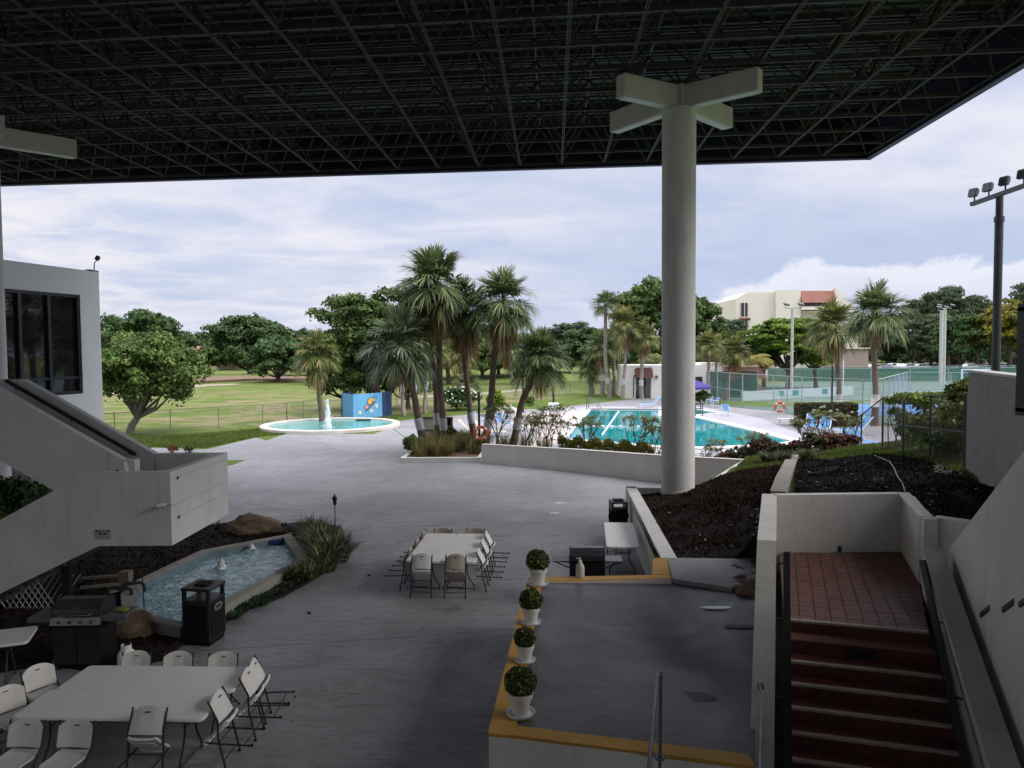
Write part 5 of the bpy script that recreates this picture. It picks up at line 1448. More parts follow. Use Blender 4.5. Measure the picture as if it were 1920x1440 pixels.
# rippled water surface as real relief
from mathutils import noise as mn
wp = [(p.x, p.y) for p in inner]
x0 = min(p[0] for p in wp); x1 = max(p[0] for p in wp); y0 = min(p[1] for p in wp); y1 = max(p[1] for p in wp)
cell = .055; nx_ = int((x1 - x0) / cell) + 2; ny_ = int((y1 - y0) / cell) + 2
jets = [G(415, 1068, .12), G(472, 1032, .12), G(560, 1016, .12)]
jets = jets[:2]
vs = []; 
for j in range(ny_):
    for i in range(nx_):
        x, y = x0 + i * cell, y0 + j * cell
        h = .013 * mn.noise((x * 2.6, y * 3.4, 0)) + .008 * mn.noise((x * 6.5, y * 8, 3.3)) + .004 * mn.noise((x * 15, y * 16, 7))
        for q_ in jets:
            d_ = math.hypot(x - q_.x, y - q_.y); h += .022 * math.sin(d_ * 13) * math.exp(-d_ * 1.1) + .03 * math.exp(-(d_ / .16) ** 2)
        vs.append((x - pc.x, y - pc.y, .13 + h))
fs = [(j * nx_ + i, j * nx_ + i + 1, (j + 1) * nx_ + i + 1, (j + 1) * nx_ + i) for j in range(ny_ - 1) for i in range(nx_ - 1) if in_poly(x0 + (i + .5) * cell, y0 + (j + .5) * cell, wp)]
me = npmesh('water', vs, fs, mt_waterS, True); link('water', me, None, pd)
for k, jp in enumerate(jets):
    q = MB(); jet(q, (jp.x - pc.x, jp.y - pc.y, .11), .30 if k == 0 else .20, .11, 20 + k, 8, .3); q.build('bubbling_jet', mt_foam, pd, True)
p = G(516, 1016, .2); q = MB(); q.box((p.x - pc.x, p.y - pc.y, .2), (.28, .12, .12), .5, bev=.02); q.build('skimmer', M('blue_box', (0.02, 0.06, 0.22)), pd)
# mulch bed around the pond
bed_px = [(90, 1247), (0, 1262), (-500, 1290), (-500, 1050), (130, 1010), (300, 1000), (412, 985), (523, 985), (565, 984), (640, 990), (652, 1030), (640, 1052), (590, 1088), (530, 1120), (470, 1143), (427, 1166), (340, 1212), (315, 1238), (180, 1262)]
bp = GP(bed_px)
sheet('mulch_bed', [Vector((p.x, p.y)) for p in bp], .06, mt_mulch, .06)
o = scatter('mulch_chips', bp, 16000, .05, mt_chip, lambda x, y: .06, seed=5, aniso=[(p.x, p.y) for p in pond]); tag(o, 'dark wood mulch surrounding the garden pond', 'mulch')
def rock(name, c_, rx, ry, rz_, seed, mat, label, rz=0.0):
    bm = bmesh.new(); bmesh.ops.create_icosphere(bm, subdivisions=4, radius=1)
    off = Vector((seed * 3.1, seed, 0))
    for v_ in bm.verts:
        d = v_.co.normalized(); k = 1 + .30 * mn.noise(d * 1.6 + off) + .16 * mn.noise(d * 4 + off) + .07 * mn.noise(d * 10 + off)
        v_.co = Vector((d.x * rx * k, d.y * ry * k, max(d.z * rz_ * k, -.2 * rz_)))
    me = bpy.data.meshes.new(name); bm.to_mesh(me); bm.free(); me.materials.append(mat); me.polygons.foreach_set('use_smooth', [True] * len(me.polygons))
    o = link(name, me, None, None, c_, (0, 0, rz)); return tag(o, label, 'rock')
mt_rock = M('coral_rock', (0.36, 0.27, 0.18), (0.20, 0.145, 0.10), rough=.95, scale=3.5, fine=.5, bs=1, bscale=22, bdist=.04)
p = G(473, 1003); rock('boulder', (p.x, p.y + .15, .12), .74, .42, .42, 3, mt_rock, 'large tan boulder lying on the mulch beyond the pond')
p = G(240, 1200); rock('boulder', (p.x, p.y + .2, .08), .42, .30, .36, 8, mt_rock, 'brown boulder at the near left corner of the pond')
# pump pipes and timber by the pond
pw = thing('pump_pipework', 'weathered timber and black pipe spouts feeding the pond at its left side', 'pump', G(215, 1095))
mt_wood = M('weathered_timber', (0.22, 0.19, 0.15), (0.15, 0.13, 0.10), rough=.9, scale=6)
for (a, b_, w_) in ((G(150, 1085, .3), G(235, 1078, .3), .10), (G(150, 1102, .3), G(250, 1092, .3), .09), (G(205, 1110, .38), G(255, 1098, .38), .07)):
    q = MB(); q.bar(a, b_, w_, .05); q.build('timber', mt_wood, pw, world=True)
q = MB(); a = G(236, 1085, .38); q.box(a + Vector((0, 0, .06)), (.22, .2, .22)); q.build('pump_housing', mt_wood, pw, world=True)
for (px, py) in ((238, 1102), (262, 1092)):
    a = G(px - 34, py + 3, .42); b_ = G(px, py, .42); q = MB(); q.tube([a, b_, b_ + Vector((.08, 0, -.04)), b_ + Vector((.1, 0, -.2))], .035, 8); q.build('spout_pipe', mt_black, pw, True, world=True)
# thin black shepherd rod
p = G(272, 1178)
sr = thing('garden_stake', 'thin black metal stake rising between the near grill and the pond', 'stake', p)
q = MB(); q.tube([(0, 0, 0), (-.02, 0, 1.05), (-.05, 0, 1.12), (-.09, 0, 1.06)], .01, 6); q.build('rod', mt_black, sr, True)
# torch lamp
p = G(629, 1012)
tl = thing('garden_torch', 'slim black garden lantern on a pole in the grass clump by the pond', 'garden light', p)
q = MB(); q.tube([(0, 0, 0), (0, 0, .98)], .012, 8); q.build('pole', mt_black, tl)
q = MB(); q.lathe([(.03, .98), (.045, 1.0), (.06, 1.14), (.095, 1.16), (.06, 1.20), (.02, 1.26), (.012, 1.30)], (0, 0, 0), 8); q.build('lantern_head', mt_black, tl)
# hose reel and green hose
p = G(1316, 907)
hz = thing('hose_reel', 'green garden hose on a small reel cart by the low wall behind the column', 'hose reel', (p.x, p.y + .5, 0))
mt_hose = M('green_hose', (0.03, 0.20, 0.12), (0.02, 0.14, 0.09), rough=.5)
for k in range(6):
    q = MB(); q.tube([(.28 * math.cos(a), -.18 + k * .07, .34 + .28 * math.sin(a)) for a in np.linspace(0, 6.283, 20)], .035, 6, False); q.build('hose_coil', mt_hose, hz, True)
q = MB(); q.tube([(-.1, -.25, .0), (.05, -.25, .5), (.35, -.2, 1.05), (.45, .0, 1.12), (.35, .2, 1.05), (.05, .25, .5), (-.1, .25, .0)], .018, 6); q.build('cart_handle', mt_black, hz, True)
hs = [GT(*q_) for q_ in ((1640, 856), (1652, 862), (1668, 868), (1676, 880), (1682, 895), (1692, 910), (1697, 925))]
gh = MB(); gh.tube([p + Vector((0, 0, .04)) for p in hs], .016, 6)
o = gh.build('garden_hose', M('pale_green_hose', (0.30, 0.42, 0.36), rough=.5), smooth=True); tag(o, 'thin pale green hose lying across the black mulch slope', 'hose')
# leaf litter specks on the patio
q = MB(); rs = random.Random(12)
pts_ = [G(692, 1079), G(580, 1150)] + [G(rs.uniform(430, 1150), rs.uniform(900, 1400)) for _ in range(26)]
for k, p in enumerate(pts_):
    s_ = .05 if k < 2 else rs.uniform(.01, .022); q.box((p.x, p.y, .012), (s_ * 2, s_, .012), rs.uniform(0, 3), bev=.003)
o = q.build('leaf_litter', mt_mulch); tag(o, 'dry leaves and specks scattered over the patio floor', 'leaves', kind='stuff')
# small black bollard light on the patio edge of the tiled landing
p = G(1573, 1034, ZL); o = MB().lathe([(.035, 0), (.035, .09), (.02, .11)], (0, 0, 0), 10).build('floor_spigot', mt_black, None); o.location = (p.x, p.y - .03, ZL); tag(o, 'tiny black spigot at the foot of the landing back wall', 'spigot')
# ------------------------------------------------------------------ palms
mt_fr = leafmat('frond_green', (0.135, 0.190, 0.075), (0.090, 0.135, 0.054), (0.225, 0.225, 0.090), .22, .5, 1.2, .35)
mt_fr2 = leafmat('frond_silver', (0.150, 0.200, 0.110), (0.100, 0.145, 0.080), (0.230, 0.257, 0.149), .22, .45, 1.2, .35)
mt_fr3 = leafmat('frond_yellowgreen', (0.163, 0.200, 0.062), (0.119, 0.156, 0.050), (0.312, 0.237, 0.088), .25, .5, 1.2, .35)
mt_dead = leafmat('frond_dead', (0.287, 0.178, 0.086), (0.196, 0.121, 0.063), (0.414, 0.310, 0.184), .15, .8, 1.2, .4)
mt_pet = M('petiole', (0.13, 0.14, 0.05), (0.10, 0.10, 0.04), rough=.6, mode='Object')
mt_trunk = M('palm_trunk', (0.22, 0.165, 0.13), (0.13, 0.098, 0.08), rough=.95, scale=3, fine=.5, bs=1, bscale=14, bdist=.05, mode='World')
mt_trunkg = M('palm_trunk_grey', (0.36, 0.32, 0.28), (0.23, 0.20, 0.175), rough=.95, scale=3, fine=.4, bs=1, bscale=14, bdist=.04)
mt_band = M('trunk_band', (0.50, 0.51, 0.52), (0.38, 0.40, 0.42), rough=.5, scale=6)

def frond_mesh(el, seed, mat, dead=False):
    rs = np.random.RandomState(seed); e_ = math.radians(el)
    nr = 5; p = np.array([0., 0., 0.]); d = np.array([math.cos(e_), 0, math.sin(e_)]); rib = [p.copy()]
    pl_ = (.40 if el > 30 else .44) if not dead else .34
    for k in range(nr):
        p = p + d * pl_ / nr; d = d + np.array([0, 0, -.07 if not dead else -.22]); d /= np.linalg.norm(d); rib.append(p.copy())
    hub0 = len(rib) - 1; tdirs = [d.copy()]
    for k in range(3):
        d = d + np.array([0, 0, -.16]); d /= np.linalg.norm(d); p = p + d * .07; rib.append(p.copy()); tdirs.append(d.copy())
    V = []; Fq = []; mi = []
    side = np.array([0, 1., 0])
    for k in range(len(rib) - 1):
        w_ = .016 * (1 - k / 10)
        b0 = len(V); V += [rib[k] - side * w_, rib[k] + side * w_, rib[k + 1] + side * w_, rib[k + 1] - side * w_]; Fq.append([b0, b0 + 1, b0 + 2, b0 + 3]); mi.append(1)
    NL = 38
    for i in range(NL):
        ph = -1 + 2 * (i + .5) / NL; phi = ph * math.radians(118); a = 1 - abs(ph); hi = min(3, int(a * 4)); h0 = rib[hub0 + hi]; f = tdirs[min(hi, 3)]
        nrm = np.cross(f, side); nrm /= np.linalg.norm(nrm)
        if nrm[2] < 0: nrm = -nrm
        dr = f * math.cos(phi) + side * math.sin(phi) + nrm * .22 * abs(math.sin(phi)) + rs.normal(0, .06, 3); dr /= np.linalg.norm(dr)
        L = (.62 - .12 * abs(ph)) * rs.uniform(.85, 1.1); droop = ((.10 + .20 * max(0, 50 - el) / 100) if not dead else .55) * rs.uniform(.6, 1.5)
        wv = np.cross(dr, nrm); wv /= np.linalg.norm(wv) + 1e-9
        pts_ = []
        for t_ in (0, .35, .68, 1.0): pts_.append(h0 + dr * L * t_ * (1 - .22 * t_ * t_) + np.array([0, 0, -droop * L * (t_ ** 2.4) * 1.3]))
        ws = (.008, .015, .010, .0015)
        b0 = len(V)
        for q_, w_ in zip(pts_, ws): V += [q_ - wv * w_, q_ + wv * w_]
        for k in range(3): Fq.append([b0 + 2 * k, b0 + 2 * k + 1, b0 + 2 * k + 3, b0 + 2 * k + 2]); mi.append(0)
    return npmesh('frond', V, Fq, [mat, mt_pet if not dead else mat], False, mi)
ELS = [84, 66, 50, 34, 18, 2, -16, -36, -55]
FR = {k: [[frond_mesh(e_, 10 * i + s_, m_) for s_ in range(2)] for i, e_ in enumerate(ELS)] for k, m_ in (('g', mt_fr), ('s', mt_fr2), ('y', mt_fr3))}
DEAD = [frond_mesh(e_, 90 + i, mt_dead, True) for i, e_ in enumerate((-22, -48, -66))]
def palm(label, base_px, top_px, Y, rad, kind='g', n=34, dead=6, band=None, bend=0.0, tr=.20, grey=False, zb=None, seed=0, low=-20, group='cabbage palms round the pool'):
    rr = random.Random(seed * 7 + 3)
    b_ = D(base_px[0], base_px[1], Y); z0 = 0.0 if zb is None else zb; b_.z = z0
    tp = D(top_px[0], top_px[1], Y)
    t = thing('palm_tree', label, 'palm tree', b_, 0, group); n = int(n * 1.4); dead = int(dead * 1.5)
    tl_ = tp - b_
    pts_ = []; N_ = 12
    for k in range(N_ + 1):
        s_ = k / N_; p = tl_ * s_; p.x += bend * math.sin(math.pi * s_) ; p.x += .04 * math.sin(s_ * 9 + seed); pts_.append(p)
    tr = tr * .86; rs_ = [tr * (1.25 - .35 * min(1, k / N_ * 3)) * (1 + .04 * rr.uniform(-1, 1)) * (1 if k < N_ - 1 else .95) for k in range(N_ + 1)]
    q = MB(); q.tube(pts_, rs_, 10); q.build('trunk', mt_trunkg if grey else mt_trunk, t, True)
    if band:
        s0 = band; k0 = s0 * N_; i0 = int(k0); a = pts_[i0].lerp(pts_[i0 + 1], k0 - i0); b2 = a + (pts_[i0 + 1] - pts_[i0]).normalized() * .62
        q = MB(); q.tube([a, b2], tr * 1.16, 12); q.build('trunk_band', mt_band, t, True)
    sc_ = rad; top = pts_[-1]
    q = MB()      # old boots under the crown
    for k in range(14):
        a = rr.uniform(0, 6.28); z = -rr.uniform(.0, .7); p = top + Vector((math.cos(a) * tr, math.sin(a) * tr, z)); q.bar(p, p + Vector((math.cos(a) * .16, math.sin(a) * .16, .22)), .08, .05)
    q.build('leaf_base', mt_trunk if not grey else mt_trunkg, t)['kind'] = 'stuff'
    for i in range(n):
        s_ = (i + .5) / n; el = 84 - (84 - low) * (s_ ** 1.12) + rr.uniform(-13, 13); j = min(range(len(ELS)), key=lambda k_: abs(ELS[k_] - el))
        az_ = i * 2.39996 + rr.uniform(-.25, .25)
        link('frond', FR[kind][j][rr.randint(0, 1)], None, t, top + Vector((0, 0, .02 * rad)), (rr.uniform(-.12, .12), rr.uniform(-.1, .1), az_), sc_ * rr.uniform(.88, 1.1))
    for i in range(dead):
        link('dead_frond', DEAD[rr.randint(0, 2)], None, t, top + Vector((0, 0, -.10 * rad)), (0, rr.uniform(-.1, .1), rr.uniform(0, 6.28)), sc_ * rr.uniform(.62, .85))
    return t
YC = 38.5
PG = 'cabbage palms in the patio planter'
palm('tallest palm of the planter clump with a pale trunk band', (832, 838), (818, 540), 39.2, 2.35, 'g', 42, 8, .10, 0.0, .205, seed=1, zb=.25, group=PG)
palm('droopy silver green palm leaning left from the planter clump', (796, 840), (752, 655), 38.0, 2.15, 's', 44, 3, .19, .10, .22, seed=2, zb=.25, low=-34, group=PG)
palm('slim palm standing just left of the tallest one in the planter clump', (823, 838), (793, 590), 40.0, 2.1, 'g', 34, 5, .15, .18, .20, seed=3, zb=.25, group=PG)
palm('palm leaning right with a brown skirt, behind the slender lamp post', (893, 838), (872, 590), 40.4, 2.0, 'g', 30, 16, .15, -.25, .20, seed=4, zb=.25, low=-24, group=PG)
palm('tall palm with an orange brown skirt, right one of the planter group', (911, 838), (941, 572), 38.6, 2.1, 'g', 38, 14, .11, -.05, .22, seed=5, zb=.3, low=-24, group=PG)
palm('short dark palm leaning strongly right above the low wall', (961, 842), (1012, 680), 37.6, 1.75, 'g', 44, 4, .22, -.22, .22, seed=6, zb=.3, low=-24, group=PG)
PL = 'palms on the lawn behind the planter'
palm('palm with hanging tan fronds just left of the blue painted enclosure', (603, 792), (594, 668), 55, 2.0, 'y', 34, 9, None, 0, .22, seed=7, group=PL)
palm('thin grey trunked palm right of the blue enclosure', (756, 776), (748, 668), 60, 2.0, 's', 26, 2, .4, .1, .19, True, seed=8, group=PL)
palm('pale trunked palm behind the leaning silver palm', (779, 776), (777, 650), 61, 1.9, 'g', 26, 3, .32, 0, .18, True, seed=9, group=PL)
palm('palm with the leaning pale trunk seen between the planter palms', (797, 772), (808, 655), 62, 1.8, 'y', 26, 5, .38, -.15, .18, True, seed=10, group=PL)
palm('yellowish palm far behind, between the tall planter palms', (865, 718), (862, 668), 100, 3.0, 'y', 28, 12, None, 0, .3, True, seed=11, group='far palms')
palm('low dark palmetto palm on the lawn by the flowering bush', (875, 752), (875, 725), 70, 1.7, 'g', 30, 1, None, 0, .25, seed=12, low=-22, group=PL)
palm('far slim palm seen between the right planter palms', (960, 700), (951, 655), 110, 3.0, 'g', 26, 3, None, .2, .25, True, seed=13, group='far palms')
PP = 'palms beside the pool house'
palm('tallest slim palm left of the pool house', (1143, 746), (1136, 575), 80, 2.0, 'g', 26, 1, .16, -.25, .24, True, seed=14, low=-12, group=PP)
palm('palm with orange brown skirt left of the pool house door', (1167, 749), (1173, 612), 78, 2.15, 'y', 32, 16, .2, .1, .22, True, seed=15, low=-18, group=PP)
palm('palm with a curved trunk in front of the pool house door', (1204, 746), (1209, 634), 78, 1.9, 'y', 30, 6, .22, -.2, .24, True, seed=16, low=-22, group=PP)
palm('dark crowned palm left of the tallest slim palm', (1131, 742), (1124, 655), 84, 2.2, 'g', 28, 3, .32, 0, .26, True, seed=17, group=PP)
palm('short trunked palm behind the tallest slim palm', (1151, 743), (1152, 640), 86, 2.3, 'g', 28, 4, .35, 0, .25, True, seed=18, group=PP)
palm('squat bushy palm by the wire fence left of the pool house', (1109, 736), (1107, 692), 86, 1.9, 'g', 34, 2, None, 0, .4, True, seed=19, group=PP)
palm('palm just right of the column above the pool house roof', (1328, 752), (1329, 650), 74, 1.7, 'y', 30, 3, .15, 0, .18, True, seed=20, group=PP)
palm('second trunk palm right of the column, set farther back', (1339, 742), (1344, 655), 80, 1.6, 'y', 26, 3, None, 0, .18, True, seed=21, group=PP)
palm('leaning palm over the brown mansard roof', (1360, 752), (1378, 665), 76, 2.0, 'y', 34, 10, None, -.1, .26, False, seed=22, group=PP)
PR = 'palms by the tennis court fence'
palm('left of the two big palms by the tennis courts', (1574, 772), (1562, 615), 58, 2.35, 'y', 40, 8, .15, .12, .24, seed=23, low=-24, group=PR)
palm('right of the two big palms by the tennis courts, with the fullest crown', (1641, 796), (1640, 592), 50, 2.35, 'g', 42, 2, .2, 0.0, .24, seed=24, low=-24, group=PR)

# ------------------------------------------------------------------ broadleaf trees
mt_l1 = leafmat('leaf_dark', (0.041, 0.082, 0.027), (0.076, 0.136, 0.037), None, .2, .6, .35, .5)
mt_l2 = leafmat('leaf_mid', (0.068, 0.112, 0.030), (0.112, 0.173, 0.042), None, .22, .6, .35, .5)
mt_l3 = leafmat('leaf_light', (0.125, 0.200, 0.045), (0.070, 0.125, 0.030), (0.17, 0.19, 0.05), .25, .6, .5, .5)
mt_l4 = leafmat('leaf_yellow', (0.218, 0.196, 0.025), (0.092, 0.115, 0.025), None, .25, .6, .18, .4)
mt_l5 = leafmat('leaf_acid', (0.176, 0.264, 0.033), (0.083, 0.143, 0.024), None, .28, .6, .3, .45)
mt_l6 = leafmat('leaf_fresh', (0.10, 0.15, 0.040), (0.060, 0.098, 0.028), None, .25, .6, .5, .5)
mt_bark = M('bark', (0.10, 0.075, 0.058), (0.06, 0.045, 0.036), rough=.95, scale=1.5, bs=1, bscale=12, bdist=.04)
mt_barkp = M('bark_pale', (0.26, 0.23, 0.20), (0.18, 0.155, 0.13), rough=.95, scale=1.5, bs=1, bscale=12, bdist=.03)
def foliage(rx, ry, rz_, nclump, nleaf, leaf, seed, cr=.34, flat=.75, hollow=.55, dome=True):
    rs = np.random.RandomState(seed); P_ = []; Nn = []
    nclump = int(nclump * 2.2); cr = cr * .80
    d = rs.normal(size=(nclump, 3)); d /= np.linalg.norm(d, axis=1)[:, None]
    if dome: d[:, 2] = np.where(d[:, 2] < -.55, -d[:, 2], d[:, 2])
    lob = 1 + .13 * np.sin(d[:, 0] * 5 + seed) * np.cos(d[:, 1] * 4 + seed * 2) + .10 * np.sin(d[:, 2] * 6 + d[:, 0] * 7 + seed)
    r_ = (rs.uniform(hollow ** 3, 1.0, nclump) ** (1 / 3.) * lob)[:, None]
    C = d * r_ * np.array([rx, ry, rz_]) * (1 - cr * .6)
    cs = cr * rs.uniform(.45, 1.35, nclump)
    per = np.maximum(4, (nleaf * 1.25 * (cs ** 2) / (cs ** 2).sum())).astype(int)
    for c_, s_, k in zip(C, cs, per):
        q = rs.normal(size=(k, 3)); q /= np.linalg.norm(q, axis=1)[:, None]
        q[:, 2] = np.where((q[:, 2] < -.2) & (rs.rand(k) < .7), -q[:, 2] * .6, q[:, 2])
        rr_ = (rs.uniform(.1, 1.0, k) ** .45 * rs.uniform(.85, 1.25, k))[:, None]
        P_.append(c_ + q * rr_ * np.array([rx * s_, ry * s_, (rz_ * s_ + .0) * flat * 1.1])); Nn.append(q)
    P_ = np.concatenate(P_); Nn = np.concatenate(Nn); n = len(P_)
    nn_ = Nn + rs.normal(0, .6, (n, 3)); nn_[:, 2] += .35; nn_ /= np.linalg.norm(nn_, axis=1)[:, None]
    a = rs.normal(size=(n, 3)); U_ = np.cross(nn_, a); U_ /= np.linalg.norm(U_, axis=1)[:, None]; V_ = np.cross(nn_, U_)
    s_ = (rs.uniform(.55, 1.35, n) * leaf)[:, None]
    v_, f_ = quads(P_, U_ * s_, V_ * s_ * .55)
    return v_, f_, C
def tree(label, base_px, crown_px, Y, rx, rz_, nleaf=14000, leaf=.16, mat=None, tr=.25, ncl=46, cr=.30, seed=1, ry=None, bark=None, name='broadleaf_tree', group=None, ztrunk=None, flat=.75, branches=9, share=None, zb=0.0, hollow=.5):
    c_ = D(crown_px[0], crown_px[1], Y); b_ = D(base_px[0], base_px[1], Y); b_.z = zb
    t = thing(name, label, 'tree', b_, 0, group); ry = ry or rx
    if share is None:
        v_, f_, C = foliage(rx, ry, rz_, ncl, nleaf, leaf, seed, cr, flat, hollow); me = npmesh('crown', v_, f_, mat)
        link('crown', me, None, t, c_ - b_)
    else:
        me, s0 = share; C = []
        link('crown', me, None, t, c_ - b_, (0, 0, seed * 1.7), (rx / s0[0], ry / s0[0], rz_ / s0[1]))
    rr = random.Random(seed); q = MB(); top = c_ - b_
    fork = top * .0 + Vector((top.x * .5, top.y, max(.8, (top.z - rz_ * .75)))) if ztrunk is None else Vector((top.x * .4, 0, ztrunk))
    q.tube([(0, 0, -.2), Vector((fork.x * .3, 0, fork.z * .5)), fork], [tr * 1.3, tr, tr * .85], 9)
    tgt = [Vector(C[i]) for i in rr.sample(range(len(C)), min(branches, len(C)))] if len(C) else [Vector((rr.uniform(-.6, .6) * rx, rr.uniform(-.6, .6) * ry, rr.uniform(-.3, .4) * rz_)) for _ in range(branches)]
    for w_ in tgt:
        e_ = top + w_ * .9; m_ = fork.lerp(e_, .5) + Vector((rr.uniform(-.1, .1) * rx, 0, -.10 * rz_)); q.tube([fork, m_, e_], [tr * .55, tr * .32, tr * .1], 6, False)
    q.build('trunk', bark or mt_bark, t, True)
    return t, me
# near left young tree
tree('bushy light green fruit tree standing on the lawn beside the white office building', (243, 812), (277, 712), 48.5, 3.7, 3.35, 23000, .14, mt_l3, .24, 62, .25, 1, bark=mt_barkp, ztrunk=1.0, branches=20, hollow=.3)
q = MB(); p = G(243, 812)
# large dark trees on the far left
_, bigA = tree('huge dark domed tree behind the young tree at left', (275, 702), (272, 652), 150, 11, 7.2, 20000, .42, mt_l1, .6, 90, .22, 2, ry=8, group='dark trees across the meadow')
tree('large dark domed tree across the meadow, left of the palms', (468, 696), (470, 654), 165, 11.0, 7.6, 20000, .42, mt_l1, .6, 90, .22, 3, ry=8, group='dark trees across the meadow')
tree('low drooping dark tree sweeping to the ground beside the domed tree', (522, 712), (520, 676), 128, 5.6, 4.0, 9000, .34, mt_l1, .4, 50, .26, 4, group='dark trees across the meadow')
tree('small light bushy tree in the gap by the distant house', (392, 694), (392, 672), 160, 3.4, 2.6, 2500, .4, mt_l2, .3, 24, .3, 5)
# centre trees
tree('tall open crowned tree rising behind the blue enclosure', (707, 770), (692, 630), 66, 5.6, 4.0, 26000, .17, mt_l6, .42, 90, .20, 6, ry=4, branches=16, hollow=.2)
tree('dense dark bush tree reaching down behind the blue enclosure', (660, 772), (650, 706), 67, 3.3, 3.1, 16000, .16, mt_l6, .25, 46, .27, 7)
tree('dark bushy tree between the pale palm trunks', (765, 768), (764, 706), 68, 2.9, 2.9, 13000, .16, mt_l2, .22, 40, .27, 8)
_, medB = tree('mid green tree behind the tallest palm', (842, 712), (835, 645), 112, 6.5, 5.0, 10000, .34, mt_l2, .35, 55, .24, 9, group='trees beyond the palms')
BG = 'trees beyond the palms'; GS = 'medB'
sh = (medB, (6.5, 5.0))
def far(label, bpx, cpx, Y, rx, rz_, mat_me=None, seed=1, group=BG, tr=.35, name='broadleaf_tree', s=None):
    return tree(label, bpx, cpx, Y, rx, rz_, seed=seed, share=s or sh, tr=tr, group=group, name=name, branches=6)
v_, f_, C_ = foliage(6.5, 6.5, 5.0, 60, 10000, .34, 77, .23); shD = (npmesh('crown', v_, f_, mt_l1), (6.5, 5.0))
v_, f_, C_ = foliage(6.5, 6.5, 5.0, 60, 10000, .34, 78, .23); shY = (npmesh('crown', v_, f_, mt_l4), (6.5, 5.0))
v_, f_, C_ = foliage(6.5, 6.5, 5.0, 90, 15000, .21, 79, .20, .6); shO = (npmesh('crown', v_, f_, leafmat('leaf_olive', (0.083, 0.117, 0.054), (0.048, 0.075, 0.039), None, .2, .6, .3, .4)), (6.5, 5.0))
for k, (bx, cx_, cy_, Y_, rx, rz_, s_, lab) in enumerate([(802, 800, 652, 128, 6.2, 4.8, sh, 'mid green tree behind the left planter palms'), (872, 872, 655, 135, 6.4, 4.6, shD, 'dark tree behind the middle of the palm clump'), (935, 934, 662, 138, 5.6, 3.9, sh, 'green tree behind the orange skirted palm trunk'), (1035, 1034, 672, 160, 6.4, 3.4, sh, 'low green tree behind the leaning palm crown'), (620, 618, 668, 120, 4.6, 3.6, shD, 'dark bushy tree behind the left meadow palm'), (560, 560, 682, 150, 5.5, 3.0, sh, 'low green tree right of the drooping dark tree')]):
    far(lab, (bx, 700), (cx_, cy_), Y_, rx, rz_, seed=60 + k, s=s_)
far('green tree just left of the orange skirted palm', (905, 706), (903, 660), 125, 6, 4.5, seed=2)
far('dark tree filling the gap right of the orange skirted palm', (960, 704), (968, 668), 130, 6, 4, seed=3, s=shD)
far('small dark tree at the far end of the meadow under the leaning palm', (1008, 698), (1012, 672), 150, 6, 3.6, seed=4, s=shD)
far('rounded green hill tree right of the leaning palm', (1070, 700), (1072, 652), 150, 7.2, 5.2, seed=5, s=shO)
far('dark round tree far behind the slim palms', (1105, 702), (1100, 662), 140, 6.0, 4.8, seed=6, s=shD)
far('dark tree behind the squat palm', (1140, 712), (1142, 668), 112, 4.5, 4.0, seed=7, s=shD)
tree('tall bright green tree behind the column', (1232, 720), (1228, 612), 102, 6.6, 6.4, 17000, .30, mt_l2, .45, 90, .20, 10, group=BG, branches=14)
tree('green tree half hidden by the right side of the column', (1308, 720), (1312, 618), 104, 3.8, 4.6, 9000, .28, mt_l2, .35, 56, .24, 11, group=BG)
far('low dark tree under the palms left of the pool house door', (1180, 722), (1182, 668), 96, 3.6, 3.4, seed=8, s=shD)
far('dark undergrowth tree above the flat pool house roof', (1290, 722), (1290, 672), 100, 5.0, 2.8, seed=9, s=shD)
far('dark tree between pool house and cream apartment block', (1365, 718), (1362, 648), 112, 4.0, 4.2, seed=10, s=shO)
tree('spreading acid green tree with dark limbs in front of the apartment block', (1478, 722), (1480, 638), 96, 5.3, 3.1, 15000, .24, mt_l5, .32, 80, .20, 12, branches=16, ztrunk=2.2, flat=.5)
tree('dark low tree under the left of the acid green canopy', (1432, 722), (1432, 668), 99, 3.0, 2.6, 6000, .24, mt_l1, .25, 36, .28, 13)
tree('lower green tree right of the spreading acid green tree', (1530, 722), (1524, 668), 97, 2.9, 2.2, 6000, .24, mt_l5, .25, 36, .28, 14)
RG = 'trees along the car park'
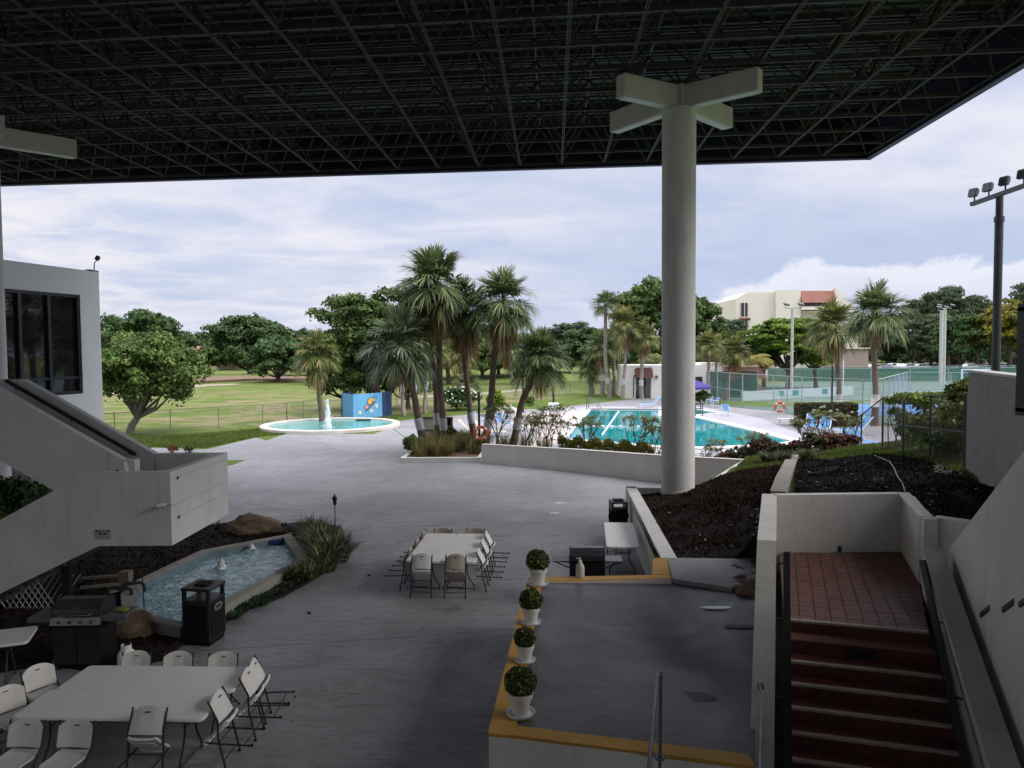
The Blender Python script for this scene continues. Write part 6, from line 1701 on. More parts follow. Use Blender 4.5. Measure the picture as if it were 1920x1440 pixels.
for k, (bx, cx_, cy_, Y_, rx, rz_, s_, lab) in enumerate([
    (1600, 1600, 655, 135, 5.0, 3.5, shO, 'olive tree over the tan wall behind the palms'), (1668, 1664, 650, 140, 4.5, 4.2, shD, 'dark tree by the parked cars behind the big palm'),
    (1712, 1712, 632, 135, 5.6, 5.0, shO, 'olive green tree left of the twin light poles'), (1722, 1728, 606, 150, 4.5, 5.0, shO, 'slender tree top rising behind the car park left of the twin poles'),
    (1778, 1775, 600, 140, 5.5, 6.4, shO, 'tall grey green tree right of the twin light poles'), (1800, 1800, 640, 120, 4.6, 4.4, shD, 'dark spreading tree behind the twin light poles'),
    (1832, 1828, 612, 145, 5.8, 5.8, shO, 'tall tree directly left of the black floodlight pole'), (1858, 1858, 632, 118, 4.6, 4.0, shY, 'yellowish tree crown crossing the black floodlight pole'),
    (1893, 1893, 618, 116, 4.6, 4.4, shY, 'yellowish tree right of the black floodlight pole'), (1905, 1908, 650, 125, 5.5, 4.5, shO, 'olive tree at the right edge of view'),
    (1960, 1960, 600, 120, 6.5, 6.5, shO, 'tall tree just past the right edge'), (2060, 2060, 610, 125, 7, 6.5, shD, 'dark tree beyond the right edge'),
    (1745, 1748, 652, 150, 5, 4, shD, 'dark low tree behind the twin poles')]):
    ks_ = 1.32 if Y_ > 121 else 1.0
    far(lab, (bx, 684), (cx_, cy_ - 2), Y_ * ks_, rx * ks_ * 1.05, rz_ * ks_ * .98, seed=20 + k, group=RG, s=s_)
# distant tree line reads as one wood
VV = []; FF = []; o_ = 0; MI = []
base_v = [foliage(8, 7, 5.4, 60, 4200, .55, 300 + i, .24, hollow=.3)[:2] for i in range(4)]
xs_ = [(px, None) for px in list(range(-260, 560, 28)) + list(range(560, 1240, 22)) + list(range(1560, 2200, 32))]
for k, (px, _) in enumerate(xs_):
    rr = random.Random(px); Y_ = rr.uniform(205, 260); c_ = D(px, 655 + rr.uniform(0, 10), Y_); v_, f_ = base_v[k % 4]; s_ = rr.uniform(.85, 1.15)
    VV.append(v_ * np.array([s_ * (1 if k % 2 else -1), s_, s_ * rr.uniform(.85, 1.1)]) + np.array(c_)); FF.append(f_ + o_); o_ += len(v_); MI.append(np.full(len(f_), k % 3))
o = link('distant_woods', npmesh('distant_woods', np.concatenate(VV), np.concatenate(FF), [mt_l1, mt_l2, bpy.data.materials['leaf_olive']], False, np.concatenate(MI))); tag(o, 'dark continuous wood along the horizon beyond the meadow', 'woods', kind='stuff')
for k, (px, Y_) in enumerate([(-160, 60), (-60, 52)]):
    far(('leftmost tree beyond the office building, outside the frame', 'tree directly behind the office building')[k], (px, 800), (px, 680), Y_, 4, 3.6, seed=90 + k, group='trees behind the office', s=sh)

# coconut-like yellow fronds beside mansard
mt_yf = leafmat('yellow_frond', (0.34, 0.27, 0.07), (0.22, 0.20, 0.06), None, .3, .6, 1, .3)
def feather(seed, mat):
    rs = np.random.RandomState(seed); V = []; Fq = []; p = np.array([0., 0, 0]); d = np.array([.55, 0, .83]); pts_ = [p.copy()]
    for k in range(12):
        p = p + d / 12; d = d + np.array([.02, 0, -.17]); d /= np.linalg.norm(d); pts_.append(p.copy())
    side = np.array([0, 1., 0])
    for k in range(12):
        for s_ in (-1, 1):
            for h_ in (0, .5):
                q_ = pts_[k] * (1 - h_) + pts_[k + 1] * h_; L = .30 * math.sin(math.pi * (k + 1.5) / 14.5); b0 = len(V); dd = (pts_[k + 1] - pts_[k]) * 12
                e_ = q_ + side * s_ * L * .75 + dd * L * .5 + np.array([0, 0, -L * .55]); w_ = dd * .013
                V += [q_ - w_, q_ + w_, e_ + w_ * .2, e_ - w_ * .2]; Fq.append([b0, b0 + 1, b0 + 2, b0 + 3])
        w_ = side * .008; b0 = len(V); V += [pts_[k] - w_, pts_[k] + w_, pts_[k + 1] + w_, pts_[k + 1] - w_]; Fq.append([b0, b0 + 1, b0 + 2, b0 + 3])
    return npmesh('frond', V, Fq, mat)
fy = [feather(1, mt_yf), feather(2, mt_fr)]
def cocopalm(label, px, py, Y, rad, n, mi_, zc):
    b_ = D(px, py, Y); b_.z = 0; t = thing('coconut_palm', label, 'palm tree', b_); rr = random.Random(px)
    q = MB(); q.tube([(0, 0, 0), (.1, 0, zc * .5), (0, 0, zc)], [.2, .14, .12], 8); q.build('trunk', mt_trunkg, t, True)
    for i in range(n): link('frond', fy[0 if rr.random() < mi_ else 1], None, t, (0, 0, zc), (rr.uniform(-.2, .2), rr.uniform(-.35, .3), i * 2.4), rad * rr.uniform(.8, 1.1))
cocopalm('yellow feathery coconut palm behind the brown mansard roof', 1402, 720, 84, 3.6, 16, .8, 3.2)
cocopalm('small coconut palm with yellowing fronds above the pool house door', 1228, 720, 84, 2.6, 12, .35, 3.6)

# ------------------------------------------------------------------ shrubs
mt_st = M('shrub_stem', (0.10, 0.055, 0.04), (0.14, 0.10, 0.08), rough=.9)
mt_sl = leafmat('shrub_leaf', (0.24, 0.28, 0.10), (0.14, 0.19, 0.07), (0.308, 0.224, 0.112), .25, .5, 2, .4)
mt_sr = leafmat('shrub_red', (0.169, 0.058, 0.039), (0.098, 0.052, 0.033), (0.091, 0.104, 0.039), .2, .6, 2, .5)
mt_hed = leafmat('hedge_leaf', (0.19, 0.20, 0.035), (0.09, 0.12, 0.025), (0.260, 0.208, 0.039), .2, .6, 1.2, .5)
mt_hedd = leafmat('hedge_dark', (0.056, 0.067, 0.026), (0.096, 0.080, 0.040), None, .15, .6, 2, .4)
mt_flow = M('white_petal', (0.80, 0.78, 0.72), rough=.7)
def sparse(seed, h=1.9, spread=.75):
    rs = random.Random(seed); q = MB(); tips = []
    def br(p, d, L, r_, lvl):
        e_ = p + d * L; q.tube([p, p.lerp(e_, .5) + Vector((rs.uniform(-.03, .03), rs.uniform(-.03, .03), 0)), e_], [r_, r_ * .85, r_ * .7], 5, False)
        if lvl == 0: tips.append(e_); return
        for k in range(rs.choice((2, 2, 3))):
            nd_ = (d + Vector((rs.uniform(-1, 1), rs.uniform(-1, 1), rs.uniform(-.1, .5))) * .62).normalized(); br(e_, nd_, L * rs.uniform(.62, .85), r_ * .68, lvl - 1)
        if rs.random() < .3: tips.append(e_)
    for k in range(3): br(Vector((rs.uniform(-.08, .08), rs.uniform(-.08, .08), 0)), Vector((rs.uniform(-.3, .3) * spread, rs.uniform(-.3, .3), 1)).normalized(), h * .36, .024, 3)
    V = []; Fq = []
    for tp in tips:
        m_ = rs.randint(6, 10)
        for k in range(m_):
            a = rs.uniform(0, 6.28); el = rs.uniform(-.3, .9); d = Vector((math.cos(a) * math.cos(el), math.sin(a) * math.cos(el), math.sin(el))); L = rs.uniform(.10, .19)
            sd_ = d.cross(Vector((0, 0, 1))).normalized() * L * .17; b0 = len(V); m2 = tp + d * L * .55; e_ = tp + d * L + Vector((0, 0, -.04))
            V += [tuple(tp), tuple(m2 + sd_), tuple(e_), tuple(m2 - sd_)]; Fq.append([b0, b0 + 1, b0 + 2, b0 + 3])
    q.build  # keep
    me = bpy.data.meshes.new('stem'); me.from_pydata(q.v, [], q.f); me.materials.append(mt_st)
    return me, npmesh('foliage', V, Fq, mt_sl)
SP = [sparse(s_) for s_ in range(5)]
SG = 'open branched shrubs behind the low wall'
def shrub(label, p, s_, k, rz, flowers=0):
    t = thing('branched_shrub', label, 'shrub', p, rz, SG); t.scale = (s_ * (1.42 if p[1] > 31 else .84),) * 3
    link('stem', SP[k][0], None, t); link('foliage', SP[k][1], None, t)
    if flowers:
        rr = random.Random(k * 5 + flowers); q = MB()
        for i in range(flowers):
            c_ = Vector((rr.uniform(-.7, .7), rr.uniform(-.5, .5), rr.uniform(1.3, 2.0)))
            for j in range(5): q.box(c_ + Vector((rr.uniform(-.06, .06), rr.uniform(-.06, .06), rr.uniform(-.03, .03))), (.06, .05, .03), rot=(rr.uniform(-1, 1), rr.uniform(-1, 1), 0), bev=.012)
        q.build('flower_cluster', mt_flow, t)
    return t
for k, (px, Yb, s_, fl, lab) in enumerate([(933, 37.2, .95, 6, 'open shrub with white blossom clusters beside the right planter palm'), (985, 36.4, .8, 0, 'thin open shrub just right of the leaning palm foot'), (1004, 35.8, .75, 0, 'slender open shrub between the leaning palm and the larger grey shrub'), (1030, 35.2, 1.05, 0, 'widest grey leaved open shrub left of the pool corner'), (1058, 35.0, .8, 0, 'open shrub in front of the near left pool corner'),
                                     (1102, 33.8, .85, 0, 'open shrub in front of the lane rope end'), (1192, 32.3, .92, 0, 'open shrub just left of the big column'), (1228, 31.6, .8, 0, 'open shrub partly hidden by the left edge of the column')]):
    shrub(lab, (D(px, 800, Yb).x, Yb, 0), s_, k % 5, k * 1.1, fl)
for k, (px, Yb, s_, fl, lab) in enumerate([(1325, 30.8, .75, 0, 'open shrub just right of the big column'), (1352, 30.6, .9, 0, 'green open shrub in front of the pool, second right of the column'), (1408, 30.0, .85, 0, 'open shrub before the pool edge above the red bushes'), (1424, 29.6, .8, 0, 'tall open shrub near the right pool corner'), (1512, 28.6, .9, 9, 'leafy shrub with pale buds left of the loungers'), (1545, 28.3, 1.05, 14, 'largest pale flowered shrub at the crest of the mulch slope'), (1578, 28.6, .95, 8, 'open flowered shrub right of the largest one'), (1600, 28.0, .7, 0, 'thin pale stemmed shrub in front of the lounger')]):
    x_ = D(px, 800, Yb).x; shrub(lab, (x_, Yb, tz(x_, Yb) - .05), s_, (k + 2) % 5, k * .9, fl)
def bush(label, p, rx, rz_, n, leaf, mat, seed, name='bush', group=None, ncl=18, cr=.42, ry=None, dome=True):
    v_, f_, C = foliage(rx, ry or rx, rz_, ncl, n, leaf, seed, cr, .8, .4, dome)
    t = thing(name, label, 'bush', p, 0, group); link('foliage', npmesh('foliage', v_, f_, mat), None, t, (0, 0, rz_ * .8))
    q = MB(); rr = random.Random(seed)
    for k in range(5): q.tube([(0, 0, -.1), (rr.uniform(-.5, .5) * rx, rr.uniform(-.5, .5) * rx, rz_ * rr.uniform(.6, 1.2))], [.03, .01], 5)
    q.build('stem', mt_st, t); return t
for k, (px, Yb, rx, rz_, mt_, lab) in enumerate([(1330, 30.3, .7, .35, mt_sr, 'reddish low bush right of the column foot'), (1362, 29.8, .7, .42, mt_sr, 'red brown bush below the green open shrub'), (1396, 29.3, .6, .40, mt_hedd, 'dark bush among the red bushes by the pool'), (1428, 28.9, .75, .48, mt_sr, 'taller red brown bush near the right pool corner'), (1455, 28.6, .65, .34, mt_hedd, 'low dark bush above the garden curb'), (1500, 28.2, .6, .34, mt_sr, 'low red bush right of the garden curb'), (1528, 27.9, .7, .42, mt_hedd, 'dark bush at the foot of the pale flowered shrub'), (1560, 27.8, .7, .38, mt_sr, 'brown bush at the slope crest'), (1590, 27.9, .5, .3, mt_sr, 'small pinkish bush near the black fence post')]):
    x_ = D(px, 800, Yb).x; bush(lab, (x_, Yb, tz(x_, Yb) - .05), rx, rz_, 1100, .07, mt_, 60 + k, group='low red and dark bushes by the pool')
# clipped hedge pieces behind the low wall
for k, (a, b_, lab) in enumerate([((1047, 34.4), (1132, 33.0), 'clipped yellow green hedge left half behind the low wall'), ((1134, 33.0), (1222, 31.6), 'clipped yellow green hedge right half, ending at the column')]):
    A = D(a[0], 800, a[1]); B = D(b_[0], 800, b_[1]); rs = np.random.RandomState(30 + k); n = 5200
    s_ = rs.rand(n); t_ = rs.uniform(-.4, .4, n); z = rs.uniform(.1, 1.0, n) ; top = rs.rand(n) < .5; z = np.where(top, 1.05 + rs.normal(0, .08, n) + .12 * np.sin(s_ * 17), z)
    C = np.stack([A.x + (B.x - A.x) * s_ - t_ * .1, A.y + (B.y - A.y) * s_ + t_, z], 1); U_ = rs.normal(size=(n, 3)); U_ /= np.linalg.norm(U_, axis=1)[:, None]; V_ = np.cross(U_, rs.normal(size=(n, 3))); V_ /= np.linalg.norm(V_, axis=1)[:, None]
    C -= np.array([A.x, A.y, 0]); v_, f_ = quads(C, U_ * .055, V_ * .035); o = link('clipped_hedge', npmesh('foliage', v_, f_, mt_hed), None, None, (A.x, A.y, 0)); tag(o, lab, 'hedge', 'clipped hedges behind the low wall')
# hedge block near courts
p = D(1548, 790, 50); rs = np.random.RandomState(4); n = 9000
C = rs.uniform(-1, 1, (n, 3)); ax = rs.randint(0, 3, n); sg_ = np.where(rs.rand(n) < .5, -1, 1)
for a_ in range(3): C[:, a_] = np.where(ax == a_, sg_ * (1 - np.abs(rs.normal(0, .04, n))), C[:, a_])
C = C * np.array([1.9, .6, .75]) + np.array([0, 0, .78]); U_ = rs.normal(size=(n, 3)); U_ /= np.linalg.norm(U_, axis=1)[:, None]; V_ = np.cross(U_, rs.normal(size=(n, 3))); V_ /= np.linalg.norm(V_, axis=1)[:, None]
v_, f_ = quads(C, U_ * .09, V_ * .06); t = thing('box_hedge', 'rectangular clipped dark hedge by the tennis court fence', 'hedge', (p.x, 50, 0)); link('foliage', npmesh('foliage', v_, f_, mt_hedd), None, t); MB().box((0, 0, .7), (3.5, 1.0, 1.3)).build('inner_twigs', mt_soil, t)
# flowering bushes on the lawn
def flower_bush(label, px, Y, rx, rz_, seed, nfl):
    p = D(px, 750, Y); p.z = 0; t = bush(label, p, rx, rz_, 3200, .15, mt_l1, seed, 'flowering_bush')
    rr = random.Random(seed); q = MB()
    for i in range(nfl):
        a = rr.uniform(0, 6.28); e_ = rr.uniform(-.1, 1.3); k = 1.0; c_ = Vector((math.cos(a) * math.cos(e_) * rx, math.sin(a) * math.cos(e_) * rx, rz_ * .8 + math.sin(e_) * rz_)) * k; q.box(c_, (.15, .15, .10), rot=(rr.random(), rr.random(), rr.random()), bev=.04)
    q.build('flower', mt_flow, t)
flower_bush('dark bush covered in white flowers on the lawn', 860, 66, 1.8, 1.15, 3, 60)
p = D(930, 750, 66); p.z = 0; bush('bright green bush on the lawn behind the folded umbrella', p, .9, 1.0, 2500, .14, mt_l5, 5)
p = D(992, 750, 70); p.z = 0; bush('small spiky green plant on the lawn between lamp posts', p, .6, .5, 900, .12, mt_l2, 6)
for k, (px, py, r_) in enumerate([(323, 849, .3), (356, 848, .28)]):
    bush('small reddish plant in the strip behind the landing' if k == 0 else 'small green plant right of the reddish one behind the landing', G(px, py), r_, .22, 400, .06, mt_sr if k == 0 else mt_l2, 70 + k)
# plants under the left stair seen through the gap
for k, (px, py, Y_, r_) in enumerate([(45, 925, 20.5, .75), (12, 905, 21.0, .8), (75, 915, 21.5, .6)]):
    p = D(px, py, Y_); bush(('dark green bush under the stair beside the round column', 'dark bush behind the far left column', 'small dark bush seen in the stair gap')[k], (p.x, Y_, 0), r_, max(.4, p.z * .62), 2600, .09, mt_l1, 80 + k)

# ------------------------------------------------------------------ strappy grass clumps
mt_lir = leafmat('liriope_leaf', (0.096, 0.128, 0.048), (0.056, 0.083, 0.032), (0.384, 0.368, 0.208), .25, .5, 2.5, .55)
mt_dry = leafmat('dry_grass', (0.238, 0.210, 0.070), (0.126, 0.140, 0.049), (0.392, 0.308, 0.154), .25, .6, 1.5, .5)
def blades(n, R0, L, w_, seed, lean=.9):
    rs = np.random.RandomState(seed); V = []; Fq = []
    for i in range(n):
        a = rs.uniform(0, 6.283); r_ = R0 * math.sqrt(rs.rand()); b_ = np.array([r_ * math.cos(a), r_ * math.sin(a), 0]); a2 = a + rs.normal(0, .7); o_ = np.array([math.cos(a2), math.sin(a2), 0]); l_ = L * rs.uniform(.6, 1.2); k = rs.uniform(.25, 1) * lean
        sd_ = np.array([-o_[1], o_[0], 0]) * w_; b0 = len(V)
        for t_, ww in ((0, .7), (.35, 1), (.7, .8), (1, .08)):
            q_ = b_ + o_ * l_ * k * t_ ** 1.5 + np.array([0, 0, l_ * (t_ - .55 * k * t_ * t_ * t_)]); V += [q_ - sd_ * ww, q_ + sd_ * ww]
        for j in range(3): Fq.append([b0 + 2 * j, b0 + 2 * j + 1, b0 + 2 * j + 3, b0 + 2 * j + 2])
    return V, Fq
LV = [npmesh('grass_clump', *blades(420, .22, .62, .009, s_), mt_lir) for s_ in (1, 2)]
LD = [npmesh('grass_clump', *blades(300, .25, .75, .008, s_, .5), mt_dry) for s_ in (3, 4)]
LGp = 'strappy grass clumps round the pond'
for k, (px, py, s_, m_, lab) in enumerate([(585, 1010, 1.15, 0, 'grass clump at the far end of the pond planting'), (612, 1030, 1.3, 1, 'grass clump around the garden torch'), (600, 1050, 1.2, 0, 'grass clump against the pond corner'), (632, 1052, 1.25, 1, 'grass clump spilling furthest onto the patio'), (610, 1070, 1.15, 0, 'dense grass clump below the pond corner'), (575, 1088, .95, 1, 'separate grass clump on the near pond edge'), (552, 1092, .75, 0, 'yellowish small grass clump on the near pond edge'), (590, 1030, 1.1, 1, 'grass clump directly behind the pond corner')]):
    o = link('grass_clump', LV[m_], None, None, G(px, py), (0, 0, k * 1.3), s_); tag(o, lab, 'grass clump', LGp)
rs = random.Random(8)
v_ = []; f_ = []; q = MB()
V = []; Fq = []; rsn = np.random.RandomState(9)
for k in range(46):
    s_ = rs.random(); p = G(432 + (545 - 432) * s_ + rs.uniform(-9, 9), 1160 - (1160 - 1103) * s_ + rs.uniform(-9, 6))
    vv_, ff_ = blades(26, .10, .16, .016, k, 1.0); b0 = len(V); V += [x + np.array([p.x, p.y, .02]) for x in vv_]; Fq += [[i + b0 for i in f] for f in ff_]
o = link('ground_cover', npmesh('ground_cover', V, Fq, leafmat('cover_leaf', (0.060, 0.112, 0.045), (0.038, 0.075, 0.030), None, .2, .5, 3, .4))); tag(o, 'low green ground cover between the pond rim and the patio', 'ground cover', kind='stuff')
# planter at the palm clump
pc1 = G(750, 868); pc2 = G(903, 867.5); 
PLT = [(pc1.x, pc1.y), (pc2.x - .03, pc2.y), (G(903, 836).x + .6, 41.5), (G(800, 836).x, 42.0)]
pt_ = thing('palm_planter', 'low concrete edged planter bed at the foot of the palm clump', 'planter', (pc1.x, pc1.y, 0))
q = MB(); ring(q, [Vector(p) for p in PLT], -.18, -.02, .24); q.build('kerb', mt_cap, pt_, world=True)
sheet('soil', off_poly([Vector(p) for p in PLT], -.16), .16, mt_dirt, kind=None)
o = bpy.data.objects['soil'] if 'soil' in bpy.data.objects else None
_s = [x for x in COL.objects if x.name.startswith('soil') and x.parent is None]
for x in _s: x.parent = pt_; x.location = -Vector(pt_.location)
TGp = 'tufts of tall dry grass in the palm planter'
VT = []; FT = []; k0 = 0
inn = [tuple(q_) for q_ in off_poly([Vector(p) for p in PLT], -.35)]
k = 0
while k < 34:
    x, y = rs.uniform(-6.5, 0), rs.uniform(35.5, 41.5)
    if not in_poly(x, y, inn): continue
    sc_ = rs.uniform(.7, 1.35); vv_, ff_ = blades(230, .3, .75 * sc_, .007, 500 + k, .55); VT += [v + np.array([x, y, .16]) for v in vv_]; FT += [[i + k0 for i in f] for f in ff_]; k0 = len(VT); k += 1
for (px, Y_) in [(912, 38.0), (985, 37.0), (1020, 36.2), (945, 37.4)]:
    x = D(px, 800, Y_).x; vv_, ff_ = blades(200, .3, .95, .007, 600 + px, .5); VT += [v + np.array([x, Y_, .25]) for v in vv_]; FT += [[i + k0 for i in f] for f in ff_]; k0 = len(VT)
o = link('tall_grass', npmesh('tall_grass', VT, FT, mt_dry)); tag(o, 'tall dry yellow grass at the feet of the planter palms', 'grass', kind='stuff')
bush('round dark leafed bush at the left corner of the palm planter', G(776, 850, .2), .55, .5, 1500, .10, mt_l2, 91, name='bush')
bush('dark leafed plant at the right of the notice board in the planter', (D(843, 820, 39.5).x, 39.5, .2), .45, .6, 900, .10, mt_l1, 92)
# spiky pale plants and grass at the slope crest
for k, (px, py) in enumerate([(1440, 868), (1512, 862), (1470, 866)]):
    o = link('spiky_plant', LV[k % 2], None, None, GT(px, py), (0, 0, k), .75); tag(o, ('pale spiky plant left of the garden curb top', 'pale spiky plant right of the garden curb top', 'small spiky plant beside the garden curb')[k], 'plant')
# short lawn blades as scattered tufts
def tufts(name, poly, n, L, mat, seed, label, zf=lambda x, y: 0.0):
    rs = np.random.RandomState(seed); P_ = [(p[0], p[1]) for p in poly]; x0 = min(p[0] for p in P_); x1 = max(p[0] for p in P_); y0 = min(p[1] for p in P_); y1 = max(p[1] for p in P_); pts_ = []
    while len(pts_) < n:
        x, y = rs.uniform(x0, x1), rs.uniform(y0, y1)
        if in_poly(x, y, P_): pts_.append((x, y, zf(x, y) - .02))
    C = np.array(pts_); a = rs.uniform(0, 6.283, n); W_ = np.stack([np.cos(a), np.sin(a), a * 0], 1) * L * rs.uniform(.3, .8, n)[:, None]; H_ = np.stack([rs.normal(0, .3, n), rs.normal(0, .3, n), np.ones(n)], 1) * L * rs.uniform(.5, 1.3, n)[:, None]
    V = np.stack([C - W_ * .5, C + W_ * .5, C + H_], 1).reshape(-1, 3); o = link(name, npmesh(name, V, np.arange(3 * n).reshape(n, 3), mat)); tag(o, label, 'grass', kind='stuff')
mt_gb = leafmat('grass_blade', (0.13, 0.185, 0.035), (0.085, 0.13, 0.025), (0.22, 0.2, 0.08), .3, .7, .6, .4)
tufts('lawn_grass', GP([(190, 826), (405, 811), (640, 790), (745, 783), (742, 795), (480, 819), (385, 840), (290, 838), (190, 846)]), 60000, .09, mt_gb, 1, 'short green grass of the mown lawn behind the fountain')
crest = gt2([(1375, 884), (1468, 873), (1484, 862), (1497, 858), (1560, 861), (1640, 852), (1700, 855), (1750, 869), (1800, 886), (1830, 900)]) + [Vector((11.6, 17.5, 0)), Vector((14.5, 27, 0)), Vector((9, 28.5, 0)), Vector((8.2, 26.5, 0))]
tufts('slope_grass', crest, 26000, .10, mt_gb, 2, 'green grass along the crest of the mulch slope', tz)
# wedge of grass between patio and far walk at left
wd = GP([(400, 863), (461, 862.5), (436, 872), (400, 877)]); sheet('grass_wedge', wd, .006, mt_lawn)
# ------------------------------------------------------------------ fences
def chainlink(b_, A, B, za0, za1, zb0, zb1, cell, w_):
    A = Vector((A[0], A[1], 0)); B = Vector((B[0], B[1], 0)); L = (B - A).length; d = (B - A) / L
    h = ((za1 - za0) + (zb1 - zb0)) / 2
    def P_(s_, t_): s_ = max(0, min(L, s_)); k = s_ / L; z0 = za0 + (zb0 - za0) * k; z1 = za1 + (zb1 - za1) * k; return A + d * s_ + Vector((0, 0, z0 + (z1 - z0) * t_))
    n = int((L + h) / cell); nrm = Vector((-d.y, d.x, 0))
    for sgn in (1, -1):
        for i in range(-int(h / cell) - 1, n + 1):
            s0 = i * cell; s1 = s0 + h; a0_, a1_ = (s0, s1) if sgn > 0 else (s0 + h, s0)
            t0, t1 = 0.0, 1.0; q0, q1 = a0_, a1_
            # clip to 0..L
            def cl(qa, qb, ta, tb):
                if qa == qb: return None
                lo = (0 - qa) / (qb - qa); hi = (L - qa) / (qb - qa)
                if lo > hi: lo, hi = hi, lo
                lo = max(lo, 0); hi = min(hi, 1)
                return None if lo >= hi else (lo, hi)
            r_ = cl(q0, q1, 0, 1)
            if not r_: continue
            p0 = P_(q0 + (q1 - q0) * r_[0], r_[0]); p1 = P_(q0 + (q1 - q0) * r_[1], r_[1])
            dd = (p1 - p0)
            if dd.length < .05: continue
            u_ = dd.normalized().cross(nrm) * w_; v_ = nrm * w_
            b_.add([p0 - u_, p0 + u_ * .6 + v_, p0 + u_ * .6 - v_, p1 - u_, p1 + u_ * .6 + v_, p1 + u_ * .6 - v_], [(0, 1, 4, 3), (1, 2, 5, 4), (2, 0, 3, 5)])
def fence(name, label, pts, h, mat, spacing=3.0, pr=.03, cell=.25, wire=.0055, mesh=True, mid=False, screen=None, zf=None, meshmat=None, screen_h=1.0):
    zf = zf or (lambda x, y: 0.0)
    t = thing(name, label, 'fence', (pts[0][0], pts[0][1], zf(pts[0][0], pts[0][1])))
    cm = MB(); rl = MB(); md_ = MB()
    for i in range(len(pts) - 1):
        A = Vector(pts[i][:2]); B = Vector(pts[i + 1][:2]); L = (B - A).length; n = max(1, round(L / spacing))
        for k in range(n + (1 if i == len(pts) - 2 else 0)):
            p = A.lerp(B, k / n); z = zf(p.x, p.y); q = MB(); q.tube([(p.x, p.y, z - .1), (p.x, p.y, z + h + .03)], pr, 6); q.build('post', mat, t, True, world=True)
        for k in range(n):
            a = A.lerp(B, k / n); b_ = A.lerp(B, (k + 1) / n); za, zb_ = zf(a.x, a.y), zf(b_.x, b_.y)
            rl.tube([(a.x, a.y, za + h), (b_.x, b_.y, zb_ + h)], pr * .75, 6)
            if mid: md_.tube([(a.x, a.y, za + h * .5), (b_.x, b_.y, zb_ + h * .5)], pr * .6, 5)
            if mesh: chainlink(cm, a, b_, za + .03, za + h - .02, zb_ + .03, zb_ + h - .02, cell, wire)
            if screen is not None:
                q = MB(); d_ = (b_ - a).normalized(); o_ = Vector((d_.y, -d_.x)) * .05
                q.prism([(a.x + o_.x, a.y + o_.y), (b_.x + o_.x, b_.y + o_.y), (b_.x + o_.x * 1.3, b_.y + o_.y * 1.3), (a.x + o_.x * 1.3, a.y + o_.y * 1.3)], [za + .1, zb_ + .1, zb_ + .1, za + .1], [za + h * screen_h - .15, zb_ + h * screen_h - .15] * 2); q.build('windscreen', screen, t, world=True)
    rl.build('top_rail', mat, t, True, world=True)
    if mid: md_.build('middle_rail', mat, t, True, world=True)
    if mesh: o = cm.build('chain_link', meshmat or mat, t, world=True); o['kind'] = 'stuff'
    return t
mt_fg = M('fence_grey', (0.22, 0.23, 0.22), (0.16, 0.17, 0.16), rough=.6)
mt_fb = M('fence_black', (0.05, 0.062, 0.055), (0.065, 0.075, 0.068), rough=.5)
# green windscreen: woven cloth that lets some of what is behind show
mts, ts_, bs_ = base('windscreen_cloth', .85, .1); cs_ = coords(ts_, 'World')
bs_.inputs['Base Color'].default_value = (0.05, 0.17, 0.125, 1)
trn = ts_.n('ShaderNodeBsdfTransparent'); mxs = ts_.n('ShaderNodeMixShader'); mxs.inputs[0].default_value = .36
ts_.l(bs_.outputs[0], mxs.inputs[1]); ts_.l(trn.outputs[0], mxs.inputs[2]); ts_.l(mxs.outputs[0], mts.node_tree.nodes['Material Output'].inputs[0])
def g2(*l): return [(p.x, p.y) for p in GP(l)]
fence('chain_link_fence', 'low grey chain link fence along the back of the lawn at left', g2((100, 826), (320, 809), (640, 784.5), (745, 771)), 1.45, mt_fg, 3.4, .028, .16, .0035)
fence('chain_link_fence', 'chain link fence continuing behind the palms and fountain lawn', g2((745, 771), (900, 757), (1000, 746), (1100, 737), (1172, 732)), 1.45, mt_fg, 3.4, .03, .2, .004)
fence('court_fence', 'tall pale chain link fence along the near side of the tennis courts', g2((1324, 753), (1392, 764), (1450, 771), (1503, 780), (1617, 790.5)), 3.0, mt_fpale, 3.0, .04, .3, .005, mid=True)
fence('court_fence', 'tall fence panels with the gate right of the tennis palms', g2((1617, 790.5), (1645, 792), (1700, 760), (1960, 768)), 3.0, mt_fpale, 3.0, .045, .3, .005, mid=True)
fence('court_fence', 'middle tennis fence crossing behind the two big palms', g2((1330, 741), (1560, 741), (1990, 736)), 2.9, mt_fpale, 4.5, .04, .4, .006)
fence('court_fence', 'far tennis fence hung with green windscreens', g2((1440, 716), (1700, 716), (1990, 712)), 2.3, mt_fpale, 5.0, .05, .6, .006, mesh=False, screen=mts)
fence('court_fence', 'short windscreened fence in front of the pool house glass', g2((1330, 746), (1420, 749)), 3.0, mt_fpale, 2.6, .035, .4, .005, mesh=False, screen=mts)
# courts
sheet('court_surface', GP([(1324, 754), (1450, 772), (1617, 792), (1760, 808), (2500, 830), (2300, 712), (1430, 715.5), (1330, 742)]), -.006, mt_courtg)
sheet('court_grass', GP([(1330, 750), (1440, 753), (1560, 752), (1620, 751), (1620, 756), (1440, 763), (1340, 757)]), .0, mt_lawn)
for pl_ in ([(1596, 759), (1790, 757), (1860, 786), (1598, 777)], [(1860, 757), (2050, 757), (2150, 790), (1900, 786)]):
    sheet('court_blue', GP(pl_), .002, mt_courtb)
lnb = MB()
for a, b_ in (((1600, 768), (1830, 770)), ((1604, 761), (1798, 760)), ((1680, 759), (1700, 782)), ((1440, 757), (1600, 750)), ((1560, 735), (1800, 733))):
    A = G(*a, .006); B = G(*b_, .006); lnb.bar(A, B, .1, .004)
o = lnb.build('court_line', mt_line); o['kind'] = 'structure'
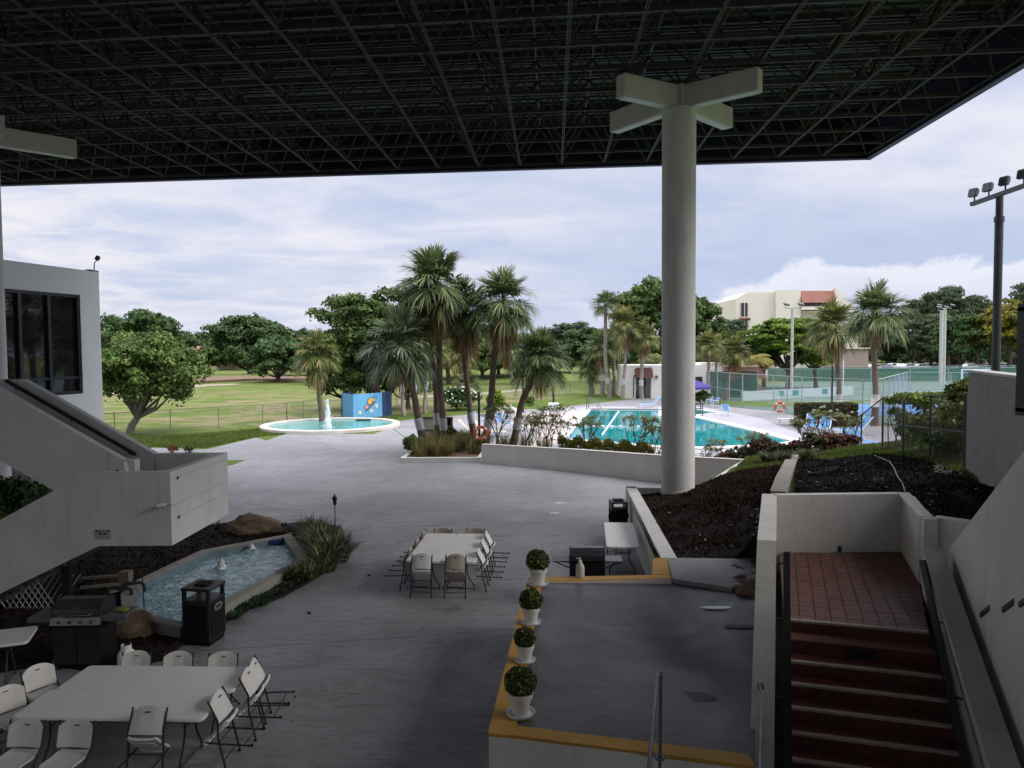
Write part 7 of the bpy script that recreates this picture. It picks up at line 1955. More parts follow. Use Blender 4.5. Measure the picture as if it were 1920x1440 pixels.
# practice wall
pw_ = thing('practice_wall', 'low pale blue practice wall with teal panels beside the green court', 'wall', G(1420, 748))
A = G(1392, 752); B = G(1600, 741); q = MB(); q.wall(A, B, .2, 0, .95); q.build('wall_body', M('wall_paleblue', (0.42, 0.50, 0.52), (0.36, 0.44, 0.46)), pw_, world=True)
mt_teal = M('teal_panel', (0.06, 0.26, 0.27))
for k in (.30, .43, .70): 
    a = Vector(A).lerp(B, k) + Vector((0, -.03, 0)); b_ = Vector(A).lerp(B, k + .05) + Vector((0, -.03, 0)); q = MB(); q.wall(a, b_, -.02, .35, .85); q.build('panel', mt_teal, pw_, world=True)
# soccer style white goal frame far right
gf = thing('goal_frame', 'white rectangular frame standing beyond the grey block wall', 'goal', D(1803, 725, 62))
q = MB(); p0 = D(1803, 733, 62); p1 = D(1855, 733, 62)
zt0 = D(1803, 693, 62).z; q.bar((p0.x, 62, 0), (p0.x, 62, zt0), .1); q.bar((p1.x, 62, 0), (p1.x, 62, zt0), .1); q.bar((p0.x, 62, zt0), (p1.x, 62, zt0), .1); q.build('frame', mt_line, gf, world=True)

# near black chain link fence with vines
F0 = GT(1660, 853); F1 = Vector((10.45, 17.1, tz(10.45, 17.1)))
def zfF(x, y): return tz(x, y) - .02
fpts = [(12.45, 25.0), (11.75, 22.2), (11.05, 19.6), (10.45, 17.15)]
fence('vine_fence', 'black chain link fence overgrown with vines at the top of the slope', [fpts[0], fpts[3]], 1.75, mt_fb, 2.6, .032, .11, .0028, mid=True, zf=lambda x, y: 1.85 + (25 - y) * .075)
fence('vine_fence', 'return of the black chain link fence running back toward the pool', [fpts[0], (13.6, 30.5)], 1.75, mt_fb, 2.6, .03, .14, .003, zf=lambda x, y: 1.85 - max(0, y - 25) * .30)
mt_vine = leafmat('vine_leaf', (0.22, 0.28, 0.05), (0.10, 0.16, 0.035), (0.24, 0.22, 0.05), .3, .5, 1.2, .4)
for k, (s_, rx, rz_, n, zc, dx_, mt_, lab) in enumerate([(.12, .8, .9, 1500, .8, .9, mt_vine, 'loose vine bush behind the far end of the black fence'), (.45, 1.1, .75, 2200, .55, 1.0, mt_vine, 'thick green vine bush behind the middle of the black fence'), (.80, 1.1, .9, 2400, .75, .9, mt_vine, 'tall vine bush behind the black fence next to the block wall'), (.93, .7, .38, 1300, 1.75, .4, mt_vine, 'vine top hanging over the fence beside the block wall'), (.55, 1.1, .16, 500, 1.62, .3, mt_vine, 'sparse vine shoots above the middle of the black fence'), (.15, .6, .16, 300, 1.6, .3, mt_vine, 'sparse vine shoots above the far end of the black fence'), (.66, .9, .45, 1500, .35, .7, mt_l1, 'low dark shrub at the foot of the black fence')]):
    x, y = fpts[0][0] + (fpts[3][0] - fpts[0][0]) * s_ + dx_, fpts[0][1] + (fpts[3][1] - fpts[0][1]) * s_
    zb_ = tz(x, y); v_, f_, C = foliage(rx, rx * .8, rz_, 22, n, .085, 200 + k, .36, .8, .2, False)
    t = thing('vine_bush', lab, 'bush', (x, y, zb_), 0, 'vines on the black fence'); link('foliage', npmesh('foliage', v_, f_, mt_), None, t, (0, 0, zc))
    q = MB(); rr = random.Random(k)
    for j in range(6): q.tube([(rr.uniform(-.4, .4), rr.uniform(-.4, .4), -.1), (rr.uniform(-.5, .5), rr.uniform(-.5, .5), zc * .6), (rr.uniform(-.8, .8) * rx, rr.uniform(-.8, .8) * rx, zc + rr.uniform(-.3, .4) * rz_)], [.02, .015, .008], 5)
    q.build('stem', mt_st, t, True)

# ------------------------------------------------------------------ poles and lamps
def pole(name, label, base_p, h, r_, mat, heads, cat='light pole', group=None, headsize=.4):
    t = thing(name, label, cat, base_p, 0, group)
    q = MB(); q.tube([(0, 0, 0), (0, 0, h)], [r_, r_ * .8], 10); q.build('pole', mat, t, True); return t
p = D(1867, 690, 29); pb = thing('floodlight_pole', 'tall black pole with four floodlights above the grey block wall', 'light pole', (p.x, 29, 0))
zt_ = D(1868, 362, 29).z
q = MB(); q.tube([(0, 0, 0), (0, 0, zt_ - 1.0)], .15, 14); q.tube([(0, 0, zt_ - 1.0), (0, 0, zt_)], .13, 14); q.tube([(0, 0, zt_ - 1.1), (0, 0, zt_ - .9)], .18, 14); q.build('pole', mt_black, pb, True)
ca, cb2 = D(1822, 383, 30.2), D(1935, 343, 26.4)
q = MB(); q.bar(ca, cb2, .15, .15); q.build('crossarm', mt_black, pb, world=True)
for px, py, k in ((1828, 368, .05), (1857, 356, .31), (1888, 345, .59), (1920, 332, .88)):
    c_ = ca.lerp(cb2, k); q = MB(); q.tube([c_, c_ + Vector((0, 0, .28))], .03, 6)
    q.box(c_ + Vector((-.05, 0, .42)), (.16, .36, .34), rot=(0, R(12), R(20)), bev=.03); q.box(c_ + Vector((.06, .02, .44)), (.10, .26, .22), rot=(0, R(12), R(20)), bev=.03); hd_ = q.build('floodlight', mt_black, pb, world=True)
    q = MB(); q.box(c_ + Vector((-.14, -.03, .40)), (.012, .30, .27), rot=(0, R(12), R(20))); o = q.build('lamp_lens', mt_glass, None); o.parent = hd_; o.location = -Vector(pb.location)
mt_polew = M('pole_concrete', (0.50, 0.49, 0.46), (0.42, 0.41, 0.38), rough=.8)
def court_light(label, px, py_base, py_top, Y, r_, heads):
    p = D(px, py_base, Y); zt = D(px, py_top, Y).z; t = thing('court_light', label, 'light pole', (p.x, Y, 0), 0, 'court light poles')
    q = MB(); q.tube([(0, 0, 0), (0, 0, zt)], r_, 8); q.build('pole', mt_polew, t, True)
    q = MB(); q.bar((-heads, 0, zt), (heads, 0, zt), .08); q.build('crossarm', mt_polew, t)
    for s_ in (-1, 1):
        q = MB(); q.tube([(s_ * heads, 0, zt), (s_ * heads, 0, zt + .25)], .03, 5); q.box((s_ * heads + .1, -.1, zt + .42), (.6, .4, .22), rot=(.4, .2, 0), bev=.04); q.build('floodlight', mt_steel, t)
court_light('slender pale light pole in front of the apartment block', 1484, 745, 578, 78, .15, .75)
court_light('left one of the twin pale court poles', 1763, 720, 582, 100, .22, .5)
court_light('right one of the twin pale court poles', 1769, 720, 578, 104, .22, .9)
p = D(1581, 700, 95); t = thing('flag_pole', 'thin white pole beside the leaning tennis palm', 'pole', (p.x, 95, 0)); q = MB(); q.tube([(0, 0, 0), (0, 0, D(1581, 630, 95).z)], .09, 6); q.build('pole', mt_line, t)
def bpole(label, px, Y, ztop, r_=.055, base_w=0):
    p = D(px, 760, Y); t = thing('lamp_post', label, 'lamp post', (p.x, Y, 0), 0, 'slim dark lamp posts round the pool')
    q = MB(); q.tube([(0, 0, 0), (0, 0, ztop)], r_, 8); q.build('post', mt_black, t, True)
    q = MB(); q.lathe([(.16, 0), (.16, .05), (.07, .16)], (0, 0, 0), 12); q.build('base_flange', mt_fb, t)
    if base_w:
        q = MB(); q.box((0, -.1, .35), (base_w, .5, .7), bev=.04); q.build('utility_box', mt_line, t)
    return t
bpole('slim dark post with a life ring between the planter palms', 898, 37.0, D(898, 735, 37).z, .06)
bpole('slim dark post right of the leaning palm', 981, 62, D(981, 690, 62).z, .07)
bpole('dark post rising from a white utility box on the lawn edge', 1038, 64, D(1038, 690, 64).z, .09, .9)
bpole('slim dark post in front of the clipped court hedge', 1560, 47, D(1560, 686, 47).z, .055)
def life_ring(label, c_, r_, mat, parent_pole=False):
    t = thing('life_ring', label, 'life ring', c_, 0, 'orange life rings'); q = MB(); 
    q.tube([(r_ * math.cos(a), 0, r_ * math.sin(a)) for a in np.linspace(0, 6.2832, 29)], r_ * .27, 8, False); q.build('ring', mat, t, True)
    for k in range(4):
        a = .78 + k * 1.5708; q = MB(); q.tube([(r_ * math.cos(a + d_), 0, r_ * math.sin(a + d_)) for d_ in (-.14, 0, .14)], r_ * .29, 8); q.build('ring_band', mt_line, t, True)
mt_or = M('life_orange', (0.62, 0.13, 0.06), (0.50, 0.10, 0.05), rough=.6)
p = D(900, 812, 36.8); life_ring('orange life ring on the dark post between the palms', (p.x + .05, 36.8, p.z), .30, mt_or)
p = D(1462, 763, 59.5); life_ring('orange life ring on the tennis court fence', (p.x, 59.5, p.z), .36, mt_or)
t = thing('ring_stand', 'thin white stand holding the far life ring', 'stand', (p.x, 59.7, 0)); q = MB(); q.tube([(0, 0, 0), (0, 0, 1.7)], .03, 6); q.tube([(-.2, 0, 1.2), (0, 0, 1.7), (.2, 0, 1.2)], .015, 5); q.build('post', mt_line, t)

# ------------------------------------------------------------------ blue painted enclosure
BE = [G(642, 784.5), G(663, 787.5), G(717, 782)]
en = thing('blue_enclosure', 'sky blue plank enclosure painted with a yellow butterfly and white flowers', 'enclosure', BE[1])
mt_blue = M('sky_blue_board', (0.17, 0.44, 0.72), (0.13, 0.36, 0.62), rough=.6, scale=.8, isl=.12)
mt_navyb = M('navy_post', (0.03, 0.06, 0.16))
HB = 1.95
for (a, b_, n) in ((BE[0], BE[1], 8), (BE[1], BE[2], 20)):
    d_ = (b_ - a); L = d_.length
    for k in range(n):
        p = a.lerp(b_, (k + .06) / n); q_ = a.lerp(b_, (k + .94) / n); q = MB(); q.wall(p, q_, .03 + .01 * (k % 2), .06 + .0 * k, HB + .03 * math.sin(k * 2.1)); q.build('board', mt_blue, en, world=True)
for p in BE:
    q = MB(); q.box((p.x, p.y + .12, 1.0), (.1, .1, 2.0)); q.build('post', mt_navyb, en, world=True)
q = MB(); q.wall(BE[2], BE[2] + Vector((.4, 2.2, 0)), .05, 0, 1.95); q.wall(BE[0], BE[0] + Vector((.4, 2.0, 0)), .05, 0, 1.95); q.build('side_panel', mt_navyb, en, world=True)
dE = (BE[2] - BE[1]).normalized(); nE = Vector((dE.y, -dE.x, 0))
def paint(pts_, name, mat, off):   # pts in metres along the face (s, z)
    q = MB(); q.vprism([BE[1] + dE * s_ + Vector((0, 0, z)) + nE * off for s_, z in pts_], nE * .006); q.build(name, mat, en, world=True)
mt_py = M('paint_yellow', (0.85, 0.55, 0.10), (0.85, 0.32, 0.14), scale=6); mt_ppk = M('paint_pink', (0.70, 0.35, 0.30)); mt_pdk = M('paint_dark', (0.05, 0.03, 0.08)); mt_pw = M('paint_cream', (0.75, 0.74, 0.66))
LE = (BE[2] - BE[1]).length
def S_(px, py): return ((px - 663) / 54 * LE, HB - (py - 744.5) / 40 * HB)
def ell(cx_, cy_, rx, ry, rot=0, n=16): return [S_(cx_ + rx * math.cos(a) * math.cos(rot) - ry * math.sin(a) * math.sin(rot), cy_ + rx * math.cos(a) * math.sin(rot) + ry * math.sin(a) * math.cos(rot)) for a in np.linspace(0, 6.2832, n, False)][::-1]
paint(ell(695, 757, 7.0, 5.4, -.5), 'painted_wing_edge', mt_pdk, .008); paint(ell(695, 757, 6.0, 4.5, -.5), 'painted_wing', mt_py, .016)
paint(ell(687.5, 766, 4.8, 3.5, -.3), 'painted_wing_edge', mt_pdk, .008); paint(ell(687.5, 766, 4.0, 2.8, -.3), 'painted_wing', mt_ppk, .016)
paint(ell(700, 755, 2.6, 2.2), 'painted_wing', M('paint_lime', (0.45, 0.6, 0.08)), .024)
for a_ in (.2, 1.0, 1.8, 2.6):
    x2, y2 = 695 + 6 * math.cos(a_ - 1.9), 757 + 4.6 * math.sin(a_ - 1.9); paint([S_(696.6, 759), S_(x2 + .3, y2 + .3), S_(x2, y2), S_(696.2, 759.4)], 'painted_vein', mt_pdk, .026)
paint([S_(684, 772), S_(685.2, 773), S_(704, 758.5), S_(703, 757)], 'painted_body', mt_pdk, .03)
for (a, b_) in (((700, 752), (703, 747)), ((702, 753), (706.5, 751))): paint([S_(*a), S_(a[0] + .6, a[1] + .6), S_(b_[0] + .6, b_[1] + .6), S_(*b_)], 'painted_antenna', mt_pdk, .02)
for (cx_, cy_) in ((674.5, 773.5), (696, 772.5), (706, 765.5)):
    for k in range(7): paint(ell(cx_ + 2.0 * math.cos(k * .9), cy_ + 2.0 * math.sin(k * .9), 1.25, 1.1, 0, 8), 'painted_petal', mt_pw, .010 + .0012 * k)
    paint(ell(cx_, cy_, 1.1, 1.1, 0, 8), 'painted_flower_centre', mt_py, .028)

# yellow notice on a stake
p = G(538, 792); t = thing('lawn_sign', 'small cream notice on a stake left of the fountain jet', 'sign', p)
q = MB(); q.bar((0, 0, 0), (0, 0, 1.0), .05); q.build('stake', mt_black, t); q = MB(); q.box((0, -.04, 1.2), (.42, .03, .52)); q.build('board', M('cream_board', (0.72, 0.62, 0.42)), t)
q = MB(); 
for k in range(5): q.box((0, -.06, 1.36 - .08 * k), (.28 - .05 * (k % 2), .006, .022))
q.build('printed_lines', M('red_print', (0.4, 0.16, 0.1)), t)
# brown notice board in front of palms
p = D(822, 820, 41.5); t = thing('notice_board', 'brown framed white notice board behind the planter palms', 'notice board', (p.x - .2, 41.5, 0))
mt_brn = M('board_brown', (0.10, 0.055, 0.035), (0.07, 0.04, 0.03), rough=.8)
z0_, z1_ = D(820, 832, 41.5).z, D(820, 782, 41.5).z
q = MB()
for x_ in (-.70, .95): q.box((x_, 0, z1_ / 2), (.12, .12, z1_))
for z_ in (z0_, (z0_ + z1_) / 2, z1_ - .04): q.box((.12, 0, z_), (1.6, .08, .09))
q.build('frame', mt_brn, t); q = MB(); q.box((-.05, .02, (z0_ + z1_) / 2), (1.15, .04, z1_ - z0_ - .1)); q.build('panel', M('panel_white', (0.55, 0.53, 0.52)), t)
q = MB(); q.box((.74, .01, z1_ / 2), (.30, .05, z1_ - .1)); q.build('dark_panel', mt_blackm, t)

# ------------------------------------------------------------------ pool furniture
mt_beige = M('sling_beige', (0.55, 0.45, 0.36), (0.48, 0.39, 0.31), rough=.8); mt_bl = M('sling_blue', (0.13, 0.34, 0.62), (0.10, 0.28, 0.54), rough=.8); mt_wf = M('frame_white', (0.75, 0.76, 0.78), rough=.5)
def make_lounger(mat):
    t = thing('sun_lounger', 'x', 'sun lounger')
    q = MB()
    for s_ in (-1, 1): q.tube([(-.95, s_ * .32, .30), (.35, s_ * .32, .32)], .03, 6)
    q.tube([(-.95, -.32, .30), (-.95, .32, .30)], .03, 6); q.build('frame', mt_wf, t, True)
    for x_ in (-.8, .35):
        for s_ in (-1, 1): q = MB(); q.tube([(x_, s_ * .32, .31), (x_ + (.12 if x_ > 0 else -.12), s_ * .32, 0)], .025, 6); q.build('leg', mt_wf, t, True)
    for k in range(9): q = MB(); q.box((-.86 + k * .14, 0, .335), (.12, .60, .015)); q.build('seat_strap', mat, t)
    for k in range(6): 
        x_, z_ = .42 + k * .10, .36 + k * .105; q = MB(); q.box((x_, 0, z_), (.13, .60, .015), rot=(0, -R(46), 0)); q.build('back_strap', mat, t)
    q = MB()
    for s_ in (-1, 1): q.tube([(.35, s_ * .32, .32), (1.0, s_ * .32, .97)], .026, 6)
    q.build('back_frame', mt_wf, t, True); return t
lounge = {}
LGp = 'sun loungers round the pool'
def put_lounger(kind, px, py, rz, lab, s_=1.0, z=0.0):
    p = G(px, py, z)
    if kind not in lounge: lounge[kind] = make_lounger(mt_beige if kind == 'b' else mt_bl); o = lounge[kind]; o.location = p; o.rotation_euler = (0, 0, R(rz)); o['label'] = lab; o['group'] = LGp; o.scale = (s_,) * 3; return
    dup(lounge[kind], p, R(rz), lab, s_, group=LGp)
put_lounger('b', 888, 815, 170, 'beige sun lounger standing alone behind the left wall end')
put_lounger('b', 918, 818, 165, 'beige sun lounger just behind the dark post and life ring')
for k, (px, py) in enumerate([(962, 790), (970, 786), (980, 783), (988, 790)]):
    put_lounger('b', px, py, 172 - k * 3, ('leftmost', 'second', 'third', 'rightmost')[k] + ' of the four stacked beige loungers by the leaning palm')
put_lounger('u', 1217, 764, 5, 'blue sun lounger left of the column on the far pool edge')
put_lounger('u', 1545, 810, 60, 'blue lounger with raised back in front of the box hedge', 1.0)
put_lounger('u', 1520, 806, 62, 'blue lounger with raised back, left neighbour by the box hedge', 1.0)
put_lounger('u', 1598, 816, 12, 'blue lounger with steep back right of the flowered shrubs', 1.15)
put_lounger('u', 1620, 838, 100, 'low blue lounger beside the black fence return')
put_lounger('u', 1605, 846, 95, 'lowest blue lounger half hidden by the slope crest')
def make_pchair():
    t = thing('patio_chair', 'x', 'chair'); q = MB()
    for s_ in (-1, 1): q.tube([(s_ * .27, .28, 0), (s_ * .27, .22, .62), (s_ * .27, -.22, .62)], .02, 6); q.tube([(s_ * .27, -.34, 0), (s_ * .25, -.18, .42), (s_ * .25, -.32, .92)], .02, 6)
    q.build('frame', mt_wf, t, True); q = MB()
    for k in range(5): q.box((0, -.2 + k * .1, .42), (.48, .08, .02))
    q.build('seat', mt_bl, t); q = MB()
    for k in range(5): q.box((0, -.2 - .028 * k, .50 + k * .095), (.48, .02, .08), rot=(R(15), 0, 0))
    q.build('backrest', mt_bl, t); return t
pch = make_pchair(); PC = 'blue patio chairs'
for k, (px, py, rz, lab) in enumerate([(882, 796, 150, 'blue patio chair left of the planter palms trunks'), (906, 800, 120, 'blue patio chair between the two right planter palms'), (938, 802, 200, 'blue patio chair behind the white blossom shrub'), (950, 806, 100, 'blue patio chair turned sideways near the leaning palm'), (1330, 762, 60, 'blue patio chair beside the small pool ladder'), (1340, 764, 100, 'blue patio chair under the edge of the purple umbrella'), (1361, 780, 180, 'single blue patio chair facing the pool right of the column'), (968, 808, 30, 'blue patio chair right of the leaning palm foot')]):
    p = G(px, py)
    if k == 0: pch.location = p; pch.rotation_euler = (0, 0, R(rz)); pch['label'] = lab; pch['group'] = PC
    else: dup(pch, p, R(rz), lab, group=PC)
p = G(1490, 797); t = thing('poolside_bench', 'white low bench on the deck right of the pool', 'bench', p, R(-10)); q = MB(); q.box((0, 0, .42), (2.2, .5, .05)); q.build('seat', mt_wf, t)
for x_ in (-.95, .95): 
    for y_ in (-.2, .2): q = MB(); q.bar((x_, y_, 0), (x_, y_, .4), .05); q.build('leg', mt_wf, t)
def umbrella(label, px, Y, closed, col_, zt):
    p = D(px, 750, Y); t = thing('patio_umbrella', label, 'umbrella', (p.x, Y, 0)); mt_ = M('umbrella_' + ('a' if closed else 'b'), col_, rough=.85)
    q = MB(); q.tube([(0, 0, 0), (0, 0, zt)], .03, 6); q.build('pole', mt_wf, t)
    if closed: MB().lathe([(.16, zt - 1.9), (.2, zt - 1.5), (.15, zt - .8), (.05, zt)], (0, 0, 0), 9).build('canopy', mt_, t)
    else:
        vs = [(0, 0, zt)]; n = 8
        for k in range(n): a = k * .785; vs.append((1.9 * math.cos(a), 1.9 * math.sin(a), zt - .75))
        for k in range(n): a = k * .785; vs.append((1.9 * math.cos(a), 1.9 * math.sin(a), zt - .95))
        vs.append((0, 0, zt - .04))
        fs = [(0, 1 + k, 1 + (k + 1) % n) for k in range(n)] + [(1 + k, 9 + k, 9 + (k + 1) % n, 1 + (k + 1) % n) for k in range(n)]
        q = MB(); q.add(vs, fs); q.build('canopy', mt_, t)
umbrella('folded navy patio umbrella between the right planter palms', 922, 54, True, (0.02, 0.025, 0.08), D(922, 736, 54).z)
umbrella('open purple blue patio umbrella right of the column', 1298, 71, False, (0.07, 0.055, 0.24), D(1290, 710, 71).z)
p = G(1315, 757); bush('green potted shrub under the purple umbrella', p, .9, .7, 1800, .12, mt_l2, 95)
p = D(1590, 770, 55)
for k, (px, py, w_, h_, lab) in enumerate([(1573, 772, .5, 1.9, 'tall white sign strip on the trunk of the left tennis palm'), (1641, 752, .55, .6, 'round topped white sign on the right tennis palm')]):
    Y_ = 57.4 if k == 0 else 49.4; p = D(px, py, Y_); t = thing('pool_rules_sign', lab, 'sign', p); q = MB(); q.box((0, 0, -.1), (w_, .04, h_)); q.build('board', mt_line, t)
    q = MB(); 
    for j in range(4): q.box((0, -.025, h_ * .3 - j * h_ * .16), (w_ * .7, .006, h_ * .05))
    q.build('printed_lines', M('print_grey', (.3, .28, .3)) if k == 0 else M('print_red', (.5, .12, .1)), t)

# ------------------------------------------------------------------ pool house
ph = thing('pool_house', 'white flat roofed pool house with brown mansard awnings beyond the pool', 'building', D(1172, 742, 79))
mt_ph = stucco('poolhouse_wall', (0.80, 0.78, 0.74), (0.73, 0.71, 0.67), .3, 30, .1)
mt_mans = M('mansard_brown', (0.13, 0.050, 0.042), (0.09, 0.036, 0.03), rough=.7, scale=1, isl=.2)
YP = 79.0
def X(px, Y=YP): return D(px, 700, Y).x
def Z(py, Y=YP, px=1200): return D(px, py, Y).z
zt_ = Z(685)
q = MB()
q.box(((X(1172) + X(1192)) / 2, YP + 3, zt_ / 2), (X(1192) - X(1172), 6, zt_))
q.box(((X(1221) + X(1327)) / 2, YP + 3, zt_ / 2), (X(1327) - X(1221), 6, zt_))
q.box(((X(1192) + X(1221)) / 2, YP + 4.0, zt_ / 2), (X(1221) - X(1192), 4, zt_)); q.box(((X(1192) + X(1221)) / 2, YP + 1.01, zt_ - .12), (X(1221) - X(1192), 1.98, .24))
q.box(((X(1327) + X(1373)) / 2, YP + 5.5, (zt_ + .1) / 2), (X(1373) - X(1327), 4, zt_ + .15))
q.build('wall', mt_ph, ph, world=True)
for k in range(4):
    z = Z(691) - k * .24; y0 = YP - .2 - .12 * k; q = MB(); q.vprism([Vector((X(1190), y0 + .12, z)), Vector((X(1190), y0, z - .25)), Vector((X(1190), y0 + .2, z - .25)), Vector((X(1190), y0 + .3, z))], (X(1223) - X(1190), 0, 0)); q.build('awning_board', mt_mans, ph, world=True)
q = MB(); q.box((X(1199), YP + 1.9, 1.1), (X(1206) - X(1193), .1, 2.2)); q.box((X(1213.5), YP + 1.9, 1.1), (X(1216) - X(1211), .1, 2.2)); dr = q.build('door', mt_glass, ph, world=True)
q = MB(); q.tube([(X(1190), YP - .2, 2.5), (X(1188), YP - .05, 2.2), (X(1188), YP - .05, .2)], .06, 6); q.build('downpipe', mt_brn, ph, world=True)
q = MB(); q.box((X(1231), YP - .08, Z(707)), (.25, .14, .3)); q.build('wall_lamp', mt_steel, ph, world=True)
q = MB(); q.box((X(1307), YP - .05, Z(716)), (1.1, .06, 1.0)); q.build('window', mt_glass, ph, world=True)
ph2 = thing('glass_pavilion', 'low glazed pavilion with a long red brown mansard roof beside the courts', 'building', D(1330, 742, 84))
Yq = 83.0
def Xq(px): return D(px, 700, Yq).x
for k in range(5):
    z = D(1370, 688, Yq).z - k * .26; q = MB(); y0 = Yq - .3 - .16 * k; q.vprism([Vector((Xq(1330), y0 + .16, z)), Vector((Xq(1330), y0, z - .27)), Vector((Xq(1330), y0 + .25, z - .27)), Vector((Xq(1330), y0 + .4, z))], (Xq(1424 + k * 2.2) - Xq(1330), 0, 0)); q.build('roof_board', mt_mans, ph2, world=True)
q = MB(); q.box(((Xq(1330) + Xq(1422)) / 2, Yq + 3, D(1370, 687, Yq).z - .1), (Xq(1422) - Xq(1330), 6, .3)); q.build('roof_slab', mt_coping, ph2, world=True)
q = MB(); q.box(((Xq(1345) + Xq(1395)) / 2, Yq + .3, 1.4), (Xq(1395) - Xq(1345), .2, 2.8)); q.build('back_wall', mt_ph, ph2, world=True)
for k in range(7):
    a, b_ = Xq(1330 + k * 11.5), Xq(1330 + (k + 1) * 11.5); q = MB(); q.box(((a + b_) / 2, Yq - .1, 1.35), (b_ - a - .1, .04, 2.5)); q.build('glass_pane', M('pane_green', (0.10, 0.24, 0.21), (0.16, 0.30, 0.27), rough=.15, spec=.6, scale=.5) if k == 0 else bpy.data.materials['pane_green'], ph2, world=True)
mt_shw = M('shingle_wing', (0.22, 0.19, 0.15), (0.16, 0.14, 0.11), rough=.9)
for k in range(7):
    z0 = .3 + k * .38; xr_ = Xq(1441) - k * .45; q = MB(); q.vprism([Vector((Xq(1410), Yq - .5 + .02 * k, z0)), Vector((xr_, Yq - .5 + .02 * k, z0)), Vector((xr_ - .45, Yq - .4 + .02 * k, z0 + .36)), Vector((Xq(1410), Yq - .4 + .02 * k, z0 + .36))], (0, .12, 0)); q.build('wing_board', mt_shw, ph2, world=True)

# ------------------------------------------------------------------ apartment blocks and far houses
mt_cream = M('cream_render', (0.78, 0.73, 0.63), (0.72, 0.67, 0.58), rough=.9, scale=.12)
mt_terr = M('terracotta', (0.33, 0.155, 0.12), (0.27, 0.125, 0.095), rough=.85, scale=.6, isl=.2)
mt_wdk = M('window_dark', (0.025, 0.022, 0.022), (0.04, 0.035, 0.035), rough=.15, spec=.6)
Yc = 128.0
def Xc(px): return D(px, 640, Yc).x
def Zc(py, px=1450): return D(px, py, Yc).z
ap = thing('apartment_block', 'cream four storey apartment block with a red tiled mansard behind the trees', 'building', (Xc(1380), Yc, 0))
q = MB()
q.vprism([Vector((Xc(1380), Yc, 0)), Vector((Xc(1380), Yc, Zc(560, 1380))), Vector((Xc(1398), Yc, Zc(549, 1398))), Vector((Xc(1452), Yc, Zc(547, 1452))), Vector((Xc(1452), Yc, 0))], (0, 12, 0)); q.build('wall', mt_cream, ap, world=True)
q = MB(); q.vprism([Vector((Xc(1452), Yc - .6, 0)), Vector((Xc(1452), Yc - .6, Zc(545, 1452))), Vector((Xc(1498), Yc - .6, Zc(544, 1498))), Vector((Xc(1498), Yc - .6, 0))], (0, 12.5, 0)); q.build('wall', mt_cream, ap, world=True)
q = MB(); q.vprism([Vector((Xc(1498.2), Yc + .6, 0)), Vector((Xc(1498.2), Yc + .6, Zc(545, 1500))), Vector((Xc(1561), Yc + .6, Zc(544, 1560))), Vector((Xc(1561), Yc + .6, 0))], (0, 11, 0)); q.build('wall', mt_cream, ap, world=True)
q = MB(); q.vprism([Vector((Xc(1561.2), Yc - 1, 0)), Vector((Xc(1561.2), Yc - 1, Zc(541, 1561))), Vector((Xc(1566), Yc - 1, Zc(545, 1561))), Vector((Xc(1604), Yc - 1, Zc(585, 1604))), Vector((Xc(1604), Yc - 1, 0))], (0, 10, 0)); q.build('wall', mt_cream, ap, world=True)
for k in range(6):
    z = Zc(545.5, 1530) - k * .34; q = MB(); q.vprism([Vector((Xc(1498.5), Yc - .25 - .16 * k, z)), Vector((Xc(1498.5), Yc - .42 - .16 * k, z - .35)), Vector((Xc(1498.5), Yc + .2, z - .35)), Vector((Xc(1498.5), Yc + .2, z))], (Xc(1560) - Xc(1498.5), 0, 0)); q.build('roof_tile_row', mt_terr, ap, world=True)
q = MB(); q.box(((Xc(1498) + Xc(1560)) / 2, Yc - .2, Zc(583, 1530)), (Xc(1560) - Xc(1498), 1.6, .25)); q.box(((Xc(1498) + Xc(1560)) / 2, Yc - .95, Zc(580, 1530)), (Xc(1560) - Xc(1498), .1, .9)); q.build('balcony', mt_cream, ap, world=True)
for (x0_, x1_, y0_, y1_) in ((1389, 1401, 568, 594), (1389, 1401, 601, 620), (1389, 1401, 622, 628), (1500, 1520, 566, 580), (1522, 1540, 566, 580), (1542, 1559, 566, 580), (1500, 1528, 600, 618), (1530, 1558, 600, 618), (1500, 1528, 632, 650), (1530, 1558, 632, 650)):
    o_ = -.08 if x0_ < 1450 else .5
    q = MB(); q.box(((Xc(x0_) + Xc(x1_)) / 2, Yc + o_, (Zc(y0_, x0_) + Zc(y1_, x0_)) / 2), (Xc(x1_) - Xc(x0_), .12, Zc(y0_, x0_) - Zc(y1_, x0_))); wn = q.build('window', mt_wdk, ap, world=True)
    q = MB(); q.box(((Xc(x0_) + Xc(x1_)) / 2, Yc + o_ - .1, (Zc(y0_, x0_) + Zc(y1_, x0_)) / 2), (.10, .06, Zc(y0_, x0_) - Zc(y1_, x0_))); q.box(((Xc(x0_) + Xc(x1_)) / 2, Yc + o_ - .09, Zc(y1_, x0_) - .08), (Xc(x1_) - Xc(x0_) + .3, .2, .14)); fr_ = q.build('frame', mt_cream, None); fr_.parent = wn; fr_.location = -Vector(ap.location)
q = MB(); q.box(((Xc(1389) + Xc(1401)) / 2, Yc - .5, Zc(598, 1395)), (1.6, .9, .25), rot=(.4, 0, 0)); q.build('awning', mt_mans, ap, world=True)
hh = thing('apartment_wing', 'distant red roofed wing left of the cream apartment block', 'building', (Xc(1348), 150, 0))
a, b_ = D(1348, 600, 150), D(1382, 580, 150); q = MB(); q.prism([(a.x, 150), (b_.x, 150), (b_.x, 160), (a.x, 160)], 0, [D(1348, 600, 150).z, D(1382, 597, 150).z] * 2); q.build('wall', mt_cream, hh, world=True)
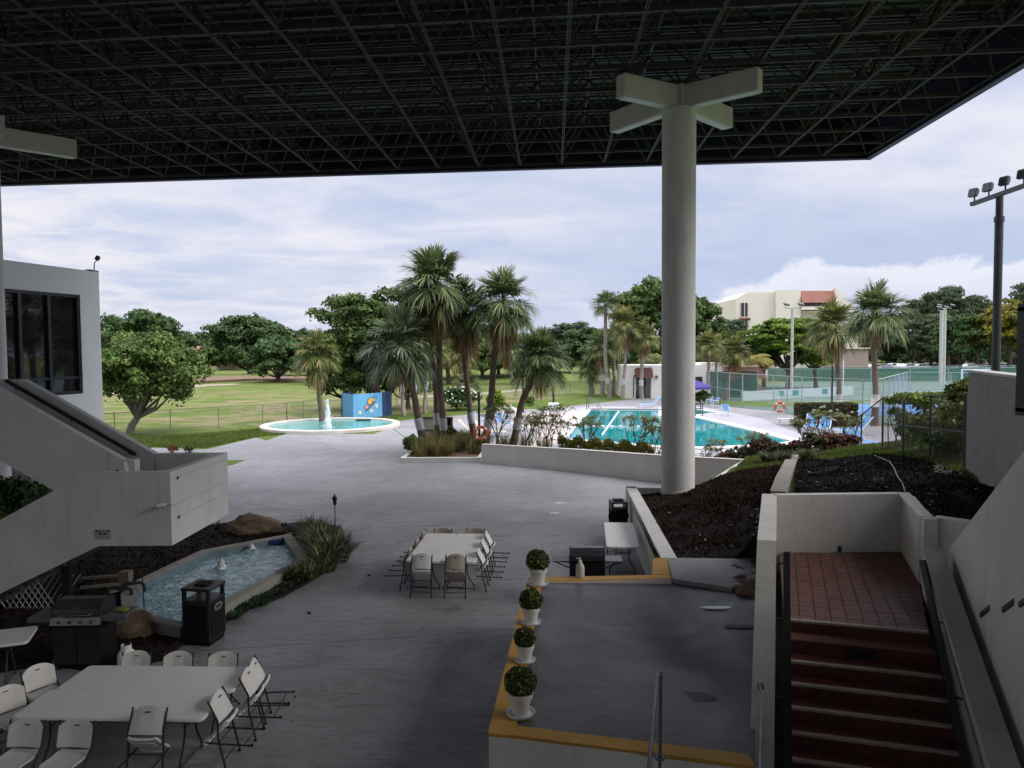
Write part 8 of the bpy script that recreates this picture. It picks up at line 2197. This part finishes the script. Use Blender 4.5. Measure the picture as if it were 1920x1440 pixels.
q = MB(); q.vprism([Vector((a.x, 149.6, D(1348, 600, 150).z)), Vector((b_.x, 149.6, D(1382, 597, 150).z)), Vector((b_.x, 149.6, D(1382, 580, 150).z)), Vector((a.x + 1.2, 149.6, D(1350, 588, 150).z))], (0, 6, 0)); q.build('roof', mt_terr, hh, world=True)
tn = thing('tan_building', 'plain tan building wall behind the left tennis palm', 'building', (D(1585, 690, 118).x, 118, 0))
a, b_ = D(1583, 690, 118), D(1628, 690, 118); q = MB(); q.prism([(a.x, 118), (b_.x, 118), (b_.x, 126), (a.x, 126)], 0, D(1600, 654, 118).z); q.build('wall', M('tan_render', (0.36, 0.28, 0.24), (0.31, 0.24, 0.21), rough=.9, scale=.2), tn, world=True)
q = MB(); q.prism([(a.x - .2, 117.7), (b_.x + .2, 117.7), (b_.x + .2, 126.3), (a.x - .2, 126.3)], D(1600, 654, 118).z, D(1600, 652, 118).z); q.build('roof_edge', mt_cream, tn, world=True)
for k, (px, w_, Y_, zt) in enumerate([(372, 8, 205, 653), (462, 14, 230, 672)]):
    c_ = D(px, 680, Y_); z_ = D(px, zt + 10, Y_).z; z2 = D(px, zt, Y_).z
    t = thing('distant_house', ('tiny pink roofed house in the gap between the dark trees', 'tiny pale house glimpsed under the dark domed tree')[k], 'house', (c_.x, Y_, 0))
    q = MB(); q.box((0, 0, z_ / 2), (w_, 8, z_)); q.build('wall', M('pinkish_render' + str(k), (0.55, 0.42, 0.36)), t)
    q = MB(); q.vprism([Vector((-w_ / 2 - .5, -4.5, z_)), Vector((w_ / 2 + .5, -4.5, z_)), Vector((w_ / 4, -4.5 + 4, z2)), Vector((-w_ / 4, -.5, z2))], (0, 1, 0)) if False else q.prism([(-w_ / 2 - .5, -4.5), (w_ / 2 + .5, -4.5), (w_ / 2 + .5, 4.5), (-w_ / 2 - .5, 4.5)], z_, z_ + .4)
    q.build('eaves', mt_terr, t)
    q = MB(); q.add([(-w_ / 2 - .5, -4.5, z_ + .4), (w_ / 2 + .5, -4.5, z_ + .4), (w_ / 2 + .5, 4.5, z_ + .4), (-w_ / 2 - .5, 4.5, z_ + .4), (-w_ / 5, 0, z2 + .6), (w_ / 5, 0, z2 + .6)], [(0, 1, 5, 4), (1, 2, 5), (2, 3, 4, 5), (3, 0, 4), (3, 2, 1, 0)]); q.build('roof', mt_terr, t)
    q = MB(); q.box((0, -4.05, z_ * .6), (1.4, .1, 1.3)); q.build('window', mt_wdk, t)

# ------------------------------------------------------------------ car park
sheet('car_park', [Vector(p) for p in ((60, 150), (180, 150), (230, 235), (80, 235))], .05, mt_asphalt)
sheet('verge', [Vector(p) for p in ((62, 138), (190, 138), (190, 150), (66, 150))], .04, mt_lawn)
def car(label, px, Y, rz, col_, py=684):
    p = D(px, py, Y); t = thing('parked_car', label, 'car', (p.x, Y, .07), R(rz), 'cars parked in the far car park')
    mt_ = M('car_' + '_'.join(str(int(c * 100)) for c in col_), col_, rough=.25, spec=.6)
    prof = [(-2.2, .35), (-2.2, .80), (-1.35, .95), (1.2, .98), (2.15, .85), (2.25, .35)]
    q = MB(); q.vprism([Vector((x, -.88, z)) for x, z in prof], (0, 1.76, 0)); q.build('body', mt_, t)
    q = MB(); q.vprism([Vector((x, -.76, z)) for x, z in ((-.95, .95), (-.45, 1.42), (1.1, 1.46), (1.85, .97))], (0, 1.52, 0)); cab = q.build('cabin', mt_, t)
    q = MB(); q.vprism([Vector((x, -.775, z)) for x, z in ((-.78, 1.0), (-.42, 1.36), (.25, 1.38), (.25, 1.0))], (0, 1.55, 0)); q.vprism([Vector((x, -.775, z)) for x, z in ((.32, 1.0), (.32, 1.38), (1.05, 1.39), (1.55, 1.0))], (0, 1.55, 0)); q.build('side_window', mt_wdk, cab)
    for x_ in (-1.4, 1.4):
        for s_ in (-1, 1): q = MB(); q.tube([(x_, s_ * .72, .32), (x_, s_ * .9, .32)], .33, 14); w_ = q.build('wheel', mt_blackm, t); q = MB(); q.tube([(x_, s_ * .9, .32), (x_, s_ * .915, .32)], .19, 10); q.build('rim', mt_steel, w_)
car('white car parked left of the big palm trunk', 1636, 162, 10, (0.62, 0.62, 0.64)); car('dark blue car parked right of the big palm trunk', 1664, 158, 70, (0.03, 0.04, 0.08)); car('white suv parked behind the dark blue car', 1673, 172, 15, (0.66, 0.66, 0.68))
car('silver car parked in the middle of the row', 1688, 168, 60, (0.45, 0.46, 0.48)); car('white car parked right of the silver one', 1700, 165, 10, (0.66, 0.67, 0.69)); car('pale grey car at the right end of the row', 1724, 165, 10, (0.34, 0.34, 0.33)); car('white car seen far right under the trees', 1815, 160, 5, (0.62, 0.63, 0.65), 676)
for k, (a, b_) in enumerate((((1690, 132), (1800, 132)), ((1805, 130), (1990, 128)))):
    A = D(a[0], 690, a[1]); B = D(b_[0], 690, b_[1]); rs = np.random.RandomState(50 + k); n = 3500; s_ = rs.rand(n)
    C = np.stack([(B.x - A.x) * s_, (B.y - A.y) * s_ + rs.uniform(-.6, .6, n), rs.uniform(.1, 1.2, n) + .3 * np.sin(s_ * 9)], 1); U_ = rs.normal(size=(n, 3)); U_ /= np.linalg.norm(U_, axis=1)[:, None]; V_ = np.cross(U_, rs.normal(size=(n, 3))); V_ /= np.linalg.norm(V_, axis=1)[:, None]
    v_, f_ = quads(C, U_ * .3, V_ * .2); o = link('roadside_hedge', npmesh('foliage', v_, f_, mt_l5 if k == 0 else mt_l2), None, None, (A.x, A.y, 0)); tag(o, ('bright low hedge in front of the parked cars', 'low green hedge behind the courts at far right')[k], 'hedge')

# ------------------------------------------------------------------ air: faint humid haze
hz_ = MB(); hz_.box((0, 180, 8.5), (900, 560, 20)); o = hz_.build('haze', M('haze_tmp', (1, 1, 1))); o.data.materials.clear()
mh = bpy.data.materials.new('haze'); mh.use_nodes = True; mh.node_tree.nodes.clear()
hn = NT(mh.node_tree); pv = hn.n('ShaderNodeVolumePrincipled'); pv.inputs['Density'].default_value = 0.0011; pv.inputs['Color'].default_value = (.86, .91, 1, 1)
ho = hn.n('ShaderNodeOutputMaterial'); hn.l(pv.outputs[0], ho.inputs['Volume']); o.data.materials.append(mh); o['kind'] = 'stuff'
USE_HAZE = False
if not USE_HAZE: bpy.data.objects.remove(o)
# unused prototypes never placed
for o in list(COL.objects):
    if o.parent is None and o.get('label') == 'x': 
        for c_ in list(o.children):
            for g_ in list(c_.children): bpy.data.objects.remove(g_)
            bpy.data.objects.remove(c_)
        bpy.data.objects.remove(o)
